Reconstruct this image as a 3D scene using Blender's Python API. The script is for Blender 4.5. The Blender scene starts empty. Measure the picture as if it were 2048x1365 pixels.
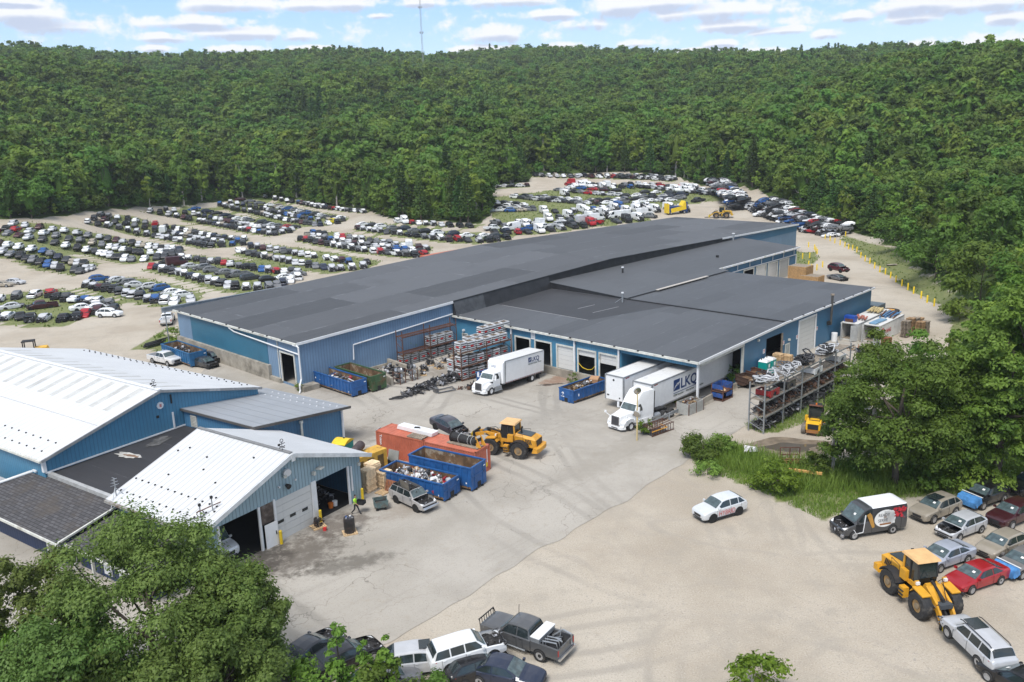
import bpy, bmesh, math, random
import numpy as np
from mathutils import Vector, Matrix
random.seed(7); RS = np.random.RandomState(11)
R = math.radians
scene = bpy.context.scene
COL = scene.collection
sin, cos, pi = math.sin, math.cos, math.pi

# ------------------------------------------------------------------ camera: a drone about 32 m above the yard
CAMZ, FPX = 31.8, 1680.0
PITCH, ROLL = R(14.390825), R(-1.83975298)
_f = Vector((0, cos(PITCH), -sin(PITCH))); _r = Vector((1, 0, 0)); _u = _r.cross(_f)
RT = cos(ROLL) * _r + sin(ROLL) * _u
UP = -sin(ROLL) * _r + cos(ROLL) * _u
FW = _f
cam = bpy.data.objects.new('camera', bpy.data.cameras.new('camera')); COL.objects.link(cam)
cam.matrix_world = Matrix(((RT.x, UP.x, -FW.x, 0), (RT.y, UP.y, -FW.y, 0), (RT.z, UP.z, -FW.z, CAMZ), (0, 0, 0, 1)))
cam.data.sensor_width = 36; cam.data.lens = FPX / 2048 * 36
cam.data.clip_start = 0.5; cam.data.clip_end = 9000
scene.camera = cam

# ------------------------------------------------------------------ terrain
def sstep(a, b, x):
    t = min(1.0, max(0.0, (x - a) / (b - a))); return t * t * (3 - 2 * t)

BA = R(-44.2431)                         # bearing of the warehouse fronts
BV = Vector((cos(BA), sin(BA), 0)); BU = Vector((-sin(BA), cos(BA), 0))
BO = Vector((21.275, 92.513, 0))         # front right corner of the dock building
def wl(s, t, z=0.0): return BO + BV * s + BU * t + Vector((0, 0, z))     # warehouse frame to world
def lw(p): d = Vector((p[0], p[1], 0)) - BO; return d.dot(BV), d.dot(BU)

def wood_start(az): return 330 - 90 * sstep(.16, .42, az) - 150 * sstep(.36, .62, az) - 105 * sstep(-.28, -.6, az)
SIDE = []
def side_at(az):
    if az <= SIDE[0][0]: return SIDE[0][1]
    for (a, p), (b, q) in zip(SIDE, SIDE[1:]):
        if az <= b: return p + (q - p) * (az - a) / (b - a)
    return SIDE[-1][1]
def T(x, y):
    """ground height"""
    z = 0.0
    e = sstep(-110, 20, x)
    k = .02 + .062 * e
    lim = 338 + 0 * x
    d = min(y, lim) - 222
    if d > 0: z += k * (d if d > 24 else d * d / 48) - (k * 12 if d > 24 else 0)
    # wooded hills beyond the yard
    az = x / max(y, 60.0)
    start = wood_start(az)
    r = math.hypot(x, y)
    h = r - start
    if h > 0:
        side = side_at(az)
        hh = .13 * min(h, 170) * sstep(0, 60, h) + .128 * min(max(h - 170, 0), 560) - .05 * max(h - 730, 0)
        w = sstep(20, 160, h) * (1 - .65 * sstep(380, 720, h))
        hh += w * (4.5 * sin(x * .021 + y * .006) + 4 * sin(y * .019 - x * .008 + 1.3) + 2.2 * sin(x * .043 + 1) * sin(y * .037))
        hh += w * 9 * math.exp(-((az + .5) / .22) ** 2 - ((h - 330) / 130) ** 2)
        z += hh * side
    s, t = lw((x, y))
    z -= .7 * sstep(-42, -32, s) * (1 - sstep(-.6, 1.6, s)) * (1 - sstep(4, 14, s)) * sstep(-17, -5, t) * (1 - sstep(17, 22, t))
    # low bank that carries the foreground trees at the right edge
    z += 2.0 * sstep(38, 60, x) * sstep(62, 70, y) * (1 - sstep(80, 100, y))
    return z

def ray(px, py): return FW + RT * ((px - 1024) / FPX) - UP * ((py - 682.5) / FPX)
for _px, _py in ((-150, 98), (0, 98), (250, 104), (500, 101), (700, 100), (850, 106), (1024, 110), (1300, 112), (1536, 112), (1800, 110), (2048, 108), (2200, 106)):
    _d = ray(_px, _py); _a = _d.x / _d.y; _h = math.hypot(_d.x, _d.y); _R = wood_start(_a) + 715
    SIDE.append((_a, (CAMZ + _d.z / _h * _R - 15.5) / 93.8))
def G(px, py, z=None):
    """point of the ground (or of height z) seen at a place of the 2048 px survey picture"""
    d = ray(px, py)
    if z is not None:
        k = (z - CAMZ) / d.z; return Vector((d.x * k, d.y * k, z))
    k, st = 20.0, 1.0
    while k < 2500:
        if CAMZ + d.z * k <= T(d.x * k, d.y * k): break
        k += st + k * .004
    lo, hi = k - st - k * .005, k
    for _ in range(16):
        m = (lo + hi) / 2
        if CAMZ + d.z * m <= T(d.x * m, d.y * m): hi = m
        else: lo = m
    return Vector((d.x * hi, d.y * hi, T(d.x * hi, d.y * hi)))
def px_of(p):
    q = Vector(p) - Vector((0, 0, CAMZ)); w = q.dot(FW)
    if w < 1: return None
    return 1024 + FPX * q.dot(RT) / w, 682.5 - FPX * q.dot(UP) / w
def inpoly(x, y, P):
    c = False; j = len(P) - 1
    for i in range(len(P)):
        xi, yi = P[i][0], P[i][1]; xj, yj = P[j][0], P[j][1]
        if (yi > y) != (yj > y) and x < (xj - xi) * (y - yi) / (yj - yi) + xi: c = not c
        j = i
    return c
def GP(pts): return [G(*p) for p in pts]

# ------------------------------------------------------------------ materials
MATS = {}
def lin(r, g, b):
    f = lambda c: c / 12.92 if c <= .04045 else ((c + .055) / 1.055) ** 2.4
    return (f(r / 255), f(g / 255), f(b / 255))
class NT:
    def __init__(s, nt): s.t = nt; s.n = nt.nodes; s.l = nt.links
    def new(s, typ, **k):
        n = s.n.new('ShaderNode' + typ)
        for a, v in k.items(): setattr(n, a, v)
        return n
    def link(s, a, b): s.l.new(a, b)
    def val(s, sock, v):
        if isinstance(v, bpy.types.NodeSocket): s.link(v, sock)
        else: sock.default_value = v
    def math(s, op, a, b=0.0, c=None):
        n = s.new('Math', operation=op); s.val(n.inputs[0], a); s.val(n.inputs[1], b)
        if c is not None: s.val(n.inputs[2], c)
        return n.outputs[0]
    def mix(s, f, a, b, bt='MIX'):
        n = s.new('Mix', data_type='RGBA', blend_type=bt)
        s.val(n.inputs[0], f)
        for i, v in ((6, a), (7, b)):
            if isinstance(v, tuple) and len(v) == 3: v = (*v, 1)
            s.val(n.inputs[i], v)
        return n.outputs[2]
    def noise(s, vec, scale, detail=3, rough=.5, out=0):
        n = s.new('TexNoise'); s.link(vec, n.inputs['Vector']); n.inputs['Scale'].default_value = scale
        n.inputs['Detail'].default_value = detail; n.inputs['Roughness'].default_value = rough
        return n.outputs[out]
    def ramp(s, f, a, b, lo=0.0, hi=1.0):
        n = s.new('MapRange', interpolation_type='SMOOTHSTEP'); s.val(n.inputs[0], f)
        s.val(n.inputs[1], a); s.val(n.inputs[2], b); s.val(n.inputs[3], lo); s.val(n.inputs[4], hi)
        return n.outputs[0]
    def sep(s, v): n = s.new('SeparateXYZ'); s.link(v, n.inputs[0]); return n.outputs
    def comb(s, x, y, z=0.0):
        n = s.new('CombineXYZ'); s.val(n.inputs[0], x); s.val(n.inputs[1], y); s.val(n.inputs[2], z); return n.outputs[0]
    def bump(s, h, st, dist=.02):
        n = s.new('Bump'); n.inputs['Strength'].default_value = st; n.inputs['Distance'].default_value = dist
        s.link(h, n.inputs['Height']); return n.outputs[0]
def base(name):
    m = bpy.data.materials.new(name); m.use_nodes = True
    t = NT(m.node_tree); p = t.n['Principled BSDF']
    return m, t, p
def mat(name, col, rough=.6, metal=0.0, var=.12, sc=1.5, dirt=None, dl=(.5, .7), ds=.6, objcol=False, spec=None, coat=0.0):
    """plain surface with uneven tone and, when asked, patches of dirt or rust"""
    if name in MATS: return MATS[name]
    m, t, p = base(name)
    co = t.new('TexCoord').outputs['Object']
    n = t.noise(co, sc, 4, .6)
    if objcol: c = t.new('ObjectInfo').outputs['Color']
    else: c = (*col, 1)
    lo = t.mix(1.0, c, (1 - var,) * 3, 'MULTIPLY'); hi = t.mix(1.0, c, (1 + var,) * 3, 'MULTIPLY')
    c = t.mix(t.ramp(n, .3, .7), lo, hi)
    if dirt:
        d = t.noise(co, ds, 6, .65); c = t.mix(t.ramp(d, dl[0], dl[1], 0, .9), c, dirt)
        t.link(t.ramp(d, dl[0], dl[1], rough, .85), p.inputs['Roughness'])
    else: p.inputs['Roughness'].default_value = rough
    t.link(c, p.inputs['Base Color']); p.inputs['Metallic'].default_value = metal
    if spec is not None: p.inputs['Specular IOR Level'].default_value = spec
    if coat: p.inputs['Coat Weight'].default_value = coat; p.inputs['Coat Roughness'].default_value = .08
    MATS[name] = m; return m
def siding(name, col, pitch=.3, depth=.5, dark=.72, var=.08, dirt=None):
    """ribbed sheet metal: ribs run up the wall, whichever way the wall faces"""
    if name in MATS: return MATS[name]
    m, t, p = base(name)
    co = t.new('TexCoord').outputs['Object']; x, y, z = t.sep(co)
    u = t.math('DIVIDE', t.math('ADD', x, y), pitch)
    fr = t.math('FRACT', u)
    rib = t.math('ABSOLUTE', t.math('SUBTRACT', fr, .5))
    line = t.ramp(rib, .36, .46)
    n = t.noise(co, .35, 4, .6); st = t.noise(t.comb(t.math('MULTIPLY', t.math('ADD', x, y), 2.5), t.math('MULTIPLY', z, .15)), 1.0, 4)
    c = t.mix(t.ramp(n, .3, .7), tuple(v * (1 - var) for v in col), tuple(v * (1 + var) for v in col))
    c = t.mix(t.ramp(st, .52, .8, 0, .35), c, dirt or tuple(v * .62 + .03 for v in col))
    c = t.mix(line, c, tuple(v * dark for v in col))
    t.link(c, p.inputs['Base Color']); p.inputs['Roughness'].default_value = .5
    t.link(t.bump(line, depth, -.03), p.inputs['Normal'])
    MATS[name] = m; return m
def metal_roof(name, col, axis, pitch=.6, dark=.8, stain=(.45, .43, .40)):
    """ribbed roof sheets; axis = the local direction the ribs are spaced along"""
    m, t, p = base(name)
    co = t.new('TexCoord').outputs['Object']; x, y, z = t.sep(co)
    a, b = (x, y) if axis == 'x' else (y, x)
    rib = t.math('ABSOLUTE', t.math('SUBTRACT', t.math('FRACT', t.math('DIVIDE', a, pitch)), .5))
    line = t.ramp(rib, .40, .47)
    st = t.noise(t.comb(t.math('MULTIPLY', a, 2.2), t.math('MULTIPLY', b, .25)), 1.0, 5, .65)
    n = t.noise(co, .25, 3)
    c = t.mix(t.ramp(n, .3, .7), tuple(v * .95 for v in col), tuple(min(1, v * 1.04) for v in col))
    c = t.mix(t.ramp(st, .56, .82, 0, .5), c, stain)
    c = t.mix(line, c, tuple(v * dark for v in col))
    t.link(c, p.inputs['Base Color']); p.inputs['Roughness'].default_value = .5
    t.link(t.bump(line, .6, .04), p.inputs['Normal'])
    MATS[name] = m; return m
def felt_roof(name, col, sheet=(23.0, 7.6), seam=.12, contrast=.3, grain=True):
    """black rubber or felt roofing: big sheets of slightly different tone, pale seams, streaks"""
    m, t, p = base(name)
    co = t.new('TexCoord').outputs['Object']; x, y, z = t.sep(co)
    br = t.new('TexBrick'); br.offset = .37; br.squash = 1
    t.link(t.comb(y, x), br.inputs['Vector']); br.inputs['Scale'].default_value = 1
    br.inputs['Brick Width'].default_value = sheet[0]; br.inputs['Row Height'].default_value = sheet[1]
    br.inputs['Mortar Size'].default_value = seam; br.inputs['Mortar Smooth'].default_value = .6; br.inputs['Bias'].default_value = 0
    br.inputs['Color1'].default_value = (0, 0, 0, 1); br.inputs['Color2'].default_value = (1, 1, 1, 1); br.inputs['Mortar'].default_value = (.5, .5, .5, 1)
    lo, hi = tuple(v * (1 - contrast) for v in col), tuple(v * (1 + contrast) for v in col)
    c = t.mix(br.outputs[0], lo, hi)
    s1 = t.noise(t.comb(t.math('MULTIPLY', x, 2.2), t.math('MULTIPLY', y, .16)), 1.2, 6, .7)
    c = t.mix(t.ramp(s1, .4, .8, 0, .35), c, tuple(v * 1.6 for v in col))
    s2 = t.noise(co, .12, 5, .65); c = t.mix(t.ramp(s2, .5, .75, 0, .35), c, tuple(v * .6 for v in col))
    brk = t.noise(co, .45, 4, .7)
    c = t.mix(t.math('MULTIPLY', br.outputs['Fac'], t.ramp(brk, .45, .7, 0, .75)), c, tuple(v * 3.2 for v in col))
    t.link(c, p.inputs['Base Color']); p.inputs['Roughness'].default_value = .62
    MATS[name] = m; return m

WHITE = mat('white_paint', (.72, .73, .74), .45, var=.05, dirt=(.42, .41, .39), dl=(.62, .8))
TRUCKW = mat('truck_white', (.80, .81, .82), .3, var=.03, dirt=(.6, .6, .58), dl=(.6, .85), coat=.3)
CREAM = mat('cream_trim', (.60, .60, .55), .6, dirt=(.3, .27, .22), dl=(.5, .75))
BLACK = mat('black_rubber', (.018, .018, .019), .75, var=.25, sc=6)
DARKIN = mat('dark_interior', (.012, .012, .013), .9)  # near-black, puts the shade of insides into the colour
TYRE = mat('tyre_rubber', (.026, .026, .027), .8, var=.3, sc=8, dirt=(.14, .125, .105), dl=(.5, .8), ds=2)
STEEL = mat('galvanised_steel', (.36, .38, .40), .45, .55, dirt=(.2, .17, .14), dl=(.6, .8))
ALLOY = mat('alloy_rim', (.45, .46, .48), .35, .6, var=.2, sc=5)
CHROME = mat('chrome', (.6, .61, .62), .2, .9)
RUST = mat('rusty_steel', (.13, .055, .032), .8, var=.35, sc=2, dirt=(.05, .025, .02), dl=(.45, .7))
RUSTIN = mat('rusty_bin_inside', (.16, .095, .05), .85, var=.4, sc=1.2, dirt=(.32, .28, .22), dl=(.5, .62), ds=1.3)
BINBLUE = mat('bin_blue', (.018, .095, .28), .45, var=.18, dirt=(.05, .07, .12), dl=(.58, .78))
BINGREEN = mat('bin_green', (.045, .10, .04), .6, var=.25, dirt=(.16, .09, .05), dl=(.5, .72))
WOOD = mat('pallet_wood', (.62, .44, .25), .8, var=.25, sc=3, dirt=(.3, .2, .11), dl=(.5, .8))
OLDWOOD = mat('weathered_wood', (.27, .225, .175), .85, var=.3, sc=3)
REDWOOD = mat('red_brown_wood', (.27, .11, .055), .85, var=.25, sc=3)
CONC = mat('concrete', (.33, .30, .25), .9, var=.2, sc=.7, dirt=(.14, .125, .10), dl=(.45, .75), ds=.5)
YELLOW = mat('safety_yellow', (.75, .52, .02), .5, var=.1, dirt=(.45, .30, .05), dl=(.6, .85))
LOADER = mat('loader_yellow', (.62, .30, .03), .5, var=.12, dirt=(.3, .19, .08), dl=(.55, .85), ds=1.2)
LOADROOF = mat('loader_roof', (.70, .44, .20), .55, var=.08)
GLASS = mat('dark_glass', (.02, .028, .03), .08, var=.1, spec=.8)
WSHIELD = mat('windscreen_glass', (.07, .10, .105), .1, var=.35, sc=2.5, spec=.9)
TEAL = mat('teal_plastic', (.0, .30, .27), .5, var=.08)
ORANGEC = mat('container_orange', (.46, .125, .07), .6, var=.14, sc=.8, dirt=(.2, .075, .05), dl=(.6, .8), ds=1.5)
GREYC = mat('container_grey', (.42, .43, .43), .6, var=.12, dirt=(.22, .13, .09), dl=(.6, .75), ds=1.2)
SCRAPS = [mat('scrap_' + n, c, .5, mt, .3, 3) for n, c, mt in (('black', (.018, .018, .02), 0), ('dark', (.045, .042, .042), .3), ('grey', (.16, .16, .165), .5), ('silver', (.5, .5, .52), .7), ('rust', (.10, .05, .03), 0), ('white', (.75, .75, .76), 0), ('red', (.28, .02, .03), 0), ('blue', (.03, .10, .3), 0), ('wood', (.36, .24, .13), 0))]
PAINT = mat('car_paint', (.5, .5, .5), .28, .15, .05, 1.2, objcol=True, coat=.6)
WPAINT = mat('wreck_paint', (.5, .5, .5), .4, .1, .12, 1.5, objcol=True, dirt=(.10, .095, .085), dl=(.62, .85), ds=1.1)
NAVYT = mat('logo_navy', (.012, .045, .16), .5, var=.02)
REDT = mat('lettering_red', (.5, .03, .03), .6, var=.02)
WHITET = mat('lettering_white', (.8, .8, .8), .6, var=.02)
LAMPW = mat('lamp_lens_clear', (.75, .76, .76), .15, var=.1)
LAMPR = mat('lamp_lens_red', (.4, .015, .015), .2, var=.1)

def tracks(t, c, gx, gy, n, col, amt):
    """pairs of tyre marks curving over the ground: (centre x, y, radius, half gauge)"""
    f = None
    for cx, cy, rad, gz in ((14, 118, 38, 1), (30, 96, 26, .95), (34, 88, 44, 1.05), (-30, 60, 46, .8), (60, 60, 38, 1.1), (52, 34, 30, .85), (10, 20, 30, .8), (70, 90, 66, .8), (-60, 30, 75, .85), (24, 40, 16, 1), (-12, 112, 30, 1), (40, 20, 34, .8), (0, 66, 22, 1)):
        d = t.math('SQRT', t.math('ADD', t.math('POWER', t.math('SUBTRACT', gx, cx), 2), t.math('POWER', t.math('SUBTRACT', gy, cy), 2)))
        e = t.math('ABSOLUTE', t.math('SUBTRACT', t.math('ABSOLUTE', t.math('SUBTRACT', t.math('ADD', d, t.math('MULTIPLY', n, 3.0)), rad + 1.5)), gz))
        f = e if f is None else t.math('MINIMUM', f, e)
    return t.mix(t.math('MULTIPLY', t.ramp(f, .12, .5, amt, 0), t.ramp(n, .4, .6)), c, col)
# ------------------------------------------------------------------ mesh builder
class MB:
    def __init__(s, m=None): s.v = []; s.f = []; s.k = []; s.M = m; s.X = None
    def add(s, verts, faces, m=None):
        n = len(s.v)
        if s.X is not None: verts = [s.X @ Vector(v) for v in verts]
        s.v += [tuple(v) for v in verts]
        for f in faces: s.f.append([i + n for i in f]); s.k.append(m or s.M)
        return s
    def poly(s, pts, m=None): return s.add(pts, [range(len(pts))], m)
    def box(s, c, d, m=None, rz=0.0, top=None, ry=0.0):
        """box of size d about centre c; top=(fx, fy) shrinks the upper face"""
        x, y, z = (v / 2 for v in d); tx, ty = top or (1, 1)
        P = [(-x, -y, -z), (x, -y, -z), (x, y, -z), (-x, y, -z), (-x * tx, -y * ty, z), (x * tx, -y * ty, z), (x * tx, y * ty, z), (-x * tx, y * ty, z)]
        if ry: P = [(a * cos(ry) + b2 * sin(ry), b, -a * sin(ry) + b2 * cos(ry)) for a, b, b2 in P]
        if rz: P = [(a * cos(rz) - b * sin(rz), a * sin(rz) + b * cos(rz), e) for a, b, e in P]
        return s.add([(a + c[0], b + c[1], e + c[2]) for a, b, e in P], [(3, 2, 1, 0), (4, 5, 6, 7), (0, 1, 5, 4), (1, 2, 6, 5), (2, 3, 7, 6), (3, 0, 4, 7)], m)
    def bar(s, a, b, w, h=None, m=None):
        """square bar from a to b"""
        a, b = Vector(a), Vector(b); d = b - a; L = d.length
        if L < 1e-6: return s
        d /= L; up = Vector((0, 0, 1)) if abs(d.z) < .95 else Vector((1, 0, 0))
        sx = d.cross(up).normalized(); sz = sx.cross(d); h = h or w
        P = [p + sx * (i * w / 2) + sz * (j * h / 2) for p in (a, b) for i, j in ((-1, -1), (1, -1), (1, 1), (-1, 1))]
        return s.add(P, [(0, 1, 2, 3), (7, 6, 5, 4), (0, 4, 5, 1), (1, 5, 6, 2), (2, 6, 7, 3), (3, 7, 4, 0)], m)
    def tube(s, pts, r, n=8, m=None, cap=True):
        """round tube through points; r a number or one per point"""
        pts = [Vector(p) for p in pts]; rr = r if isinstance(r, (list, tuple)) else [r] * len(pts)
        V = []; F = []
        for i, p in enumerate(pts):
            d = (pts[min(i + 1, len(pts) - 1)] - pts[max(i - 1, 0)]).normalized()
            up = Vector((0, 0, 1)) if abs(d.z) < .9 else Vector((1, 0, 0))
            sx = d.cross(up).normalized(); sy = sx.cross(d)
            V += [p + sx * (rr[i] * cos(2 * pi * k / n)) + sy * (rr[i] * sin(2 * pi * k / n)) for k in range(n)]
        for i in range(len(pts) - 1):
            for k in range(n): F.append((i * n + k, i * n + (k + 1) % n, (i + 1) * n + (k + 1) % n, (i + 1) * n + k))
        if cap: F.append(tuple(range(n))[::-1]); F.append(tuple(range((len(pts) - 1) * n, len(pts) * n)))
        return s.add(V, F, m)
    def prism(s, prof, y0, y1, m=None, ends=True):
        """profile in x,z pushed from y0 to y1"""
        n = len(prof); V = [(x, y0, z) for x, z in prof] + [(x, y1, z) for x, z in prof]
        F = [(i, (i + 1) % n, n + (i + 1) % n, n + i) for i in range(n)]
        if ends: F += [tuple(range(n))[::-1], tuple(range(n, 2 * n))]
        return s.add(V, F, m)
    def hull(s, pts, m=None):
        bm = bmesh.new()
        for p in pts: bm.verts.new(p)
        r = bmesh.ops.convex_hull(bm, input=bm.verts)
        bm.verts.index_update(); used = [v for v in bm.verts if v.link_faces]
        ix = {v: i for i, v in enumerate(used)}
        s.add([v.co.copy() for v in used], [[ix[v] for v in f.verts] for f in bm.faces], m); bm.free(); return s
    def wheel(s, c, r, w, rim=.6, m=None, rm=None, lug=0, n=20):
        """wheel standing in the xz plane, axle along y"""
        prof = [(rim * r, -.5), (.93 * r, -.5), (r, -.32), (r, .32), (.93 * r, .5), (rim * r, .5)]
        V = []; F = []
        for i in range(n):
            a = 2 * pi * i / n
            for q, h in prof:
                k = q * (1 + (lug if (i % 2 and q > .9 * r) else 0)); V.append((c[0] + k * cos(a), c[1] + h * w, c[2] + k * sin(a)))
        K = len(prof)
        for i in range(n):
            for j in range(K - 1): F.append((i * K + j, i * K + j + 1, ((i + 1) % n) * K + j + 1, ((i + 1) % n) * K + j))
        s.add(V, F, m or TYRE)
        for sd in (-1, 1):
            V = [(c[0] + rim * r * cos(2 * pi * i / n), c[1] + sd * .42 * w, c[2] + rim * r * sin(2 * pi * i / n)) for i in range(n)]
            s.add(V + [(c[0], c[1] + sd * .28 * w, c[2])], [(i, (i + 1) % n, n) for i in range(n)], rm or ALLOY)
        return s
    def mesh(s, name, sharp=None):
        me = bpy.data.meshes.new(name); me.from_pydata(s.v, [], s.f)
        ms = []
        for k in s.k:
            if k not in ms: ms.append(k)
        for k in ms: me.materials.append(k)
        ix = {k: i for i, k in enumerate(ms)}
        if len(ms) > 1: me.polygons.foreach_set('material_index', [ix[k] for k in s.k])
        bm = bmesh.new(); bm.from_mesh(me); bmesh.ops.recalc_face_normals(bm, faces=bm.faces); bm.to_mesh(me); bm.free()
        if sharp:
            me.shade_smooth(); me.set_sharp_from_angle(angle=R(sharp))
        me.update(); return me
    def build(s, name, parent=None, loc=None, rz=0.0, sharp=None):
        o = bpy.data.objects.new(name, s.mesh(name, sharp)); COL.objects.link(o)
        if parent is not None: o.parent = parent
        if loc is not None: o.location = loc
        if rz: o.rotation_euler.z = rz
        return o

def tag(o, label=None, cat=None, group=None, kind=None):
    if label: o['label'] = label
    if cat: o['category'] = cat
    if group: o['group'] = group
    if kind: o['kind'] = kind
    return o
def thing(name, label, cat, loc=(0, 0, 0), rz=0.0, group=None):
    o = bpy.data.objects.new(name, None); o.empty_display_size = .3; COL.objects.link(o)
    o.location = loc; o.rotation_euler.z = rz
    return tag(o, label, cat, group)
KIDS = {}
def copy_thing(o, loc, rz=None, label=None, group=None, colour=None, scale=None, rot=None):
    """a copy of a thing with copies of its parts and sub-parts (mesh data shared)"""
    if o.name not in KIDS: KIDS[o.name] = [(c, list(c.children)) for c in o.children]
    r = o.copy(); COL.objects.link(r); r.location = loc
    if rz is not None: r.rotation_euler = (0, 0, rz)
    if rot is not None: r.rotation_euler = rot
    if label: r['label'] = label
    if group: r['group'] = group
    if scale: r.scale = scale
    if colour: r.color = (*colour, 1)
    for c, sub in KIDS[o.name]:
        d = c.copy(); COL.objects.link(d); d.parent = r
        if colour: d.color = (*colour, 1)
        for g in sub:
            e = g.copy(); COL.objects.link(e); e.parent = d
            if colour: e.color = (*colour, 1)
    return r
def text(s, size, m, parent, loc, rot, name='lettering', bold=0.0, shear=0.0, sx=1.0, align='LEFT'):
    cu = bpy.data.curves.new(name, 'FONT'); cu.body = s; cu.size = size; cu.extrude = .003; cu.offset = bold; cu.shear = shear
    cu.align_x = align; cu.resolution_u = 3
    tmp = bpy.data.objects.new('tmp', cu); me = bpy.data.meshes.new_from_object(tmp)
    bpy.data.objects.remove(tmp); me.materials.clear(); me.materials.append(m); me.name = name
    o = bpy.data.objects.new(name, me); COL.objects.link(o); o.parent = parent; o.location = loc; o.rotation_euler = rot; o.scale = (sx, 1, 1)
    return o
def clutter(mb, region, n, size, mats, flat=.5, rnd=random, bars=.5):
    """a heap of odd metal shapes; region() returns a point to lay the next one at"""
    for _ in range(n):
        x, y, z = region(); k = rnd.uniform(.4, 1.3) * size; m = rnd.choice(mats)
        q = rnd.random()
        a = rnd.uniform(0, pi); b = rnd.uniform(-.6, .6)
        d = Vector((cos(a) * cos(b), sin(a) * cos(b), sin(b)))
        p = Vector((x, y, z))
        if q < bars: mb.bar(p - d * k, p + d * k, k * rnd.uniform(.1, .3), k * rnd.uniform(.08, .25), m)
        elif q < bars + .22:
            mb.tube([p - d * k * .35, p + d * k * .35], k * rnd.uniform(.25, .5), 8, m)
        else: mb.box(p, (k * rnd.uniform(.5, 1.3), k * rnd.uniform(.4, 1), k * rnd.uniform(.15, .7)), m, rz=a, ry=b)
    return mb
# ------------------------------------------------------------------ sky and light
SUN_EL, SUN_AZ = R(58), R(205)          # high, behind the camera's left shoulder, filtered by cloud
w = bpy.data.worlds.new('World'); scene.world = w; w.use_nodes = True
t = NT(w.node_tree); t.n.clear()
out = t.new('OutputWorld'); bg = t.new('Background'); bg.inputs['Strength'].default_value = .135
sky = t.new('TexSky', sky_type='NISHITA', sun_disc=False); sky.sun_elevation = SUN_EL; sky.sun_rotation = SUN_AZ
sky.air_density = 1.0; sky.dust_density = .4; sky.ozone_density = 1.5
dv = t.new('TexCoord').outputs['Generated']
X, Y, Z = t.sep(dv)
az = t.math('ARCTAN2', X, Y); el = t.math('ARCSINE', t.math('MINIMUM', t.math('MAXIMUM', Z, -1.0), 1.0))
pv = t.comb(az, t.math('MULTIPLY', el, 1.25))
wob = t.noise(pv, 26, 6, .62); wob2 = t.noise(t.comb(az, t.math('MULTIPLY', el, 1.3), 3.0), 75, 5, .6)
field = None
CL = [(55, 28, 95, 20), (110, 50, 70, 14), (460, 8, 90, 15), (620, 10, 60, 12), (390, 46, 110, 12), (480, 66, 110, 13), (600, 72, 45, 11), (330, 76, 55, 9), (310, 98, 30, 8), (470, 100, 70, 8),
      (700, 8, 80, 14), (840, 6, 60, 10), (760, 32, 25, 6), (1010, 2, 110, 12), (990, 68, 70, 17), (1170, 48, 58, 13), (1240, 14, 90, 20), (1100, 30, 80, 10), (970, 98, 70, 9), (1130, 98, 55, 12), (1330, 6, 110, 15),
      (1430, 22, 150, 18), (1470, 50, 100, 13), (1560, 62, 60, 8), (1660, 68, 36, 10), (1700, 34, 45, 10), (1270, 88, 40, 8), (1440, 88, 35, 8), (1540, 104, 40, 9), (1830, 10, 75, 16), (1830, 34, 50, 13), (1960, 8, 120, 14),
      (1850, 92, 60, 14), (1985, 84, 75, 14), (2010, 36, 35, 12), (620, 98, 50, 8), (0, 4, 70, 8), (1400, 104, 60, 8)]
def sky_dir(px, py):
    d = ray(px, py).normalized(); return math.atan2(d.x, d.y), math.asin(d.z)
low = None
pq = t.comb(az, el)
def blob(a0, e0, wa, we):
    n = t.new('VectorMath', operation='MULTIPLY_ADD'); t.link(pq, n.inputs[0]); n.inputs[1].default_value = (1 / wa, 1 / we, 0); n.inputs[2].default_value = (-a0 / wa, -e0 / we, 0)
    k = t.new('VectorMath', operation='LENGTH'); t.link(n.outputs[0], k.inputs[0]); return k.outputs['Value']
for px_, py_, w_, h_ in CL:
    a0, e0 = sky_dir(px_, py_)
    b_ = blob(a0, e0, w_ * 1.08 / FPX, h_ * 1.3 / FPX)
    field = b_ if field is None else t.math('MINIMUM', field, b_)
    c_ = blob(a0, e0 - .75 * h_ / FPX, w_ * .95 / FPX, h_ * .75 / FPX)
    low = c_ if low is None else t.math('MINIMUM', low, c_)
field = t.math('SUBTRACT', 1.0, t.math('MULTIPLY', field, field)); low = t.math('SUBTRACT', 1.0, t.math('MULTIPLY', low, low))
# the same kind of cloud over the rest of the sky
rest = t.noise(t.comb(t.math('MULTIPLY', az, 1.0), t.math('MULTIPLY', el, 2.0), 7.0), 3.2, 6, .6)
rest = t.math('MULTIPLY', t.math('SUBTRACT', rest, .47), t.ramp(el, .155, .24, 0, 5))
field = t.math('MAXIMUM', field, rest)
f2 = t.math('ADD', field, t.math('ADD', t.math('MULTIPLY', t.math('SUBTRACT', wob, .5), 3.0), t.math('MULTIPLY', t.math('SUBTRACT', wob2, .5), 1.1)))
mask = t.ramp(f2, .02, .75, 0, .95)
shade = t.ramp(t.math('ADD', low, t.math('MULTIPLY', t.math('SUBTRACT', wob, .5), 1.6)), .0, .9)
K = 1 / .135
ccol = t.mix(shade, tuple(v * K for v in (.74, .74, .76)), tuple(v * K for v in (.43, .48, .60)))
skyc = t.mix(t.ramp(el, .04, .17), tuple(v * K for v in (.50, .66, .84)), tuple(v * K for v in (.27, .49, .80)))
skyc = t.mix(t.ramp(el, .16, .5), skyc, t.mix(.5, sky.outputs[0], tuple(v * K for v in (.50, .52, .54))))
skyc = t.mix(.12, skyc, sky.outputs[0])
t.link(t.mix(mask, skyc, ccol), bg.inputs[0]); t.link(bg.outputs[0], out.inputs[0])
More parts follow.
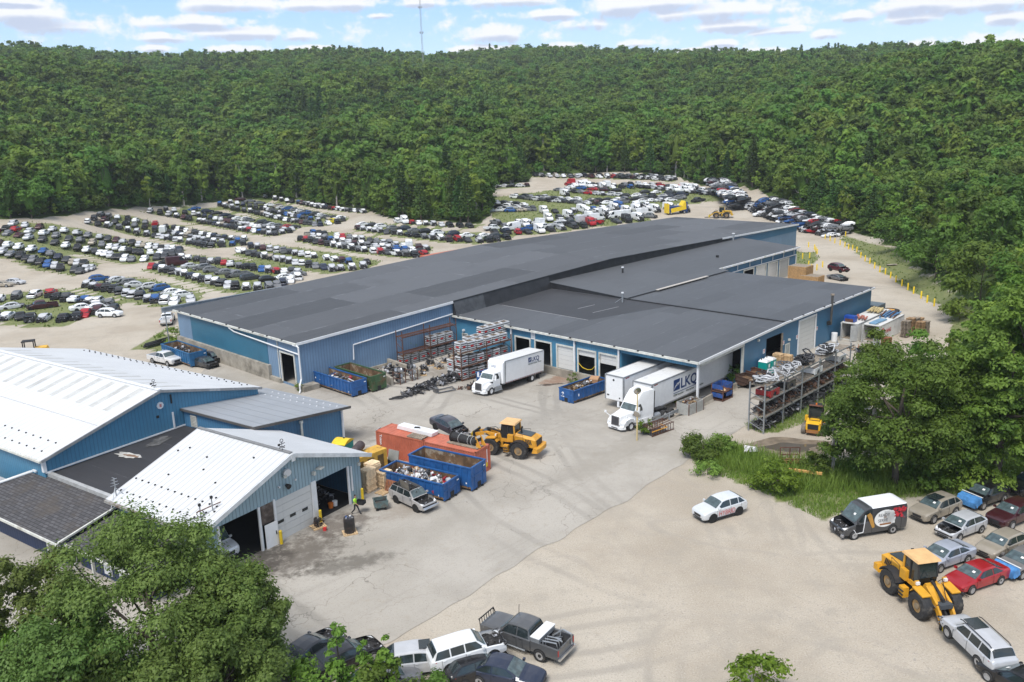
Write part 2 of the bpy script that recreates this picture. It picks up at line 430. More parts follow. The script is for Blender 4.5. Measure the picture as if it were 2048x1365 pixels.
sun = bpy.data.objects.new('sun', bpy.data.lights.new('sun', 'SUN')); COL.objects.link(sun)
sun.data.energy = 2.5; sun.data.angle = R(24); sun.data.color = (1, .96, .9)
sd = Vector((sin(SUN_AZ) * cos(SUN_EL), cos(SUN_AZ) * cos(SUN_EL), sin(SUN_EL)))
sun.rotation_euler = sd.to_track_quat('Z', 'Y').to_euler()
scene.view_settings.view_transform = 'Standard'; scene.view_settings.look = 'None'
scene.view_settings.exposure = .55; scene.view_settings.gamma = 1
scene.cycles.max_bounces = 6; scene.cycles.diffuse_bounces = 3; scene.cycles.glossy_bounces = 2
scene.cycles.transmission_bounces = 2; scene.cycles.use_denoising = True

# ------------------------------------------------------------------ ground
PAVE = GP([(560, 1420), (600, 1290), (760, 1300), (860, 1240), (1000, 1150), (1150, 1060), (1290, 975), (1375, 922), (1420, 890), (1500, 850), (1560, 790), (1640, 730), (1750, 690), (1640, 660), (1480, 740), (1200, 690), (1010, 690), (760, 660), (600, 660), (430, 690), (400, 760), (500, 790), (330, 830), (-200, 900), (-300, 1420)])
GRASSP = [GP(p) for p in (
    [(1370, 880), (1440, 880), (1530, 915), (1640, 925), (1720, 915), (1900, 930), (2100, 930), (2100, 985), (1860, 990), (1740, 1015), (1640, 1040), (1580, 1010), (1500, 975), (1430, 950), (1385, 925)],
    [(1490, 850), (1520, 868), (1560, 866), (1640, 835), (1720, 780), (1690, 770), (1600, 815), (1520, 835)],
    [(1672, 470), (1740, 480), (1800, 500), (1960, 600), (2048, 640), (2048, 800), (1900, 700), (1895, 620), (1850, 600), (1800, 570), (1740, 525), (1690, 492)],
    [(1575, 512), (1590, 503), (1635, 505), (1640, 520), (1600, 540), (1570, 540)],
    [(265, 700), (300, 678), (330, 660), (372, 690), (330, 705)],
)]
# strips of grass and weeds under the rows of wrecks: (near edge, far edge) along each row
ROWS = []
def row(near, far, deep, step=2.75, mix=(0, 1), name='', first=0): ROWS.append((near, far, deep, step, mix, name, first))
row([(-40, 640), (60, 652), (140, 650), (180, 632), (248, 628)], [(-40, 600), (40, 588), (110, 580), (150, 590), (235, 610)], 3, name='nearest block')
row([(-30, 500), (30, 520), (110, 545), (160, 552), (188, 540)], [(-30, 478), (40, 488), (100, 496), (150, 520), (188, 530)], 2, mix=(0, 0), name='block of whole cars')
row([(160, 576), (215, 590), (300, 610), (340, 615), (404, 604)], [(215, 556), (270, 560), (330, 572), (395, 590)], 2, name='block left of the roof railing')
row([(290, 540), (340, 552), (400, 570), (460, 585), (530, 588), (600, 560)], [(375, 512), (450, 520), (520, 530), (600, 545)], 3, name='block behind the roof railing')
row([(-20, 470), (60, 484), (120, 498), (180, 512), (250, 528), (310, 524), (365, 510)], [(30, 446), (120, 456), (210, 470), (290, 486), (365, 502)], 3, name='long block above the whole cars')
row([(165, 447), (230, 460), (300, 476), (350, 486), (410, 498), (450, 496), (498, 490)], [(205, 428), (280, 438), (360, 454), (430, 470), (490, 480)], 3, name='second long block')
row([(285, 424), (355, 437), (420, 452), (480, 464), (545, 474), (590, 464)], [(370, 412), (420, 420), (480, 434), (540, 446), (592, 456)], 3, name='third long block')
row([(428, 412), (500, 428), (560, 444), (630, 455), (690, 446)], [(490, 397), (560, 410), (620, 424), (692, 438)], 3, name='block with the yellow wreck')
row([(528, 396), (600, 408), (660, 420), (736, 428)], [(528, 393), (600, 405), (660, 417), (736, 425)], 1, name='single line along the trees')
row([(468, 508), (530, 524), (600, 538), (660, 548), (750, 536)], [(515, 490), (600, 500), (680, 512), (752, 526)], 2, name='block beside the long roof edge')
row([(594, 482), (650, 494), (720, 506), (790, 514), (830, 516), (862, 512)], [(630, 463), (700, 472), (780, 484), (860, 498)], 3, name='middle block beside the tree clump')
row([(708, 460), (765, 470), (830, 478), (900, 486), (960, 488), (1030, 478)], [(730, 447), (800, 454), (870, 462), (960, 470), (1020, 474)], 2, name='block below the tree clump')
row([(795, 446), (850, 451), (900, 455), (960, 456)], [(795, 443), (850, 448), (900, 452), (960, 453)], 1, name='line under the tree clump')
row([(985, 468), (1060, 470), (1130, 462), (1200, 452), (1300, 442)], [(985, 446), (1060, 444), (1130, 433), (1200, 420), (1300, 408)], 4, step=3.1, mix=(0, 0, 1), name='van rows by the warehouse ridge')
row([(1085, 430), (1160, 428), (1240, 420), (1300, 416)], [(1085, 420), (1160, 417), (1240, 411), (1300, 408)], 1, name='odd line between the vans')
row([(978, 428), (1030, 426), (1080, 424)], [(978, 402), (1010, 404), (1050, 412)], 3, name='huddle right of the tree clump')
row([(1030, 398), (1100, 406), (1180, 412), (1260, 408), (1360, 404)], [(1030, 392), (1100, 396), (1180, 400), (1260, 398), (1360, 396)], 2, name='curved line across the far lot')
row([(1108, 384), (1180, 392), (1260, 398), (1330, 398), (1372, 400)], [(1150, 374), (1210, 378), (1280, 380), (1372, 388)], 2, name='far curved line')
row([(1135, 372), (1200, 380), (1280, 378), (1340, 384), (1450, 396)], [(1135, 368), (1200, 372), (1280, 368), (1340, 372), (1450, 384)], 2, mix=(0, 0), name='far van line')
row([(1066, 354), (1160, 356), (1230, 358), (1300, 361), (1352, 364)], [(1066, 351), (1160, 353), (1230, 350), (1300, 352), (1352, 358)], 2, name='farthest line by the trees')
row([(975, 378), (1020, 376), (1060, 374)], [(975, 374), (1020, 372), (1060, 371)], 1, name='short far line')
def strip(near, far):
    a = GP(near); b = GP(far)
    return a, b
for r_ in ROWS:
    a, b = strip(r_[0], r_[1])
    n = (a[0] - a[-1]); n.normalize(); pr = Vector((-n.y, n.x, 0))
    if pr.y > 0: pr = -pr
    GRASSP.append([p + pr * 1.5 for p in a] + [p - pr * 2.5 for p in reversed(b)])
GRASSP.append(GP([(985, 470), (985, 395), (1110, 380), (1372, 375), (1480, 395), (1420, 405), (1330, 415), (1200, 450)]))
YARD = GP([(-600, 470), (-200, 448), (0, 440), (60, 438), (120, 432), (200, 422), (285, 415), (420, 404), (500, 396), (600, 402), (700, 416), (745, 424), (765, 432), (790, 440), (960, 448), (982, 430), (975, 385), (985, 372), (1058, 366), (1062, 350), (1150, 348), (1260, 345), (1345, 352), (1400, 372), (1450, 376), (1490, 372), (1545, 395), (1580, 430), (1650, 448), (1720, 470), (1760, 476), (1790, 500), (1850, 545), (1920, 590), (1960, 640), (1960, 700), (1890, 720), (1800, 770), (1760, 830), (1800, 900), (1950, 945), (2150, 960), (2400, 1100), (2400, 1700), (-800, 1700), (-900, 700)])
def dist_edge(x, y, P):
    best = 1e9
    for i in range(len(P)):
        ax, ay = P[i][0], P[i][1]; bx, by = P[i - 1][0], P[i - 1][1]
        dx, dy = bx - ax, by - ay; L = dx * dx + dy * dy
        k = max(0, min(1, ((x - ax) * dx + (y - ay) * dy) / L)) if L else 0
        best = min(best, (x - ax - k * dx) ** 2 + (y - ay - k * dy) ** 2)
    return math.sqrt(best)
def bbox(P): return min(p[0] for p in P) - 2, max(p[0] for p in P) + 2, min(p[1] for p in P) - 2, max(p[1] for p in P) + 2
GB = [bbox(P) for P in GRASSP]
def grass_at(x, y):
    for P, b in zip(GRASSP, GB):
        if b[0] < x < b[1] and b[2] < y < b[3] and inpoly(x, y, P): return True
    return False
def span(segs):
    o = [segs[0][0]]
    for a, b, st in segs:
        n = max(1, int(round((b - a) / st))); o += [a + (b - a) * (i + 1) / n for i in range(n)]
    return o
xs = span([(-1500, -700, 80), (-700, -200, 20), (-200, -110, 3), (-110, 75, 1.25), (75, 160, 2.5), (160, 260, 5), (260, 800, 20), (800, 1520, 80)])
ys = span([(-200, 20, 20), (20, 130, 1.25), (130, 250, 2.5), (250, 380, 4), (380, 1100, 16), (1100, 1700, 60)])
NX, NY = len(xs), len(ys)
V = []; msk = []
for y in ys:
    for x in xs:
        V.append((x, y, T(x, y)))
        near = -300 < x < 330 and 20 < y < 460
        if near: msk.append((1.0 if grass_at(x, y) else 0.0, 0.0 if inpoly(x, y, YARD) else 1.0))
        else: msk.append((0.0, 1.0 if y > 20 else 0.0))
F = [(j * NX + i, j * NX + i + 1, (j + 1) * NX + i + 1, (j + 1) * NX + i) for j in range(NY - 1) for i in range(NX - 1)]
me = bpy.data.meshes.new('ground'); me.from_pydata(V, [], F); me.shade_smooth()
at = me.color_attributes.new('cover', 'FLOAT_COLOR', 'POINT')
at.data.foreach_set('color', [c for g_, f_ in msk for c in (g_, f_, 0, 1)])
m, t, p = base('dirt_grass_and_leaf_litter')
co = t.new('TexCoord').outputs['Object']
cov = t.new('VertexColor', layer_name='cover'); gr, fo, _ = t.sep(cov.outputs[0])
n1 = t.noise(co, .11, 6, .62); n2 = t.noise(co, .9, 6, .7); n3 = t.noise(co, 9, 4, .75); n4 = t.noise(co, .035, 4, .55)
dirt = t.mix(t.ramp(n1, .32, .68), (.375, .325, .26), (.47, .415, .34))
dirt = t.mix(t.ramp(n4, .45, .62, 0, .75), dirt, (.50, .455, .385))
dirt = t.mix(t.ramp(n2, .54, .74, 0, .55), dirt, (.36, .31, .245))
dirt = t.mix(t.ramp(n3, .53, .64, 0, .6), dirt, (.25, .225, .19))
dirt = t.mix(t.ramp(n3, .34, .45, .5, 0), dirt, (.60, .565, .50))
vo = t.new('TexVoronoi'); t.link(co, vo.inputs['Vector']); vo.inputs['Scale'].default_value = 1.6; vo.inputs['Randomness'].default_value = 1
dirt = t.mix(t.ramp(vo.outputs['Distance'], .03, .085, .8, 0), dirt, (.20, .18, .15))
gx, gy, gz = t.sep(co)
ru = t.math('ADD', t.math('MULTIPLY', gx, .716), t.math('MULTIPLY', gy, -.698)); rw = t.math('ADD', t.math('MULTIPLY', gx, .698), t.math('MULTIPLY', gy, .716))
rut = t.noise(t.comb(t.math('ADD', t.math('MULTIPLY', rw, 1.0), t.math('MULTIPLY', n4, 14.0)), t.math('MULTIPLY', ru, .05)), 1.0, 4, .65)
dirt = t.mix(t.ramp(rut, .54, .7, 0, .22), dirt, (.35, .32, .28))
wq_ = t.new('TexNoise'); t.link(co, wq_.inputs['Vector']); wq_.inputs['Scale'].default_value = .035
ra = t.math('ADD', t.math('MULTIPLY', t.sep(wq_.outputs['Color'])[0], 9.0), t.math('MULTIPLY', gx, .03))
r1 = t.noise(t.comb(t.math('MULTIPLY', ra, 9.0), t.math('MULTIPLY', gy, .02)), 1.0, 5, .7)
dirt = t.mix(t.ramp(r1, .55, .68, 0, .35), dirt, (.34, .31, .27))
spk = t.noise(co, 3.2, 3, .8); dirt = t.mix(t.math('MULTIPLY', t.ramp(spk, .56, .66, 0, .6), t.ramp(n1, .42, .62)), dirt, (.27, .26, .245))
n6 = t.noise(co, .3, 5, .7); dirt = t.mix(t.ramp(n6, .5, .66, 0, .4), dirt, (.33, .30, .255)); dirt = tracks(t, dirt, gx, gy, n4, (.29, .265, .23), .5)
gra = t.mix(t.ramp(n2, .35, .65), (.11, .155, .04), (.2, .215, .085))
gra = t.mix(t.ramp(n3, .5, .7, 0, .5), gra, (.05, .085, .02))
edge = t.math('ADD', gr, t.math('MULTIPLY', t.math('SUBTRACT', n2, .5), 1.3))
c = t.mix(t.ramp(edge, .5, .95, 0, .9), dirt, gra)
fe = t.math('ADD', fo, t.math('MULTIPLY', t.math('SUBTRACT', n2, .5), .9))
flo = t.mix(t.ramp(n2, .4, .62), (.045, .075, .02), (.08, .11, .03))
c = t.mix(t.ramp(fe, .4, .6), c, flo)
t.link(c, p.inputs['Base Color']); p.inputs['Roughness'].default_value = .95; p.inputs['Specular IOR Level'].default_value = .1
t.link(t.bump(n3, .5, .05), p.inputs['Normal'])
me.materials.append(m)
ground = bpy.data.objects.new('ground', me); COL.objects.link(ground); tag(ground, kind='structure')

# paved yard: its own sheet, ragged at the edge where dirt has crept over it
m, t, p = base('worn_yard_concrete')
co = t.new('TexCoord').outputs['Object']
n1 = t.noise(co, .12, 6, .62); n2 = t.noise(co, 1.1, 6, .7); n3 = t.noise(co, 8, 4, .7); n5 = t.noise(co, .05, 3, .5)
c = t.mix(t.ramp(n1, .3, .7), (.33, .305, .265), (.425, .395, .35))
c = t.mix(t.ramp(n5, .45, .62, 0, .6), c, (.45, .42, .37))
c = t.mix(t.ramp(n2, .52, .75, 0, .55), c, (.34, .30, .24))
c = t.mix(t.ramp(n3, .54, .66, 0, .4), c, (.22, .20, .175))
gx, gy, gz = t.sep(co)
ru = t.math('ADD', t.math('MULTIPLY', gx, .716), t.math('MULTIPLY', gy, -.698)); rw = t.math('ADD', t.math('MULTIPLY', gx, .698), t.math('MULTIPLY', gy, .716))
c = tracks(t, c, gx, gy, n5, (.23, .215, .19), .5)
st = t.noise(t.comb(t.math('MULTIPLY', ru, .9), t.math('MULTIPLY', rw, .06)), 1.0, 5, .62)
c = t.mix(t.ramp(st, .54, .74, 0, .4), c, (.27, .25, .22))
wv = t.new('TexNoise'); t.link(co, wv.inputs['Vector']); wv.inputs['Scale'].default_value = .5; wv.inputs['Detail'].default_value = 4
wc = t.new('VectorMath', operation='MULTIPLY_ADD'); t.link(wv.outputs['Color'], wc.inputs[0]); wc.inputs[1].default_value = (3.4, 3.4, 0); t.link(co, wc.inputs[2])
vo = t.new('TexVoronoi', feature='DISTANCE_TO_EDGE'); t.link(wc.outputs[0], vo.inputs['Vector']); vo.inputs['Scale'].default_value = .17
v2 = t.new('TexVoronoi', feature='DISTANCE_TO_EDGE'); t.link(wc.outputs[0], v2.inputs['Vector']); v2.inputs['Scale'].default_value = .5
gate = t.ramp(t.noise(co, .09, 3), .5, .66)
crack = t.math('MULTIPLY', t.ramp(vo.outputs[0], .001, .0065, .6, 0), t.ramp(n5, .42, .6, 0, 1))
crk2 = t.math('MULTIPLY', t.ramp(v2.outputs[0], .003, .016, .5, 0), gate)
c = t.mix(t.math('MAXIMUM', crack, crk2), c, (.085, .075, .062))
# oil and dirt trodden out of the workshop doors, rust run from the docks
def stain(c, px_, py_, rx, ry, ang, colr, amt):
    q = G(px_, py_); a = R(ang)
    dx = t.math('SUBTRACT', gx, q.x); dy = t.math('SUBTRACT', gy, q.y)
    u = t.math('DIVIDE', t.math('ADD', t.math('MULTIPLY', dx, cos(a)), t.math('MULTIPLY', dy, sin(a))), rx)
    v = t.math('DIVIDE', t.math('SUBTRACT', t.math('MULTIPLY', dy, cos(a)), t.math('MULTIPLY', dx, sin(a))), ry)
    f = t.math('SUBTRACT', 1.0, t.math('ADD', t.math('MULTIPLY', u, u), t.math('MULTIPLY', v, v)))
    f = t.math('ADD', f, t.math('MULTIPLY', t.math('SUBTRACT', n2, .5), 2.6))
    return t.mix(t.ramp(f, .05, 1.0, 0, amt), c, colr)
for q in ((600, 1110, 5, 3.5, 55, (.11, .095, .08), .8), (520, 1120, 3, 3, 0, (.07, .062, .055), .8), (680, 1050, 4, 2.5, 40, (.12, .10, .085), .75), (690, 1130, 5, 1.6, 20, (.10, .09, .075), .7), (655, 1000, 3, 2, 0, (.09, .08, .07), .7),
          (1040, 755, 5, 1.6, 45, (.17, .085, .05), .85), (1120, 760, 4, 2, 40, (.24, .13, .08), .7), (1010, 775, 4, 1.5, 60, (.13, .10, .08), .7), (720, 870, 4, 3, 0, (.2, .18, .155), .7), (900, 740, 6, 2.5, 45, (.2, .17, .14), .6),
          (1100, 770, 2.5, .5, 10, (.05, .04, .035), .9), (650, 770, 8, 3, 135, (.24, .215, .18), .55), (1060, 850, 9, 3, 60, (.3, .28, .245), .5), (1250, 900, 14, 2.5, 48, (.3, .275, .235), .6), (830, 1010, 5, 2, 45, (.28, .24, .2), .6)):
    c = stain(c, *q)
t.link(c, p.inputs['Base Color']); p.inputs['Roughness'].default_value = .9; p.inputs['Specular IOR Level'].default_value = .15
t.link(t.bump(n3, .25, .03), p.inputs['Normal'])
ST = .625
x0, x1, y0, y1 = bbox(PAVE); V = []; F = []; ids = {}
i0, i1, j0, j1 = int(max(x0, -90) / ST), int(min(x1, 75) / ST), int(max(y0, 24) / ST), int(min(y1, 150) / ST)
def vid(i, j):
    if (i, j) not in ids:
        x, y = i * ST, j * ST; ids[i, j] = len(V); V.append((x, y, T(x, y) + .03))
    return ids[i, j]
def ragged(x, y): return .35 * sin(x * 1.1 + 2 * sin(y * .7)) * sin(y * 1.3 + x * .2), .35 * sin(y * .9 + 2 * sin(x * .8)) * sin(x * 1.7 + y * .3)
for j in range(j0, j1):
    for i in range(i0, i1):
        cx, cy = (i + .5) * ST, (j + .5) * ST; dx, dy = ragged(cx, cy)
        if inpoly(cx + dx, cy + dy, PAVE): F.append((vid(i, j), vid(i + 1, j), vid(i + 1, j + 1), vid(i, j + 1)))
from collections import defaultdict
ec = defaultdict(int)
for f in F:
    for a, b in zip(f, f[1:] + f[:1]): ec[min(a, b), max(a, b)] += 1
nb = defaultdict(list)
for (a, b), k in ec.items():
    if k == 1: nb[a].append(b); nb[b].append(a)
for _ in range(5):
    W_ = {a: (V[a][0] * .4 + .6 * sum(V[b][0] for b in bs) / len(bs), V[a][1] * .4 + .6 * sum(V[b][1] for b in bs) / len(bs)) for a, bs in nb.items()}
    for a, (x, y) in W_.items(): V[a] = (x, y, T(x, y) + .03)
me = bpy.data.meshes.new('pavement'); me.from_pydata(V, [], F); me.materials.append(m); me.shade_smooth()
pv_ = bpy.data.objects.new('pavement', me); COL.objects.link(pv_); tag(pv_, kind='structure')
# ------------------------------------------------------------------ buildings
BLU1 = siding('siding_periwinkle', (.165, .262, .39), .42)
BLU2 = siding('siding_teal_panel', (.028, .145, .235), .32, dirt=(.035, .16, .25))
BLU3 = siding('siding_mid_blue', (.062, .215, .35), .3)
BLU4 = siding('siding_right_blue', (.045, .155, .275), .3)
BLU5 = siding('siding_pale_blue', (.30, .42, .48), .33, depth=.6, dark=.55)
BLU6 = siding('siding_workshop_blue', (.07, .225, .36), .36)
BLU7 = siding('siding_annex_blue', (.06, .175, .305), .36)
NAVY = siding('siding_navy', (.012, .03, .085), .4)
FELT = felt_roof('felt_long_roof', (.074, .077, .083), contrast=.36, seam=.16)
FELT2 = felt_roof('felt_dock_roof', (.074, .079, .087), (17, 3.4), .05, .14)
FELT3 = felt_roof('felt_recess', (.036, .037, .041), (30, 10), .05, .1)
FELT4 = felt_roof('felt_connector', (.036, .035, .038), (60, 3.3), .06, .12)
MEMB = mat('black_membrane', (.022, .022, .024), .55, var=.3, sc=.8)
MEMG = mat('grey_membrane', (.06, .062, .066), .5, var=.35, sc=.8)
ROOFW = metal_roof('white_roof_sheets', (.64, .65, .66), 'y', .9, .86)
ROOFW2 = metal_roof('white_workshop_roof_sheets', (.62, .63, .64), 'y', .62, .74)
ROOFG = metal_roof('grey_annex_roof_sheets', (.30, .315, .335), 'x', 1.5, .85, (.2, .2, .2))
SHING = None
def _shingle():
    m, t, p = base('asphalt_shingles')
    co = t.new('TexCoord').outputs['Object']; x, y, z = t.sep(co)
    b = t.new('TexBrick'); t.link(t.comb(y, t.math('MULTIPLY', x, 1.0)), b.inputs['Vector']); b.inputs['Scale'].default_value = 1
    b.inputs['Brick Width'].default_value = .62; b.inputs['Row Height'].default_value = .3; b.inputs['Mortar Size'].default_value = .035; b.inputs['Bias'].default_value = 0
    b.inputs['Color1'].default_value = (.062, .060, .064, 1); b.inputs['Color2'].default_value = (.105, .102, .108, 1); b.inputs['Mortar'].default_value = (.03, .029, .03, 1)
    n = t.noise(co, .5, 5, .6)
    c = t.mix(t.ramp(n, .45, .7, 0, .6), b.outputs[0], (.085, .07, .055)); t.link(c, p.inputs['Base Color']); p.inputs['Roughness'].default_value = .9
    return m
SHING = _shingle()
DOORW = siding('panel_door_white', (.62, .62, .60), 50, 0, var=.03)
def wall(mb, P, Q, zt, holes=(), zb=0.0, m=None):
    """upright sheet from P to Q with a top line zt [(distance, z)] and openings [(d0, d1, z0, z1)]"""
    P, Q = Vector((*P, 0)), Vector((*Q, 0)); L = (Q - P).length; d = (Q - P) / L
    def top(u):
        for (a, za), (b, zb_) in zip(zt, zt[1:]):
            if a - 1e-6 <= u <= b + 1e-6: return za + (zb_ - za) * (u - a) / (b - a)
        return zt[-1][1]
    cuts = sorted({0.0, L, *[a for a, _ in zt if 0 < a < L], *[v for h in holes for v in h[:2] if 0 < v < L]})
    for a, b in zip(cuts, cuts[1:]):
        mid = (a + b) / 2; hs = sorted(h for h in holes if h[0] < mid < h[1]); z = zb
        segs = []
        for h in sorted(hs, key=lambda h: h[2]):
            if h[2] > z + 1e-4: segs.append((z, z, h[2], h[2]))
            z = h[3]
        segs.append((z, z, top(a), top(b)))
        for z0, z1, z2, z3 in segs:
            A, B = P + d * a, P + d * b
            mb.poly([(A.x, A.y, z0), (B.x, B.y, z1), (B.x, B.y, z3), (A.x, A.y, z2)], m)
def slab(mb, pts, th, m=None):
    n = len(pts)
    mb.add(list(pts) + [(x, y, z - th) for x, y, z in pts], [tuple(range(n)), tuple(range(n, 2 * n))[::-1]] + [(i, (i + 1) % n, n + (i + 1) % n, n + i) for i in range(n)], m)
def frame(mb, axis, c, a, b, z0, z1, w=.16, d=.1, m=None, sill=False):
    """trim round an opening in the wall where <axis> == c"""
    for q in (a, b):
        mb.box((q, c, (z0 + z1) / 2) if axis == 'y' else (c, q, (z0 + z1) / 2), (w, d, z1 - z0) if axis == 'y' else (d, w, z1 - z0), m)
    ctr = (a + b) / 2
    mb.box((ctr, c, z1 + w / 2) if axis == 'y' else (c, ctr, z1 + w / 2), (b - a + w, d + .006, w) if axis == 'y' else (d + .006, b - a + w, w), m)
def panel_door(root, axis, c, a, b, z0, z1, name='overhead_door', m=None, windows=(), label=None):
    """sectional door: stacked panels with dark joints"""
    mb = MB(m or DOORW); n = max(2, int((z1 - z0) / .55)); h = (z1 - z0) / n
    for i in range(n):
        z = z0 + h * (i + .5); ctr = (a + b) / 2
        mb.box((ctr, c, z) if axis == 'y' else (c, ctr, z), (b - a, .05, h - .025) if axis == 'y' else (.05, b - a, h - .025))
    mb.box(((a + b) / 2, c + (.02 if axis == 'y' else 0), (z0 + z1) / 2) if axis == 'y' else (c - .02, (a + b) / 2, (z0 + z1) / 2), (b - a, .02, z1 - z0) if axis == 'y' else (.02, b - a, z1 - z0), mat('door_joint', (.25, .25, .25)))
    o = mb.build(name, root)
    if label: o['label'] = label
    for (p, q, y0, y1) in windows:
        MB(GLASS).box(((p + q) / 2, c - .035, (y0 + y1) / 2), (q - p, .03, y1 - y0)).build('pane', o)
    return o

# ---- long high warehouse
W1 = thing('long_warehouse', 'long blue metal warehouse with a huge patched black roof, the tallest and longest building', 'warehouse', BO, BA)
S0, S1, T0, T1, TR = -75.2, -41.5, -26.5, 111.0, 38.0
ZL, ZR_, ZE = 6.1, 8.12, 6.75
mb = MB(BLU1)
LENG = T1 - T0
wall(mb, (S1, T0), (S1, T1), [(0, ZL), (TR - T0, ZR_), (LENG, ZE)], m=BLU1)
wall(mb, (S0, T0), (S0, T1), [(0, ZL), (TR - T0, ZR_), (LENG, ZE)], m=BLU1)
hs = [(-45.9 - S0, -42.6 - S0, .35, 4.25)]
wall(mb, (S0, T0), (S1, T0), [(0, ZL), (S1 - S0, ZL)], hs, m=BLU1)
wall(mb, (S0, T1), (S1, T1), [(0, ZE), (S1 - S0, ZE)], m=BLU1)
mb.build('wall', W1)
MB(BLU2).box(((-70.8 - 49.1) / 2, T0 - .03, 4.0), (21.7, .05, 3.9)).build('teal_wall_panel', W1)
MB(BLU4).box((S1 + .03, (79 + 111) / 2, 5.9), (.05, 32, 1.4)).build('far_wall_panel', W1)
mb = MB(FELT)
slab(mb, [(S0 - .35, T0 - .35, ZL + .05), (S1 + .3, T0 - .35, ZL + .05), (S1 + .3, TR, ZR_ + .06), (S0 - .35, TR, ZR_ + .06)], .14)
slab(mb, [(S0 - .35, TR, ZR_ + .06), (S1 + .3, TR, ZR_ + .06), (S1 + .3, T1 + .3, ZE + .05), (S0 - .35, T1 + .3, ZE + .05)], .14)
mb.build('roof', W1)
sl = (ZR_ - ZL) / (TR - T0)
MB(WHITE).bar((S1 + .36, T0 - .36, ZL - .02), (S1 + .36, -.4, ZL + sl * (26.1) - .0), .12, .34).build('fascia', W1)
MB(WHITE).bar((S1 + .36, 76, ZE + .0191 * 35), (S1 + .36, T1 + .3, ZE - .02), .12, .34).build('fascia', W1)
mb = MB(CREAM); mb.box(((S0 + S1) / 2, T0 - .45, ZL - .06), (S1 - S0 + .6, .2, .26))
for i in range(9): mb.box((S0 + 2 + i * 3.6, T0 - .5, ZL + .1), (.22, .2, .12), BLACK)
mb.build('gutter', W1)
mb = MB(CONC)
mb.box(((-75.4 - 48.6) / 2, T0 - .2, 1.0), (26.8, .5, 2.1)); mb.box((-47.3, T0 - .15, .25), (2.5, .45, .75)); mb.box((-41.2, T0 + .55, .25), (2.2, 2.3, .9)); mb.box((S1 + .1, -14, .2), (.3, 25, .55))
mb.build('concrete_base', W1)
mb = MB(WHITE); frame(mb, 'y', T0 - .05, -45.9, -42.6, .3, 4.25, .22, .14, CREAM); mb.build('door_frame', W1)
MB(CREAM).box((-46.45, T0 - .06, 3.2), (.14, .08, 5.6)).build('corner_trim', W1)
mb = MB(WHITE)
mb.tube([(-58.3, T0 - .45, 5.8), (-57.3, T0 - .25, 5.35), (-41.3, T0 - .25, 4.75), (-40.95, T0 - .3, 4.75)], .1)
mb.tube([(-41.9, T0 - .5, 5.9), (-41.1, T0 - .4, 5.85), (-40.9, T0 - .35, 5.7), (-40.9, T0 - .35, 1.6), (-40.5, T0 - .9, .9), (-40.5, T0 - .9, .3), (-40.1, T0 - 1.3, .1)], .11)
mb.build('downpipe', W1)
mb = MB(WHITE); mb.tube([(S1 + .15, -18.4, 2.2), (S1 + .15, -18.3, 4.2), (S1 + .15, -.4, 5.15)], .1); mb.build('downpipe', W1)
mb = MB(MEMB)
zr = lambda tt: 4.93 + .0333 * tt
zm = lambda tt: ZL + sl * (tt - T0) + .1
for a, b, m_ in ((-.3, 5.8, MEMG), (5.8, 20.9, MEMB)):
    mb.poly([(S1 + .9, a, zr(a)), (S1 + .9, b, zr(b)), (S1 + .32, b, zm(b)), (S1 + .32, a, zm(a))], m_)
mb.poly([(S1 + .9, -.3, zr(0)), (S1 + .32, -.3, zm(0)), (S1, -.3, 4.9)], MEMB)
zm2 = lambda tt: (zm(tt) if tt <= TR else ZR_ + .1 - (ZR_ - ZE) / (T1 - TR) * (tt - TR))
for a, b in ((20.9, TR), (TR, 79.5)): mb.poly([(S1 + .31, a, 6.5), (S1 + .31, b, 6.4), (S1 + .31, b, zm2(b)), (S1 + .31, a, zm2(a))], MEMB)
mb.bar((S1 + .3, -.3, zm(0) + .02), (S1 + .3, TR, ZR_ + .1), .2, .16); mb.bar((S1 + .3, TR, ZR_ + .1), (S1 + .3, 78, ZE + .0191 * 33), .2, .16)
mb.build('roof_upstand', W1)
mb = MB(DARKIN); mb.box(((S0 + S1) / 2, T0 + 9, 3.2), (S1 - S0 - .4, .2, 6)); mb.build('dark_backing', W1)  # near-black sheet behind the open door, shade put into its colour
def stack(parent, x, y, z0, z1, r, name='vent_pipe', cap=True, m=None):
    mb = MB(m or STEEL); mb.tube([(x, y, z0), (x, y, z1)], r, 10)
    if cap: mb.tube([(x, y, z1 - .05), (x, y, z1 + .12)], r * 1.5, 10, WHITE)
    return mb.build(name, parent, sharp=40)
stack(W1, -41.0, 80.2, 6.0, 8.0, .22)
# galvanised tray on posts along the back eave
tr_ = thing('pipe_rail', 'galvanised rail on posts running along the back eave of the long warehouse', 'rail', BO, BA)
mb = MB(STEEL)
for zz in (5.75, 6.35): mb.box((-77.2, 2.0, zz), (.35, 60, .14))
mb.box((-77.2, 2.0, 6.05), (.06, 60, .5)); mb.build('beam', tr_)
for i in range(11): MB(STEEL).box((-77.2, -27.5 + i * 5.9, 3.1), (.14, .14, 6.2)).build('post', tr_)

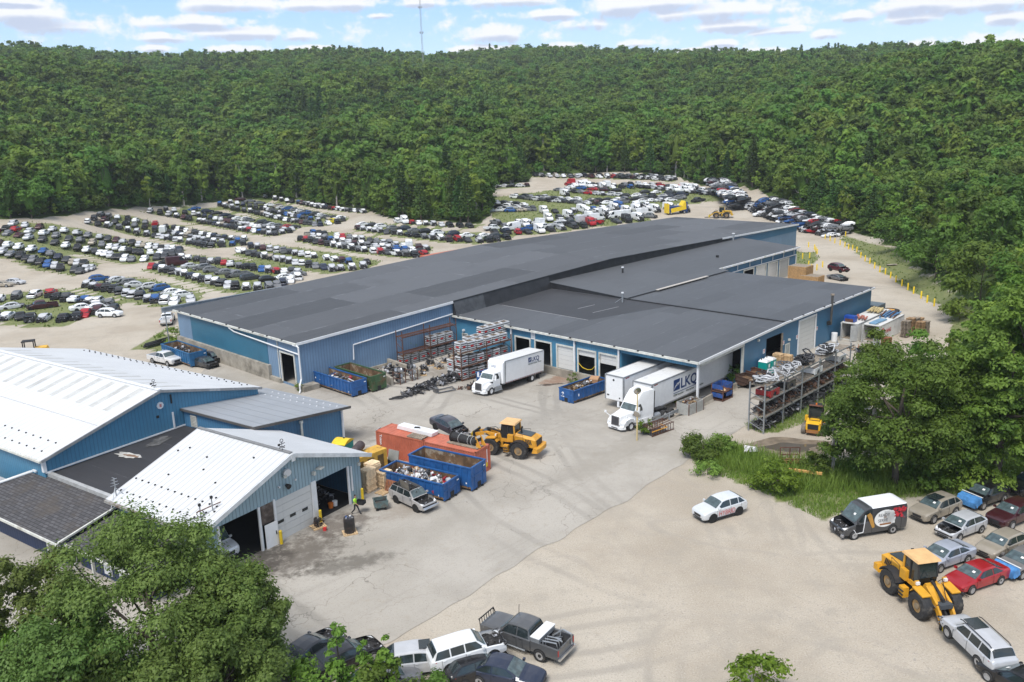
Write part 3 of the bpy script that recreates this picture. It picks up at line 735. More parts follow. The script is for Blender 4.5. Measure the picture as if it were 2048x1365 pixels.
# ---- dock building in front (with open truck canopy at its right corner)
W2 = thing('dock_building', 'low blue dock building with five truck bays and an open canopy corner over two trailers', 'warehouse', BO, BA)
D = [(-29.0, -26.2), (-25.3, -22.4), (-21.4, -18.5), (-17.8, -14.9), (-14.3, -11.5)]
mb = MB(BLU3); fl = .42
X0 = -41.5
wall(mb, (X0, 0), (0, 0), [(0, 4.85), (-X0, 4.85)], [(a - X0, b - X0, fl, 3.5) for a, b in D] + [(-10.9 - X0, -X0 - .15, -.8, 4.15)], zb=-.8)
wall(mb, (-10.9, 0), (-10.9, 10.3), [(0, 4.85), (10.3, 5.1)], zb=-.8)
wall(mb, (-10.9, 10.3), (0, 10.3), [(0, 5.1), (10.9, 5.1)], [(.6, 10.6, .3, 4.1)], zb=-.8)
mb.build('wall', W2)
mb = MB(BLU4)
wall(mb, (0, 10.3), (0, 50.3), [(0, 5.15), (10.7, 5.5), (40, 5.5)], [(6.0, 10.1, -.2, 4.25), (15.1, 20.3, -.2, 4.75)], zb=-.5)
wall(mb, (-28.3, 50.3), (0, 50.3), [(0, 5.5), (28.3, 5.5)])
mb.build('side_wall', W2)
mb = MB(FELT2)
slab(mb, [(X0, -.35, 4.95), (.3, -.35, 4.95), (.3, 20.9, 5.63), (X0, 20.9, 5.63)], .14)
slab(mb, [(-28.3, 20.9, 5.66), (.3, 20.9, 5.66), (.3, 50.6, 5.6), (-28.3, 50.6, 5.6)], .16)
mb.bar((-25.4, 20.9, 5.7), (.2, 20.9, 5.68), .25, .16, MEMB)
mb.build('roof', W2)
slab_ = MB(FELT3); slab(slab_, [(-40.6, 8.2, 5.232), (-22.5, 8.0, 5.225), (-17.5, 20.7, 5.632), (-40.6, 20.7, 5.632)], .006); slab_.build('recessed_roof_patch', W2)
mb = MB(mat('pale_seam', (.3, .3, .31))); mb.bar((-39.5, 8.1, 5.24), (-22.5, 7.9, 5.235), .12, .02); mb.bar((-28, 12.4, 5.375), (-27.4, 15.6, 5.48), .1, .02); mb.bar((-24.6, 11.6, 5.35), (-23.6, 16.4, 5.5), .1, .02); mb.box((-41, .4, 4.98), (1.2, .35, .02)); mb.build('roof_seam', W2)
mb = MB(CREAM); mb.box((X0 / 2 + .15, -.45, 4.83), (-X0 + .3, .2, .26))
for i in range(12): mb.box((-40 + i * 3.55, -.5, 5.0), (.22, .2, .12), BLACK)
mb.build('gutter', W2)
MB(WHITE).bar((.36, -.4, 4.86), (.36, 20.9, 5.55), .12, .3).build('fascia', W2)
mb = MB(WHITE); mb.bar((.36, 20.9, 5.55), (.36, 50.6, 5.5), .14, .26)
for i in range(9): mb.box((.36, 22.5 + i * 3.3, 5.72), (.18, .22, .1), BLACK)
mb.build('fascia', W2)
MB(CREAM).bar((.2, .1, 4.55), (.2, 10.2, 4.85), .1, .42).build('canopy_beam', W2)
mb = MB(CONC); mb.box((-20.2, -.14, -.2), (18.6, .4, 1.2)); mb.box((-35.6, -.1, -.45), (11.6, .25, .7)); mb.build('dock_wall', W2)
for a, b in D:
    mb = MB(CREAM); frame(mb, 'y', -.06, a, b, fl, 3.5, .2, .12); mb.build('door_frame', W2)
panel_door(W2, 'y', .1, -21.4, -18.5, fl, 3.5)
panel_door(W2, 'y', .1, -17.8, -14.9, 2.75, 3.5, label='half open white dock door')
panel_door(W2, 'y', .1, -14.3, -11.5, 2.25, 3.5)
MB(YELLOW).tube([(-17.7, -.1, 1.7), (-17, -.12, 1.2), (-16.2, -.12, 1.05), (-15.5, -.12, 1.2), (-15, -.1, 1.7)], .04, 6).build('safety_chain', W2)
for x in (-29.6, -18.25, -11.15):
    mb = MB(WHITE); mb.box((x, -.22, 2.2), (.2, .18, 5.0)); mb.build('downpipe', W2)
for x, y, w_ in ((0, 0, .24), (.02, 10.2, .26)):
    MB(WHITE if y < 1 else CREAM).box((x, y, 1.85), (w_, w_, 5.4)).build('canopy_post', W2)
mb = MB(WHITE); mb.box((-25.65, -.05, 4.1), (.75, .06, .95)); sg = mb.build('dock_sign', W2)
text('12', .42, mat('sign_grey', (.3, .3, .32)), sg, (-25.9, -.09, 4.15), (R(90), 0, 0)); text('DOCK', .18, MATS['sign_grey'], sg, (-25.95, -.09, 3.85), (R(90), 0, 0))
mb = MB(CREAM); frame(mb, 'y', -.05, -39.8, -38.7, .1, 2.35, .1); mb.box((-39.25, -.04, 1.2), (1.05, .05, 2.3), mat('grey_door', (.2, .21, .21))); mb.build('service_door', W2)
lm_ = MB(WHITE); lm_.box((-39.4, -.15, 2.9), (.3, .3, .28)); lm_.build('wall_lamp', W2)
mb = MB(CREAM); frame(mb, 'x', .06, 25.4, 30.6, -.2, 4.75, .26, .12, WHITE); mb.build('door_frame', W2)
panel_door(W2, 'x', -.08, 25.4, 30.6, -.1, 4.75)
MB(OLDWOOD).box((.05, 20.55, 2.0), (.14, .3, 4.4)).build('door_jamb', W2)
mb = MB(mat('grey_steel_door', (.36, .39, .38))); mb.box((.04, 22.2, 1.15), (.06, 1.05, 2.3)); mb.box((.06, 22.2, 2.38), (.08, 1.25, .12), CREAM); mb.box((.06, 21.6, 1.15), (.08, .1, 2.3), CREAM); mb.box((.06, 22.8, 1.15), (.08, .1, 2.3), CREAM); sd_ = mb.build('service_door', W2)
MB(BLACK).box((.12, 21.85, 1.1), (.06, .06, .16)).build('handle', sd_)
for y, z in ((22.5, 2.9), (13.9, 4.6)): MB(CREAM).box((.14, y, z), (.26, .3, .26)).build('wall_lamp', W2)
for y in (15.7, 21.0, 25.0, 31.1):
    mb = MB(WHITE); mb.box((.03, y, 2.75), (.05, .5, .55)); g_ = mb.build('notice', W2)
    mb = MB(REDT); mb.box((.062, y, 2.9), (.01, .4, .1)); mb.box((.062, y, 2.68), (.01, .34, .06)); mb.build('printing', g_)
mb = MB(mat('flue_steel', (.12, .115, .11), .45, .5)); mb.tube([(.42, 34.8, 2.7), (.42, 34.8, 7.0)], .17, 12); mb.tube([(.42, 34.8, 6.95), (.42, 34.8, 7.15)], .28, 12, OLDWOOD); mb.box((.25, 34.7, 2.9), (.5, .7, .5), BLACK); mb.build('flue', W2, sharp=40)
stack(W2, -24.8, 19.0, 5.3, 7.0, .14, m=STEEL); mb = MB(STEEL); mb.bar((-25.6, 18.2, 5.55), (-24.8, 19, 6.3), .05); mb.build('pipe_stay', W2)
mb = MB(DARKIN); mb.box((-22, 12, 2), (38, .2, 5)); mb.box((-4, 28, 2.2), (.2, 30, 5.4)); mb.build('dark_backing', W2)  # near-black sheets behind the bays and side doors, painted as unlit depth

# ---- flat roofed rear wing between the two
W3 = thing('rear_wing', 'rear wing with a plain dark flat roof and white doors along its right side', 'warehouse', BO, BA)
mb = MB(MEMB)
wall(mb, (-41.4, 20.9), (-25.4, 20.9), [(0, 6.72), (16, 5.85)], zb=5.3)
mb.build('front_wall', W3)
mb = MB(BLU4); wall(mb, (-28.5, 50.3), (-28.5, 84), [(0, 5.5), (33.7, 5.5)], [(16.7 + 9.6 * 0, 20.6, 0, 3.75), (21.5, 25.4, 0, 3.75), (26.3, 30.2, 0, 3.75), (11.8, 15.7, 0, 3.75)])
wall(mb, (-41.4, 84), (-28.5, 84), [(0, 6.6), (12.9, 5.5)]); mb.build('wall', W3)
mb = MB(felt_roof('felt_wing', (.076, .081, .088), (40, 7), .04, .08))
slab(mb, [(-41.25, 20.8, 6.74), (-25.3, 20.8, 5.86), (-25.3, 51, 5.82), (-41.25, 51, 6.72)], .1)
slab(mb, [(-41.25, 51, 6.715), (-28.1, 51, 5.76), (-28.1, 84.4, 5.62), (-41.25, 84.4, 6.68)], .12)
mb.build('roof', W3)
mb = MB(WHITE); mb.box((-27.95, 67.7, 5.55), (.22, 33.2, .3))
for i in range(8): mb.box((-27.8, 53 + i * 4, 5.6), (.2, .4, .34), CREAM)
mb.build('gutter', W3)
mb = MB(WHITE); mb.bar((-28.35, 51, 4.15), (-28.35, 83.6, 4.15), .16, .14)
for i in range(7): mb.bar((-28.35, 55 + i * 4.6, 4.15), (-28.35, 55 + i * 4.6, 5.4), .1)
mb.bar((-28.35, 83.6, .2), (-28.35, 83.6, 4.15), .16); mb.build('downpipe', W3)
for a in (67.0, 71.8, 76.6):
    panel_door(W3, 'x', -28.55, a, a + 3.9, 0, 3.7)
mb = MB(CREAM)
for a in (62.1, 67.0, 71.8, 76.6): frame(mb, 'x', -28.42, a, a + 3.9, 0, 3.7, .25, .1)
mb.build('door_frame', W3)
MB(mat('pale_trim_strip', (.5, .46, .41))).bar((-25.1, 28.5, 5.9), (-25.1, 43.5, 5.88), .5, .1).build('roof_edge_trim', W3)
stack(W3, -37, 35.5, 6.3, 7.4, .16, m=BLACK); stack(W3, -33.5, 61, 6, 6.5, .3, cap=False, m=BLACK)
mb = MB(DARKIN); mb.box((-32, 67, 2.5), (.2, 32, 4.6)); mb.build('dark_backing', W3)  # near-black backing, the dark inside put into its colour

# ---- the workshop group in the left foreground (its own bearing)
QA = R(55.5); QO = Vector((-22.96, 56.0, 0))
QX = Vector((cos(QA), sin(QA), 0)); QY = Vector((-sin(QA), cos(QA), 0))
def wq(x, y, z=0.0): return QO + QX * x + QY * y + Vector((0, 0, z))
W4 = thing('workshop', 'pale blue gabled workshop with a ribbed white roof and three tall vehicle doors', 'workshop', QO, QA)
WW, WD, ZV, ZG = 16.2, 11.2, 4.25, 7.05
mb = MB(BLU5)
wall(mb, (0, 0), (WW, 0), [(0, ZV), (WW / 2 + .15, ZG), (WW, ZV)], [(1.3, 4.9, 0, 3.65), (5.2, 6.4, 0, 3.65), (6.6, 10.4, 0, 3.55), (10.9, 14.55, 0, 3.55)])
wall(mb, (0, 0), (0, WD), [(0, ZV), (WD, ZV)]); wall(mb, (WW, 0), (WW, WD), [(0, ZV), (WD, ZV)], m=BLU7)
wall(mb, (0, WD), (WW, WD), [(0, ZV), (WW / 2 + .15, ZG), (WW, ZV)]); mb.build('wall', W4)
mb = MB(ROOFW2); g = (ZG - ZV) / (WW / 2)
slab(mb, [(-.75, -.7, ZV - g * .75 + .12), (WW / 2 + .15, -.7, ZG + .12), (WW / 2 + .15, WD + .05, ZG + .12), (-.75, WD + .05, ZV - g * .75 + .12)], .1)
slab(mb, [(WW / 2 + .15, -.7, ZG + .12), (WW + .7, -.7, ZV - g * .7 + .12), (WW + .7, WD + .05, ZV - g * .7 + .12), (WW / 2 + .15, WD + .05, ZG + .12)], .1)
mb.build('roof', W4)
def guard(parent, pts, d, m):
    me = MB(m).box((0, 0, 0), d).mesh('snow_guard')
    for p in pts: o = bpy.data.objects.new('snow_guard', me); COL.objects.link(o); o.parent = parent; o.location = p
mb = MB(mat('ridge_cap_grey', (.2, .2, .2))); mb.box((WW / 2 + .15, WD / 2 - .3, ZG + .17), (.32, WD + .6, .06)); mb.build('ridge_cap', W4)
mb = MB(mat('bargeboard_white', (.62, .64, .65), .5, dirt=(.4, .34, .28), dl=(.55, .8)))
mb.bar((-.8, -.75, ZV - g * .75 - .02), (WW / 2 + .15, -.75, ZG - .02), .1, .34); mb.bar((WW / 2 + .15, -.75, ZG - .02), (WW + .75, -.75, ZV - g * .7 - .02), .1, .34)
mb.box((WW / 2 + .15, -.82, ZG - .2), (.34, .06, .6)); mb.build('bargeboard', W4)
mb = MB(mat('old_gutter', (.34, .33, .31), .6, dirt=(.14, .09, .06), dl=(.45, .6), ds=1.5)); mb.box((-.85, WD / 2 - .3, ZV - g * .75 - .03), (.18, WD + .6, .2)); mb.build('gutter', W4)
rz_ = lambda x: ZV + g * x + .15
guard(W4, [(x, WD - .4 - i * .86, rz_(x)) for i in range(13) for x in (.35, 1.75)] + [(x, y, rz_(x)) for x, y in ((5.4, 10.2), (6, 9.4), (4.4, 5.5), (3.6, 3), (6.8, 2.2), (2.4, 1.4), (5.6, 6.6), (3, 8.2), (1.0, .8), (1.3, .2))], (.13, .1, .1), BLACK)
for x, z, w_ in ((1.22, 3.75, .2), (4.98, 3.7, .2), (6.5, 3.75, .2), (14.62, 3.6, .2), (10.65, 3.7, .5)): MB(WHITE).box((x, -.05, z / 2), (w_, .14, z)).build('door_post', W4)
mb = MB(mat('stained_plywood', (.10, .075, .06), .8, var=.5, sc=1.5, dirt=(.2, .21, .23), dl=(.55, .75), ds=1.5)); mb.box((5.8, .02, 2.85), (1.25, .05, 1.6)); mb.build('plywood_infill', W4)
mb = MB(TRUCKW); mb.box((5.85, -.22, 1.02), (1.15, .07, 2.05), rz=R(-3)); dd = mb.build('white_door_leaf', W4); MB(BLACK).box((6.25, -.3, 1.1), (.06, .06, .3)).build('handle', dd)
panel_door(W4, 'y', .06, 6.6, 10.4, 0, 3.55, windows=[(6.75, 7.35, 1.5, 1.75), (8.0, 8.6, 1.55, 1.8), (9.3, 9.9, 1.5, 1.75)])
MB(WHITE).box((14.95, -.12, 2.35), (.12, .12, 2.3)).build('downpipe', W4)
mb = MB(CREAM); mb.tube([(7.9, -.35, 5.55), (7.98, -.12, 5.6)], [.33, .3], 14, WHITE); mb.tube([(7.8, -.1, 5.35), (7.7, -.3, 5.3)], .16, 8); mb.build('satellite_dish', W4, sharp=40)
mb = MB(CREAM); mb.box((10.7, -.2, 4.45), (.22, .3, .3)); mb.box((11.3, -.35, 4.75), (.55, .5, .12), rz=.3); mb.build('flood_lamp', W4)
mb = MB(WHITE); mb.box((7.1, -.12, 4.6), (.12, .2, .12)); mb.box((8.8, -.12, 4.6), (.12, .2, .12)); mb.build('camera_box', W4)
mb = MB(BLACK); mb.tube([(7.85, -.1, 4.5), (7.85, -.45, 4.4)], [.12, .24], 10); mb.build('lamp_shade', W4, sharp=40)
mb = MB(CREAM); mb.box((15.95, -.1, 3.35), (.24, .2, .3)); mb.build('meter_box', W4)
mb = MB(STEEL)
for x, y, h in ((.5, .75, 1.0), (1.35, .45, 1.05)):
    mb.tube([(x, y, rz_(x)), (x, y, rz_(x) + h)], .05, 8); mb.box((x, y, rz_(x) + h), (.16, .16, .2), BLACK)
mb.bar((.2, .8, rz_(.5) + .5), (2.0, .3, rz_(.5) + .75), .06, m=RUST)
mb.tube([(.5 + .3 * cos(a), .75 + .12 * sin(a), rz_(.5) + .3 + .22 * sin(a)) for a in [k * .7 for k in range(10)]], .035, 6, BLACK, False)
mb.tube([(.3, .8, rz_(.3) + .15), (-.2, 1.3, rz_(0) + .1), (-.7, 1.6, rz_(-.6)), (-.8, 1.9, 3.4), (-.6, 2.2, 2.4)], .035, 6, BLACK)
mb.build('service_mast', W4)
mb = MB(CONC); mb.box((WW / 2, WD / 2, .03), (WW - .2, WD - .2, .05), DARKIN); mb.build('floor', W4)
def weathervane(parent, x, y, z, s=1.0):
    mb = MB(BLACK); mb.tube([(x, y, z), (x, y, z + 1.1 * s)], .02, 6)
    for a in range(4): mb.bar((x, y, z + .45 * s), (x + .3 * s * cos(a * pi / 2), y + .3 * s * sin(a * pi / 2), z + .45 * s), .04); mb.box((x + .34 * s * cos(a * pi / 2), y + .34 * s * sin(a * pi / 2), z + .45 * s), (.06, .06, .07))
    mb.bar((x - .4 * s, y, z + .8 * s), (x + .4 * s, y, z + .8 * s), .04); mb.box((x - .4 * s, y, z + .8 * s), (.2, .05, .16))
    k = 12
    for i in range(k): mb.bar((x + .2 * s * cos(2 * pi * i / k), y, z + 1.15 * s + .2 * s * sin(2 * pi * i / k)), (x + .2 * s * cos(2 * pi * (i + 1) / k), y, z + 1.15 * s + .2 * s * sin(2 * pi * (i + 1) / k)), .035)
    mb.build('weathervane', parent)
weathervane(W4, 8.2, .35, ZG + .15, .75)
# bollards at the workshop doors
for x, lb in ((6.5, 'yellow steel post beside the white door leaf of the workshop'), (10.75, 'yellow steel post between the panel door and the open bay'), (15.75, 'yellow steel post at the right corner of the workshop')):
    b_ = MB(YELLOW).tube([(0, 0, 0), (0, 0, 1.15), (0, 0, 1.2)], [.13, .13, .07], 12).build('door_bollard', loc=wq(x, -.45), sharp=40); tag(b_, lb, 'bollard', 'yellow posts at the workshop doors')

W5 = thing('white_roof_hall', 'blue metal hall with a broad white gabled roof at the left edge', 'hall', QO, QA)
HX0, HX1, HY0, HY1, HZ, HG = 0, 23.3, 22.0, 56.5, 5.0, 7.95
mb = MB(BLU6)
wall(mb, (HX0, HY0), (HX1, HY0), [(0, HZ), (11.65, HG), (23.3, HZ)]); wall(mb, (HX0, HY1), (HX1, HY1), [(0, HZ), (11.65, HG), (23.3, HZ)])
wall(mb, (HX0, HY0), (HX0, HY1), [(0, HZ), (34.5, HZ)], [(1.6, 2.7, 0, 2.1)]); wall(mb, (HX1, HY0), (HX1, HY1), [(0, HZ), (34.5, HZ)]); mb.build('wall', W5)
mb = MB(ROOFW); g = (HG - HZ) / 11.65
slab(mb, [(-.3, HY0 - .3, HZ - .3 * g + .1), (11.65, HY0 - .3, HG + .1), (11.65, HY1 + .3, HG + .1), (-.3, HY1 + .3, HZ - .3 * g + .1)], .1)
slab(mb, [(11.65, HY0 - .3, HG + .1), (23.6, HY0 - .3, HZ - .3 * g + .1), (23.6, HY1 + .3, HZ - .3 * g + .1), (11.65, HY1 + .3, HG + .1)], .1)
mb.build('roof', W5)
mb = MB(WHITE); mb.box((11.65, (HY0 + HY1) / 2, HG + .14), (.45, HY1 - HY0 + .6, .07)); mb.build('ridge_cap', W5)
mb = MB(mat('fibreglass_skylight', (.50, .50, .48), .5, var=.1, dirt=(.38, .38, .37), dl=(.5, .7)))
hz = lambda x: HZ + g * (x if x < 11.65 else 23.3 - x) + .1
for i in range(13):
    y = HY0 + 1.6 + i * 2.4 + (.9 if i > 8 else 0)
    slab(mb, [(7.2, y, hz(7.2) + .012), (11.2, y, hz(11.2) + .012), (11.2, y + .8, hz(11.2) + .012), (7.2, y + .8, hz(7.2) + .012)], .01)
    slab(mb, [(12.1, y, hz(12.1) + .012), (15.4, y, hz(15.4) + .012), (15.4, y + .5, hz(15.4) + .012), (12.1, y + .5, hz(12.1) + .012)], .01)
mb.build('skylight', W5)
guard(W5, [(x, HY0 + 1.2 + i * 1.3, hz(x) + .05) for i in range(25) for x in (.6, 1.9, 22.9, 22.2)], (.13, .1, .1), BLACK)
mb = MB(mat('roof_lap_line', (.45, .45, .45))); mb.box((5.2, (HY0 + HY1) / 2, hz(5.2) + .01), (.08, HY1 - HY0, .012)); mb.build('sheet_lap', W5)
mb = MB(mat('grey_fascia', (.28, .28, .28), .6, dirt=(.5, .5, .5), dl=(.5, .7)))
mb.bar((-.3, HY0 - .36, HZ - .3 * g - .02), (11.65, HY0 - .36, HG - .02), .1, .26); mb.bar((11.65, HY0 - .36, HG - .02), (23.6, HY0 - .36, HZ - .3 * g - .02), .1, .26); mb.build('bargeboard', W5)
mb = MB(CREAM); mb.box((-.38, (HY0 + HY1) / 2, HZ - .12), (.16, HY1 - HY0 + .6, .18)); mb.build('gutter', W5)
mb = MB(WHITE); mb.box((-.02, HY0 - .02, 4.4), (.3, .3, 1.2)); mb.box((12.8, HY0 - .1, 4.6), (.14, .14, 1.6)); mb.bar((0, HY0 - .12, 3.72), (14, HY0 - .12, 3.72), .12); mb.build('trim', W5)
mb = MB(WHITE); mb.tube([(11.6, HY0 - .12, 6.45), (11.6, HY0 - .02, 6.45)], .36, 8); rd = mb.build('round_sign', W5); mb = MB(mat('sign_pink', (.5, .2, .2))); mb.box((11.6, HY0 - .14, 6.45), (.22, .02, .3)); mb.build('printing', rd)
mb = MB(BLACK); mb.box((11.2, HY0 - .05, 5.4), (.24, .1, .24)); mb.box((12.85, HY0 - .06, 6.75), (.14, .1, .9)); mb.build('wall_vent', W5)
mb = MB(CREAM); mb.box((-.2, HY0 + 2.2, 2.7), (.4, .5, .12)); mb.build('door_hood', W5)
mb = MB(WHITE); mb.box((-.1, HY0 + 1.6, 3.6), (.15, .6, .16)); mb.build('wall_lamp', W5)
weathervane(W5, 11.65, HY0 + .6, HG + .1, .7)

W6 = thing('grey_roof_annex', 'blue annex with a single pitch grey metal roof between the hall and the workshop', 'annex', QO, QA)
mb = MB(BLU7); AX0, AX1, AY0, AY1 = 14.0, 25.2, 11.4, 21.9
wall(mb, (AX0, AY0), (AX1, AY0), [(0, 5.35), (AX1 - AX0, 3.85)]); wall(mb, (AX0, AY1), (AX1, AY1), [(0, 5.35), (AX1 - AX0, 3.85)])
wall(mb, (AX0, AY0), (AX0, AY1), [(0, 5.35), (AY1 - AY0, 5.35)]); wall(mb, (AX1, AY0), (AX1, AY1), [(0, 3.85), (AY1 - AY0, 3.85)]); mb.build('wall', W6)
mb = MB(ROOFG); slab(mb, [(AX0 - .2, AY0 - .5, 5.5), (AX1 + .9, AY0 - .5, 3.86), (AX1 + .9, AY1 + 2.2, 3.86), (AX0 - .2, AY1 + 2.2, 5.5)], .12); mb.build('roof', W6)
mb = MB(mat('dark_edge', (.09, .085, .08))); mb.bar((AX0 - .25, AY0 - .56, 5.4), (AX1 + .9, AY0 - .56, 3.76), .1, .26); mb.box((AX0 - .26, (AY0 + AY1) / 2, 5.38), (.1, AY1 - AY0 + 1, .22)); mb.build('bargeboard', W6)
guard(W6, [(x, AY0 + .3 + i * 1.0 + k * .5, 5.5 - .1358 * (x - AX0 + .2) + .06) for i in range(11) for k, x in enumerate((AX1 - .2, AX1 - 1.6))], (.14, .12, .08), WHITE)
mb = MB(CREAM); mb.box((AX0 - .05, 20.3, 4.35), (.1, .95, 1.2)); lv = mb.build('louvre', W6); mb = MB(mat('louvre_slot', (.25, .24, .22)))
for i in range(7): mb.box((AX0 - .11, 20.3, 3.85 + i * .16), (.03, .85, .05))
mb.build('slot', lv)
MB(WHITE).box((AX1 + .04, AY0 - .04, 1.9), (.2, .2, 3.7)).build('corner_trim', W6); MB(WHITE).box((AX0 - .05, AY0 - .05, 4.75), (.3, .3, .9)).build('corner_trim', W6)
mb = MB(CREAM); mb.tube([(19.5, AY0 - .35, 2.6), (19.5, AY0 - .35, 4.1)], .12, 10); mb.tube([(19.5, AY0 - .35, 4.05), (19.5, AY0 - .35, 4.3)], .2, 10); mb.build('vent_pipe', W6, sharp=40)

W7 = thing('connector_roof', 'flat black roofed connector between the hall and the workshop, with a pale stain', 'connector', QO, QA)
mb = MB(FELT4); slab(mb, [(.4, 11.25, 3.55), (13.95, 11.25, 3.62), (13.95, 21.95, 3.62), (.4, 21.95, 3.55)], .3); mb.build('roof', W7)
mb = MB(NAVY); mb.box((7, 16.5, 1.6), (13, 10.5, 3.2)); mb.build('wall', W7)
mb = MB(mat('pale_edge_metal', (.5, .5, .49), .4, .3, dirt=(.3, .3, .29), dl=(.5, .7))); mb.box((.32, 16.6, 3.5), (.36, 10.7, .34)); mb.build('edge_trim', W7)
def ql(p): d = p - QO; return d.dot(QX), d.dot(QY)
def blotch(parent, name, x, y, z, rx, ry, m, seed, ang=0):
    r_ = random.Random(seed); n = 22; pts = []
    for i in range(n):
        a = 2 * pi * i / n; k = r_.uniform(.65, 1.1); u, v = rx * k * cos(a), ry * k * sin(a)
        pts.append((x + u * cos(ang) - v * sin(ang), y + u * sin(ang) + v * cos(ang), z))
    MB(m).poly(pts).build(name, parent)
sx_, sy_ = ql(G(256, 911, 3.6)); tx_, ty_ = ql(G(318, 884, 3.6))
blotch(W7, 'pale_stain', sx_, sy_, 3.63, .6, 1.7, mat('stain_pale', (.46, .45, .42), .9, var=.3, sc=2), 3, R(8))
blotch(W7, 'brown_stain', sx_ + .05, sy_ - .4, 3.636, .28, .95, mat('stain_brown', (.24, .15, .10), .9, var=.2), 4, R(8))
blotch(W7, 'faint_stain', tx_, ty_, 3.64, 1.6, .8, mat('stain_faint', (.085, .085, .085), .9, var=.4, sc=2), 5, R(20))

W8 = thing('shingled_office', 'low navy office with a dark shingled lean-to roof and cream porch posts', 'office', QO, QA)
mb = MB(SHING)
slab(mb, [(-5.3, 10.4, 2.45), (.3, 10.9, 3.3), (.3, 24.5, 3.3), (-5.3, 26.5, 2.45)], .12)
slab(mb, [(-4.7, -.3, 2.15), (-.5, -.3, 2.75), (-.5, 10.8, 2.85), (-4.7, 10.35, 2.25)], .12); mb.build('roof', W8)
mb = MB(CREAM); mb.box((-5.38, 18.5, 2.36), (.12, 16.2, .2)); mb.bar((-5.3, 10.42, 2.5), (.3, 10.92, 3.34), .16, .14); mb.box((-4.76, 5.2, 2.1), (.1, 10.8, .18)); mb.bar((-5.3, 26.5, 2.5), (.3, 24.5, 3.36), .1, .14); mb.tube([(.1, 24.3, 3.35), (-3.6, 25.6, 2.85)], .12, 8, WHITE); mb.build('eaves_trim', W8)
mb = MB(NAVY); mb.box((-2.1, 18.5, 1.15), (4.6, 15, 2.2)); mb.box((-2.2, 5.5, 1.0), (3.4, 9.6, 2.0)); mb.build('wall', W8)
for x, y in ((-5.0, 11.0), (-5.0, 12.6), (-4.5, 9.9), (-4.5, 7.4)): MB(CREAM).box((x, y, 1.15), (.18, .18, 2.3)).build('porch_post', W8)
mb = MB(WHITE); mb.box((-4.45, 13.2, 1.2), (.08, 1.1, 1.5)); fw = mb.build('window_frame', W8); mb = MB(GLASS); mb.box((-4.5, 13.2, 1.2), (.04, .9, 1.3)); mb.build('pane', fw)
for y in (2.2, 4.4, 6.4): MB(WHITE).box((-3.95, y, 1.1), (.08, 1.0, 1.4)).build('window_frame', W8)
mast = thing('roof_antenna', 'thin lattice antenna mast standing at the corner of the workshop roof', 'antenna', wq(-.2, 10.6, 3.4), QA)
mb = MB(STEEL); mb.tube([(0, 0, 0), (0, 0, 2.4)], .045, 6); mb.bar((0, 0, 1.6), (-.9, -.5, .1), .04); mb.bar((0, 0, 1.6), (.6, -.8, .6), .04); mb.build('pole', mast)
mb = MB(STEEL)
for i, l in enumerate((.35, .3, .25)): mb.bar((-l, 0, 1.8 + i * .25), (l, 0, 1.8 + i * .25), .03); mb.bar((0, -l, 1.9 + i * .25), (0, l, 1.9 + i * .25), .03)
mb.build('aerial', mast)
# ------------------------------------------------------------------ cars
PLASTIC = mat('black_plastic', (.022, .022, .024), .55, var=.15)
ENGINE = mat('engine_bay', (.03, .028, .027), .6, .2, .5, 5, dirt=(.16, .15, .14), dl=(.55, .7), ds=4)
PLATE = mat('paper_white', (.78, .78, .76), .7, var=.03)
SEAM = mat('panel_gap', (.012, .012, .012), .8)
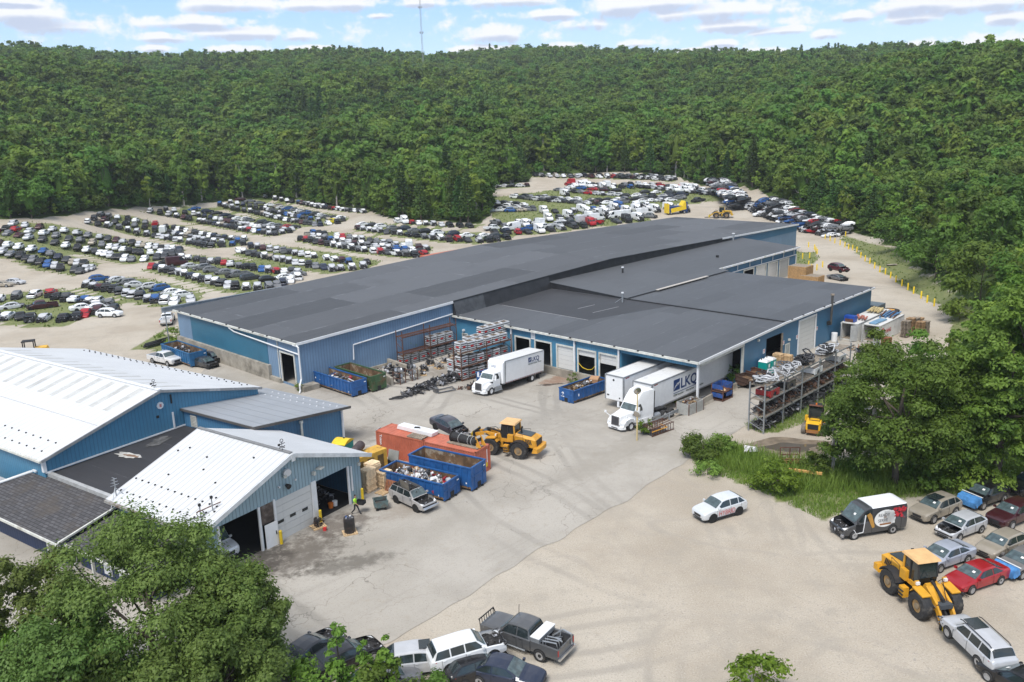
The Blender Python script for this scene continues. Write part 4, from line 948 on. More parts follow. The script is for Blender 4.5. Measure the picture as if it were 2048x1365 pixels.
# station: x from the nose, sill height, shoulder height, top height, width factor, roof flag
CARS = {
 'sedan': dict(L=4.85, W=1.84, H=1.45, st=[(0, .30, .56, .58, .70, 0), (.10, .22, .66, .70, .86, 0), (.45, .19, .76, .83, .95, 0), (1.25, .19, .88, .95, .985, 0), (2.05, .19, .93, 1.39, 1, 1), (2.6, .19, .945, 1.45, 1, 1), (3.3, .19, .96, 1.42, 1, 1), (4.12, .19, .98, 1.08, .985, 0), (4.6, .22, .96, 1.03, .95, 0), (4.8, .30, .86, .93, .85, 0), (4.85, .42, .72, .76, .78, 0)], cowl=1.25, wt=2.05, re=3.3, rb=4.12, pil=[2.95], ax=(.92, 3.72), r=.33),
 'hatch': dict(L=4.3, W=1.79, H=1.5, st=[(0, .30, .60, .62, .70, 0), (.10, .22, .70, .74, .86, 0), (.4, .19, .80, .87, .95, 0), (1.05, .19, .92, .99, .985, 0), (1.8, .19, .96, 1.44, 1, 1), (2.4, .19, .98, 1.5, 1, 1), (3.4, .19, 1.0, 1.47, 1, 1), (4.05, .22, 1.02, 1.12, .96, 0), (4.22, .32, .95, 1.0, .9, 0), (4.3, .45, .8, .84, .82, 0)], cowl=1.05, wt=1.8, re=3.4, rb=4.05, pil=[2.6], ax=(.82, 3.4), r=.32),
 'suv': dict(L=4.6, W=1.87, H=1.68, st=[(0, .34, .72, .74, .74, 0), (.09, .28, .84, .88, .88, 0), (.4, .25, .94, 1.0, .96, 0), (1.2, .25, 1.03, 1.10, .985, 0), (1.95, .25, 1.06, 1.6, 1, 1), (2.6, .25, 1.08, 1.68, 1, 1), (3.75, .25, 1.11, 1.63, 1, 1), (4.38, .28, 1.12, 1.2, .95, 0), (4.52, .36, 1.0, 1.08, .92, 0), (4.6, .5, .85, .9, .85, 0)], cowl=1.2, wt=1.95, re=3.75, rb=4.38, pil=[2.7, 3.55], ax=(.9, 3.6), r=.37),
 'wagon': dict(L=4.78, W=1.80, H=1.72, st=[(0, .36, .74, .76, .76, 0), (.08, .30, .86, .90, .9, 0), (.4, .27, .98, 1.03, .97, 0), (1.25, .27, 1.07, 1.13, .99, 0), (1.85, .27, 1.10, 1.66, 1, 1), (2.6, .27, 1.11, 1.72, 1, 1), (4.2, .27, 1.13, 1.69, 1, 1), (4.62, .30, 1.14, 1.2, .96, 0), (4.72, .38, 1.02, 1.08, .94, 0), (4.78, .5, .85, .9, .86, 0)], cowl=1.25, wt=1.85, re=4.2, rb=4.62, pil=[2.6, 3.5], ax=(.92, 3.65), r=.36),
 'van': dict(L=5.6, W=2.05, H=2.45, st=[(0, .32, .78, .82, .80, 0), (.08, .28, .92, .97, .92, 0), (.45, .26, 1.1, 1.15, .97, 0), (.95, .26, 1.22, 1.3, .99, 0), (1.85, .26, 1.32, 2.28, 1, 1), (2.4, .26, 1.35, 2.43, 1, 1), (5.3, .26, 1.35, 2.45, 1, 1), (5.52, .3, 1.35, 2.38, .985, 1), (5.6, .4, 1.3, 2.2, .96, 1)], cowl=.95, wt=1.85, re=5.52, rb=5.6, pil=[2.45], ax=(.95, 4.35), r=.36),
 'pickup': dict(L=5.85, W=1.98, H=1.85, st=[(0, .42, .92, .95, .84, 0), (.06, .36, 1.04, 1.08, .93, 0), (.5, .34, 1.12, 1.17, .97, 0), (1.5, .34, 1.16, 1.22, .985, 0), (2.15, .34, 1.18, 1.78, 1, 1), (2.8, .34, 1.19, 1.85, 1, 1), (3.55, .34, 1.2, 1.81, 1, 1), (3.85, .34, 1.2, 1.25, 1, 0)], cowl=1.5, wt=2.15, re=3.55, rb=3.85, pil=[2.85], ax=(1.0, 4.55), r=.40),
}
def car_parts(kind, hood=True, wheels=(1, 1, 1, 1), bumper=True, seed=0, paint=None, junk=False, glass=None, roof_cut=False, doors_off=(), lens=True, simple=False):
    """lists of (part name, builder) for one car; front towards +x, standing on z = 0"""
    D_ = CARS[kind]; L, W, st = D_['L'], D_['W'], D_['st']; rnd = random.Random(seed)
    P = paint or PAINT; out = []
    hw = W / 2; glass = glass or GLASS
    st = [list(q) for q in st]
    if not bumper: st = [q for q in st if q[0] > .2]; st[0] = [.42, .42, .80, .84, .80, 0]
    def sect(q):
        x, zl, zs, zt, wf, rf = q; w_ = hw * wf
        we = (hw * .755 if rf else w_ * .84) if kind != 'van' else (hw * .88 if rf else w_ * .84)
        return [(w_ * .80, zl), (w_ * .97, zl + .12), (w_, zl + .55 * (zs - zl)), (w_ * .985, zs - .05), (w_ * (.95 if rf else .93), zs), (we, zt - (.07 if rf else .015)), (we * .82, zt - .012 * (1 if rf else .3)), (0, zt + .012)]
    S = [sect(q) for q in st]; n = len(S[0])
    if not simple:
        st2, S2 = [], []
        for i in range(len(st) - 1):
            for k in range(4):
                u = k / 4; a, b, c, d = (S[min(max(i + o, 0), len(S) - 1)] for o in (-1, 0, 1, 2)); xa_, xb_, xc_, xd_ = (st[min(max(i + o, 0), len(S) - 1)][0] for o in (-1, 0, 1, 2))
                def cr(p, q, r_, s_):
                    h = xc_ - xb_; m0 = (r_ - p) / max(.05, xc_ - xa_) * h; m1 = (s_ - q) / max(.05, xd_ - xb_) * h; e = r_ - q
                    m0 = max(-2 * abs(e), min(2 * abs(e), m0)) if m0 * e > 0 else 0; m1 = max(-2 * abs(e), min(2 * abs(e), m1)) if m1 * e > 0 else 0
                    return (2 * u ** 3 - 3 * u * u + 1) * q + (u ** 3 - 2 * u * u + u) * m0 + (3 * u * u - 2 * u ** 3) * r_ + (u ** 3 - u * u) * m1
                S2.append([(cr(a[j][0], b[j][0], c[j][0], d[j][0]), cr(a[j][1], b[j][1], c[j][1], d[j][1])) for j in range(n)])
                q = list(st[i]); q[0] = xb_ + (xc_ - xb_) * u; q[5] = st[i][5] if k == 0 else min(st[i][5], st[i + 1][5]); q[2], q[3] = S2[-1][4][1], S2[-1][7][1]; st2.append(q)
        st, S = st2 + [st[-1]], S2 + [S[-1]]
    body = MB(P); V = []
    for q, s_ in zip(st, S):
        X_ = L / 2 - q[0]
        V += [(X_, y, z) for y, z in s_] + [(X_, -y, z) for y, z in reversed(s_[:-1])]
    K = 2 * n - 1; bay = lambda i: not hood and st[i + 1][0] <= D_['cowl'] + .01 and st[i][0] > .05
    for i in range(len(S) - 1):
        for j in range(K - 1):
            top = 4 < j < K - 6 + .5
            if bay(i) and 4 <= j <= K - 6: continue
            if roof_cut and st[i][5] and st[i + 1][5] and 5 <= j <= K - 7: continue
            body.add([V[i * K + j], V[i * K + j + 1], V[(i + 1) * K + j + 1], V[(i + 1) * K + j]], [(0, 1, 2, 3)])
        body.add([V[i * K], V[i * K + K - 1], V[(i + 1) * K + K - 1], V[(i + 1) * K]], [(0, 1, 2, 3)], PLASTIC)
    body.add([V[j] for j in range(K)], [tuple(range(K))], PLASTIC if not bumper else P); body.add([V[(len(S) - 1) * K + j] for j in range(K)], [tuple(range(K))])
    def interp(x, j):
        for a, b in zip(range(len(st)), range(1, len(st))):
            if st[a][0] <= x <= st[b][0]:
                k = (x - st[a][0]) / (st[b][0] - st[a][0]); p, q = S[a][j], S[b][j]
                return p[0] + (q[0] - p[0]) * k, p[1] + (q[1] - p[1]) * k
        return S[-1][j]
    # dark sill band and wheel arches
    for sd in (1, -1):
        for x in D_['ax']:
            y = interp(min(x, st[-1][0]), 2)[0]
            body.tube([(L / 2 - x, sd * (y - .25), D_['r'] + .02), (L / 2 - x, sd * (y + .006), D_['r'] + .02)], D_['r'] * 1.17, 14, SEAM)
        if not simple:
            xs_ = [D_['cowl'] + .12] + D_['pil'][:1] + [D_['rb'] - .55]
            for x in xs_:
                (y3, z3), (y1, z1) = interp(x, 3), interp(x, 1); y2, z2 = interp(x, 2)
                body.bar((L / 2 - x, sd * (y3 + .004), z3), (L / 2 - x, sd * (y2 + .004), z2), .016, .016, SEAM); body.bar((L / 2 - x, sd * (y2 + .004), z2), (L / 2 - x, sd * (y1 + .004), z1), .016, .016, SEAM)
        for (a, b) in doors_off:
            pts = [interp(x, j) for x, j in ((a, 4), (a, 2), (a, 1), (b, 1), (b, 2), (b, 4))]; xx = (a, a, a, b, b, b)
            if sd == 1: body.poly([(L / 2 - x, (y + .012), z) for x, (y, z) in zip(xx, pts)], DARKIN)  # dark sheet on the closed shell, painted shade of a missing door's opening
    if kind == 'pickup':
        b0, b1 = 3.9, L; X0_, X1_ = L / 2 - b0, L / 2 - b1
        for sd in (1, -1): body.box(((X0_ + X1_) / 2, sd * (hw - .07), .87), (b1 - b0, .14, .68)); body.box((L / 2 - D_['ax'][1], sd * (hw - .25), .8), (1.0, .28, .4))
        body.box(((X0_ + X1_) / 2, 0, .62), (b1 - b0, W - .2, .1), PLASTIC); body.box((X0_ - .03, 0, .9), (.06, W - .1, .6))
        if 'tailgate' not in (glass if isinstance(glass, tuple) else ()): body.box((X1_ + .04, 0, .88), (.08, W - .24, .6))
        body.box((X1_ - .06, 0, .55), (.16, W - .1, .16), CHROME); body.box(((X0_ + X1_) / 2, 0, .45), (b1 - b0, .9, .2), PLASTIC)
    if not hood:
        z0 = (S[1] if simple else S[5])[4][1] - .22
        body.box((L / 2 - (st[0][0] + D_['cowl']) / 2, 0, z0), (D_['cowl'] - st[0][0], W * .84, .12), ENGINE)
        clutter(body, lambda: (L / 2 - rnd.uniform(st[0][0] + .1, D_['cowl'] - .1), rnd.uniform(-hw * .7, hw * .7), z0 + rnd.uniform(.05, .22)), 9 if simple else 26, .22 if simple else .15, SCRAPS[:4] + [ENGINE], rnd=rnd)
    if junk:
        clutter(body, lambda: (L / 2 - st[0][0] + rnd.uniform(-.15, .25), rnd.uniform(-hw * .9, hw * .9), rnd.uniform(.2, .7)), 7, .3, SCRAPS[:4], rnd=rnd)
    out.append(('body', body))
    # glass laid just proud of the shell
    def glassq(name, pts, m=None, off=.012):
        c = sum((Vector(p) for p in pts), Vector()) / len(pts); nrm = (Vector(pts[1]) - Vector(pts[0])).cross(Vector(pts[2]) - Vector(pts[0])).normalized()
        if nrm.dot(c - Vector((0, 0, .8))) < 0: nrm = -nrm
        mb = MB(m or glass); mb.poly([tuple(Vector(p) + nrm * off) for p in pts]); out.append((name, mb))
    xa, xb = D_['cowl'], D_['wt']
    def row(x0, j0, x1, j1, f0=.93, f1=.93):
        (y0, z0), (y1, z1) = interp(x0, j0), interp(x1, j1)
        return [(L / 2 - x0, y0 * f0, z0), (L / 2 - x0, -y0 * f0, z0), (L / 2 - x1, -y1 * f1, z1), (L / 2 - x1, y1 * f1, z1)]
    def curved(name, x0, x1, m, f):
        if simple: return glassq(name, row(x0, 5, x1, 5, f, .95), m, .03)
        mb = MB(m or glass); R_ = []
        for k in range(6):
            x = x0 + (x1 - x0) * k / 5; (y5, z5), (y6, z6), (y7, z7) = interp(x, 5), interp(x, 6), interp(x, 7); s_ = -1 if x0 < x1 and name == 'windscreen' else 1
            R_.append([(L / 2 - x - .012 * s_, y * f, z + .016) for y, z in ((y5, z5), (y6, z6), (y7, z7), (-y6, z6), (-y5, z5))])
        for a, b in zip(R_, R_[1:]):
            for j in range(4): mb.poly([a[j], a[j + 1], b[j + 1], b[j]])
        out.append((name, mb))
    curved('windscreen', xa + .06, xb - .04, WSHIELD if not simple else None, .97)
    if kind != 'van': curved('rear_window', D_['re'] + .06, D_['rb'] - .07, None, .96)
    for sd in (1, -1):
        cuts = [xa + .18] + D_['pil'] + [D_['rb'] - .12]
        if kind == 'van': cuts = [xa + .2, 2.5]
        for k, (a, b) in enumerate(zip(cuts, cuts[1:])):
            a_, b_ = a + (.04 if k else 0), b - .04
            at = max(a_, xb + .03) if k == 0 else a_; bt = min(b_, D_['re'] + .05) if k == len(cuts) - 2 and kind != 'van' else b_
            def gp_(x, f): (y4, z4), (y5, z5) = interp(x, 4), interp(x, 5); return (L / 2 - x, sd * (y4 + (y5 - y4) * f + .014), z4 + (z5 - z4) * f + .004)
            mb = MB(glass); ns = 1 if simple else 5
            for i in range(ns):
                u, v = i / ns, (i + 1) / ns; mb.poly([gp_(a_ + (b_ - a_) * u, .06), gp_(a_ + (b_ - a_) * v, .06), gp_(at + (bt - at) * v, .93), gp_(at + (bt - at) * u, .93)])
            out.append(('side_window', mb))
    # wheels
    ax = [(L / 2 - D_['ax'][0], 1), (L / 2 - D_['ax'][0], -1), (L / 2 - D_['ax'][1], 1), (L / 2 - D_['ax'][1], -1)]
    for (x, sd), on in zip(ax, wheels):
        mb = MB(TYRE)
        if on: mb.wheel((x, sd * (hw - .07), D_['r']), D_['r'], .22, .66, n=12 if simple else 20); out.append(('wheel', mb))
        else: mb.tube([(x, sd * (hw - .28), D_['r']), (x, sd * (hw - .14), D_['r'])], .17, 10, RUST); out.append(('brake_hub', mb))
    if simple: return out
    # lamps, grille, bumper, mirrors, handles
    f = .93
    for sd in (1, -1):
        if lens and bumper:
            y, z = interp(.12, 4); mb = MB(LAMPW); mb.hull([(L / 2 - .10, sd * y * .62, z - .06), (L / 2 - .06, sd * y * .60, z - .16), (L / 2 - .14, sd * (y + .03), z - .04), (L / 2 - .10, sd * (y + .03), z - .18), (L / 2 - .42, sd * (interp(.42, 4)[0] + .012), interp(.42, 4)[1] - .02), (L / 2 - .34, sd * (interp(.34, 3)[0] + .012), interp(.34, 3)[1] - .1)]); out.append(('headlight', mb))
        if kind != 'pickup':
            x = L - .12; y, z = interp(x, 4); mb = MB(LAMPR); mb.hull([(L / 2 - x - .07, sd * y * .7, z - .04), (L / 2 - x - .08, sd * y * .7, z - .2), (L / 2 - x + .02, sd * (y + .03), z - .03), (L / 2 - x + .02, sd * (y + .035), z - .2), (L / 2 - x + .3, sd * (interp(x - .3, 3)[0] + .015), z - .06)]); out.append(('tail_light', mb))
        else: mb = MB(LAMPR); mb.box((-L / 2 + .05, sd * (hw - .08), .95), (.12, .14, .4)); out.append(('tail_light', mb))
        x = xa + .28; y, z = interp(x, 4); mb = MB(P); mb.box((L / 2 - x, sd * (y + .11), z + .09), (.14, .2, .15)); out.append(('mirror', mb))
        for k, x in enumerate((D_['pil'][0] - .16, D_['rb'] - .7 if kind != 'van' else 3.0)):
            y, z = interp(x, 3); mb = MB(P if kind != 'pickup' else PLASTIC); mb.box((L / 2 - x, sd * (y + .02), z - .06), (.2, .03, .035)); out.append(('door_handle', mb))
    if bumper:
        mb = MB(PLASTIC); y, z = interp(.05, 4); g0 = st[0]
        mb.hull([(L / 2 + .012, sd * y * .55, g0[2] - .02) for sd in (1, -1)] + [(L / 2 + .02, sd * y * .5, g0[1] + .17) for sd in (1, -1)] + [(L / 2 - .12, sd * y * .6, g0[2] + .04) for sd in (1, -1)]); out.append(('grille', mb))
        mb = MB(PLASTIC); mb.hull([(L / 2 + .015, sd * y * .75, g0[1] + .02) for sd in (1, -1)] + [(L / 2 + .012, sd * y * .7, g0[1] + .13) for sd in (1, -1)] + [(L / 2 - .22, sd * y * 1.02, g0[1] - .05) for sd in (1, -1)]); out.append(('bumper', mb))
    return out
def build_car(name, label, kind, loc, rz, colour, group=None, cat='car', extra=None, rot=None, **o):
    root = thing(name, label, cat, loc, rz, group)
    if rot: root.rotation_euler = rot
    for pn, mb in car_parts(kind, **o):
        c = mb.build(pn, root, sharp=38 if pn in ('body', 'wheel') else None); c.color = (*colour, 1)
    root['_L'] = CARS[kind]['L']
    return root
def sticker(root, kind, n=1):
    """paper lot sheets behind the windscreen"""
    D_ = CARS[kind]; L = D_['L']
    for k, (x, y, m) in enumerate(((D_['cowl'] + .42, .32, PLATE), (D_['cowl'] + .2, -.3, PLATE))[:n]):
        f = (x - D_['cowl']) / (D_['wt'] - D_['cowl'])
        a = [q for q in D_['st'] if q[0] == D_['cowl']][0]; b = [q for q in D_['st'] if q[0] == D_['wt']][0]
        z = a[3] + (b[3] - a[3]) * f + .035; sl_ = math.atan2(b[3] - a[3], b[0] - a[0])
        mb = MB(m); mb.box((0, 0, 0), (.17 - .05 * k, .2 - .04 * k, .012), ry=sl_); mb.build('lot_sheet', root, (L / 2 - x, y, z + .02))
def heading(p_front, p_back): d = Vector(p_front) - Vector(p_back); return math.atan2(d.y, d.x)
def by_wheels(f, b, kind, near=1):
    """place from where the front and rear wheels of the visible side touch the ground in the survey picture; near=+1 when that is the car's left side"""
    a, c = G(*f), G(*b); rz = heading(a, c); mid = (a + c) / 2
    D_ = CARS[kind]; off = Vector((-sin(rz), cos(rz), 0)) * (-near * (D_['W'] / 2 - .1))
    wb = (D_['ax'][0] + D_['ax'][1]) / 2; sh = Vector((cos(rz), sin(rz), 0)) * (-(D_['L'] / 2 - wb))
    p = mid + off + sh; return Vector((p.x, p.y, 0)), rz
SILV, WHT, BLK, DGR, GRY = (.52, .53, .55), (.78, .79, .80), (.012, .012, .014), (.045, .047, .052), (.17, .175, .185)
RED, BLU, MAR, TAN, NAV = (.36, .012, .02), (.02, .09, .28), (.055, .014, .018), (.34, .30, .24), (.02, .028, .055)

# ---- the visitors' and salvage cars on the right
def car_w(name, label, kind, f, b, colour, near=1, **o):
    p, rz = by_wheels(f, b, kind, near); p.z = T(p.x, p.y)
    st_ = o.pop('sheets', 2)
    c = build_car(name, label, kind, p, rz, colour, **o)
    if st_: sticker(c, kind)
    return c
GR = 'salvage cars parked at the right edge of the dirt lot'
c = car_w('parked_suv', 'white compact SUV with HYBRID sprayed in red on its doors and missing wheels', 'suv', (1424, 1046), (1478, 1030), (.66, .68, .70), wheels=(0, 1, 0, 1), sheets=0, group=None)
D_ = CARS['suv']
text('HYBRID', .62, REDT, c, (.9, D_['W'] / 2 + .03, .46), (R(90), 0, R(180)), 'sprayed_word', bold=-.006, shear=.12, sx=.8)
mb = MB(PLASTIC)
for sd in (1, -1): mb.box((0, sd * .925, .31), (2.2, .05, .12))
mb.build('sill_trim', c)
def tarp(root, kind, lab='blue_wrap', whole=False):
    D_ = CARS[kind]; L, W = D_['L'], D_['W']; mb = MB(mat('blue_plastic_wrap', (.07, .23, .50), .4, var=.3, sc=2)); r_ = random.Random(5)
    pts = []; q = D_['st']; nx = 5
    for i in range(nx):
        x = -.05 + i * .16
        zs = .74 + i * .04 + .03 * r_.random()
        zs += (q[2][2] - .76)
        pts.append([(L / 2 - x, y, max(.38, zs - .42 * (abs(y) > W / 2 - .05) - (.34 if i == 0 else 0) + .04 * r_.random())) for y in (-W / 2 - .03, -W / 2 + .06, -.4, 0, .4, W / 2 - .06, W / 2 + .03)])
    for i in range(nx - 1):
        for j in range(6): mb.poly([pts[i][j], pts[i][j + 1], pts[i + 1][j + 1], pts[i + 1][j]])
    mb.poly([(L / 2 + .07, y, z) for y, z in ((-W / 2 * .9, .3), (W / 2 * .9, .3), (W / 2 * .9, .72), (-W / 2 * .9, .72))])
    mb.build(lab, root)
    mb = MB(WHITE); mb.bar((L / 2 - .72, -W / 2, .98 + q[2][2] - .76), (L / 2 - .62, W / 2, .98 + q[2][2] - .76), .12, .02); mb.build('wrap_tape', root)
car_w('parked_suv', 'tan SUV with a dark glass sunroof, nearest the white roofed van', 'suv', (1862, 1049), (1912, 1030), TAN, group=GR); TANSUV = bpy.data.objects['parked_suv.001']
MB(GLASS).box((.1, 0, 1.7), (1.1, .95, .03)).build('sunroof', TANSUV)
c = car_w('parked_suv', 'black SUV with its nose wrapped in blue plastic, in the back row', 'suv', (1960, 1022), (2010, 1003), BLK, group=GR); tarp(c, 'suv')
car_w('parked_suv', 'black SUV at the picture edge behind the maroon one', 'suv', (2052, 1000), (2105, 980), BLK, group=GR)
car_w('parked_suv', 'maroon SUV with silver grille bar between the silver and black cars', 'suv', (2015, 1062), (2070, 1040), MAR, group=GR)
c = car_w('parked_hatchback', 'silver crossover with a crumpled black bonnet and torn front corner', 'hatch', (1911, 1085), (1966, 1064), SILV, hood=False, group=GR, seed=4)
car_w('parked_hatchback', 'beige hatchback with a hanging black front bumper, right of the blue wrapped saloon', 'hatch', (1996, 1124), (2048, 1102), TAN, group=GR)
c = car_w('parked_saloon', 'silver blue saloon whose bonnet is wrapped in light blue plastic', 'sedan', (1877, 1146), (1934, 1126), (.40, .43, .50), group=GR); tarp(c, 'sedan')
c = car_w('parked_saloon', 'bright red saloon with a broken front corner beside the loader', 'sedan', (1938, 1190), (2002, 1168), RED, group=GR)
clutter(MB(), lambda: (0, 0, 0), 0, 1, SCRAPS)
mb = MB(); clutter(mb, lambda: (2.2 + random.uniform(-.2, .25), .75 + random.uniform(-.2, .2), random.uniform(.15, .55)), 12, .2, SCRAPS[:3]); mb.build('broken_corner', c)
car_w('parked_saloon', 'grey saloon with its nose wrapped in blue, cut by the right picture edge', 'sedan', (2040, 1160), (2092, 1138), (.20, .19, .185), group=GR); tarp(bpy.data.objects['parked_saloon.002'], 'sedan')
car_w('parked_saloon', 'black car cut off by the lower right corner of the picture', 'sedan', (2036, 1360), (2085, 1390), BLK, near=-1, group=GR)
# white delivery van with a wrap
v_p, v_r = by_wheels((1702, 1080), (1788, 1066), 'van', 1)
VAN = build_car('delivery_van', 'dark wrapped delivery van with white roof, smashed nose and READY to SERVE graphics', 'van', v_p, v_r, (.06, .062, .066), cat='van', hood=False, seed=9)
LV, WV = 5.6, 2.05
mb = MB(TRUCKW); mb.hull([(L_, sd * y, z) for sd in (1, -1) for L_, y, z in ((.35, .86, 2.47), (-2.5, .87, 2.49), (-2.78, .84, 2.40), (.35, .95, 2.36), (-2.6, .95, 2.38))]); mb.build('white_roof', VAN)
ys_ = WV / 2 + .02
mb = MB(PLATE); mb.poly([(.0 + .95 * cos(a), ys_, 1.45 + .72 * sin(a)) for a in [k * 2 * pi / 24 for k in range(24)]]); mb.poly([(-.9, ys_, .95), (.2, ys_, .95), (.1, ys_, 2.05), (-.8, ys_, 2.05)]); dk = mb.build('wrap_disc', VAN)
dk.location = (-.75, 0, 0)
text('READY', .36, mat('wrap_grey', (.12, .12, .13)), dk, (.62, ys_ + .012, 1.62), (R(90), 0, R(180)), sx=.9); text('SERVE', .36, MATS['wrap_grey'], dk, (.62, ys_ + .012, 1.18), (R(90), 0, R(180)), sx=.9)
text('TO', .2, mat('wrap_brown', (.28, .12, .04)), dk, (.15, ys_ + .02, 1.47), (R(90), 0, R(180))); MB(MATS['wrap_brown']).box((-.05, ys_ + .012, .98), (1.0, .01, .13)).build('wrap_bar', dk)
mb = MB(mat('wrap_gold', (.48, .25, .05)))
for k in range(4): mb.poly([(.9 - k * .09, ys_ + .002 * k, 1.95 - k * .1), (.62 - k * .05, ys_ + .002 * k, 2.1 - k * .05), (.15, ys_ + .002 * k, .82 + k * .05), (.35, ys_ + .002 * k, .78 + k * .02)])
mb.build('wrap_cone', VAN)
mb = MB(mat('wrap_red', (.42, .02, .03), var=.5, sc=6)); r_ = random.Random(3)
for k in range(26):
    x, z, q = r_.uniform(-2.55, -1.5), r_.uniform(1.45, 2.2), r_.uniform(.06, .16); mb.poly([(x + q * cos(a), ys_ + .004 + k * .0005, z + q * sin(a)) for a in [j * pi / 4 for j in range(8)]])
mb.build('wrap_berries', VAN)
mb = MB(TRUCKW); mb.bar((1.15, ys_, .55), (1.0, ys_, 1.95), .09, .04); mb.bar((1.15, ys_, .55), (1.75, ys_, .5), .08, .04); mb.bar((1.75, ys_, .5), (1.95, ys_, .85), .08, .04); mb.build('bare_door_frame', VAN)
mb = MB(DARKIN); mb.poly([(1.15, ys_ - .006, .56), (1.75, ys_ - .006, .52), (1.8, ys_ - .006, 1.25), (1.08, ys_ - .006, 1.25)]); mb.build('doorway_shade', VAN)  # flat dark sheet on the van side, cab shade put into its colour
mb = MB(); clutter(mb, lambda: (2.65 + random.uniform(-.3, .2), random.uniform(-.9, .9), random.uniform(.25, .9)), 30, .22, SCRAPS[:4] + [GREYC]); mb.build('smashed_front', VAN)
sticker(VAN, 'van', 1)

# ---- dark grey pickup with pipes in its bed
p_, r_ = by_wheels((984, 1296), (1072, 1334), 'pickup', -1) if False else (G(1050, 1296), heading(G(985, 1272), G(1120, 1322)))
p_ = G(1052, 1291)
PK = build_car('pickup_truck', 'charcoal pickup truck with a silver tool box and a bent pipe rack in its bed', 'pickup', p_, r_, (.095, .097, .10), cat='pickup truck')
mb = MB(STEEL); mb.box((-1.28, 0, 1.33), (.62, 1.9, .32)); mb.box((-1.28, 0, 1.5), (.66, 1.94, .05), WHITE); mb.build('tool_box', PK)
mb = MB(STEEL)
for q in (0, .28, .56):
    mb.tube([(-1.75, .75 - q, .9), (-1.75, .75 - q, 1.35), (-2.7, .75 - q, 1.5), (-2.85, .75 - q, .9)], .05, 8)
mb.tube([(-1.7, -.5, 1.0), (-2.4, -.6, 1.6), (-2.95, -.6, 1.5), (-3.0, -.6, .8)], .06, 8); mb.tube([(-2.2, -.8, .9), (-2.3, .2, 1.45), (-2.9, .4, 1.5)], .05, 8); mb.tube([(-2.4, -.2, 1.3), (-2.45, -.25, 2.0)], .025, 6)
mb.build('bent_pipe_rack', PK)
mb = MB(BLACK)
for i in range(7): mb.bar((2.98, -.75 + i * .25, .75), (3.02, -.75 + i * .25, 1.28), .035)
mb.tube([(2.75, -.85, .6), (3.02, -.8, 1.3), (3.02, .8, 1.3), (2.75, .85, .6)], .045, 8); mb.build('brush_guard', PK)
mb = MB(STEEL)
for sd in (1, -1): mb.tube([(1.2, sd * 1.02, .42), (-.6, sd * 1.02, .42)], .05, 8)
mb.build('side_step', PK)
MB(BLACK).tube([(.9, -.6, 1.2), (.85, -.62, 2.3)], .02, 6).build('whip_aerial', PK)
# ---- the huddle at the foot of the picture
GB_ = 'salvage cars crowded together at the foot of the picture'
def at(px, py, px2, py2): return G(px, py), heading(G(px, py), G(px2, py2))
p_ = G(935, 1338); p_.z = .62
c = build_car('salvage_suv', 'white SUV with no wheels resting on top of a black car', 'wagon', p_, heading(G(995, 1320), G(875, 1350)), WHT, GB_, hood=False, wheels=(0, 0, 0, 0), seed=21)
c.rotation_euler.y = R(-4)
mb = MB(); clutter(mb, lambda: (2.3 + random.uniform(-.3, .3), random.uniform(-.8, .8), random.uniform(.5, 1.0)), 20, .25, SCRAPS[:4]); mb.build('torn_front', c)
build_car('salvage_car', 'black car crushed beneath the wheelless white SUV', 'hatch', G(955, 1350), heading(G(1010, 1322), G(885, 1366)), BLK, GB_, hood=False, seed=22)
c = build_car('salvage_suv', 'silver SUV with a sunroof left of the wheelless white one', 'suv', G(842, 1338), heading(G(895, 1330), G(800, 1342)), SILV, GB_, seed=23); MB(GLASS).box((.3, 0, 1.7), (.7, .9, .03)).build('sunroof', c)
build_car('salvage_car', 'black saloon with a chrome window line, second from the left at the foot', 'sedan', G(690, 1330), heading(G(745, 1300), G(640, 1348)), BLK, GB_, hood=False, seed=24)
build_car('salvage_car', 'dark grey saloon half hidden by the big tree at the foot', 'sedan', G(622, 1318), heading(G(668, 1285), G(590, 1340)), DGR, GB_, hood=False, seed=25)
build_car('salvage_car', 'dark blue car at the bottom edge right of the white SUV', 'sedan', G(1010, 1362), heading(G(1046, 1372), G(975, 1358)), NAV, GB_, seed=26)
build_car('salvage_car', 'grey car buried behind the shrubs at the bottom edge', 'hatch', G(770, 1378), heading(G(820, 1360), G(710, 1395)), GRY, GB_, seed=27)
# ---- silver SUV without its bonnet beside the blue skips
p_, r_ = by_wheels((843, 1032), (798, 1004), 'wagon', 1)
p_, r_ = G(826, 1009), heading(G(868, 1028), G(786, 990))
SV = build_car('stripped_suv', 'wheelless silver SUV with a torn roof and bare engine bay by the blue skips', 'wagon', p_, r_, (.40, .39, .385), hood=False, wheels=(0, 0, 0, 0), seed=31, roof_cut=True)
mb = MB(DARKIN); mb.box((-.2, 0, 1.2), (2.0, 1.4, .3)); clutter(mb, lambda: (random.uniform(-1.3, .8), random.uniform(-.55, .55), 1.4 + random.uniform(0, .25)), 30, .22, SCRAPS[:4]); mb.build('gutted_interior', SV)
mb = MB(mat('headliner', (.22, .20, .17))); mb.hull([(-.6, -.7, 1.75), (.6, -.75, 1.7), (-.2, -1.15, 2.75), (.9, -1.05, 2.6), (.62, -.75, 1.75)]); mb.build('peeled_roof_panel', SV)
mb = MB(CHROME); mb.hull([(2.5, -.85, .48), (2.5, .9, .48), (2.62, -.7, .5), (2.62, .8, .5), (2.5, -.85, .68), (2.5, .9, .68), (2.6, .8, .66)]); mb.build('chrome_bumper', SV)
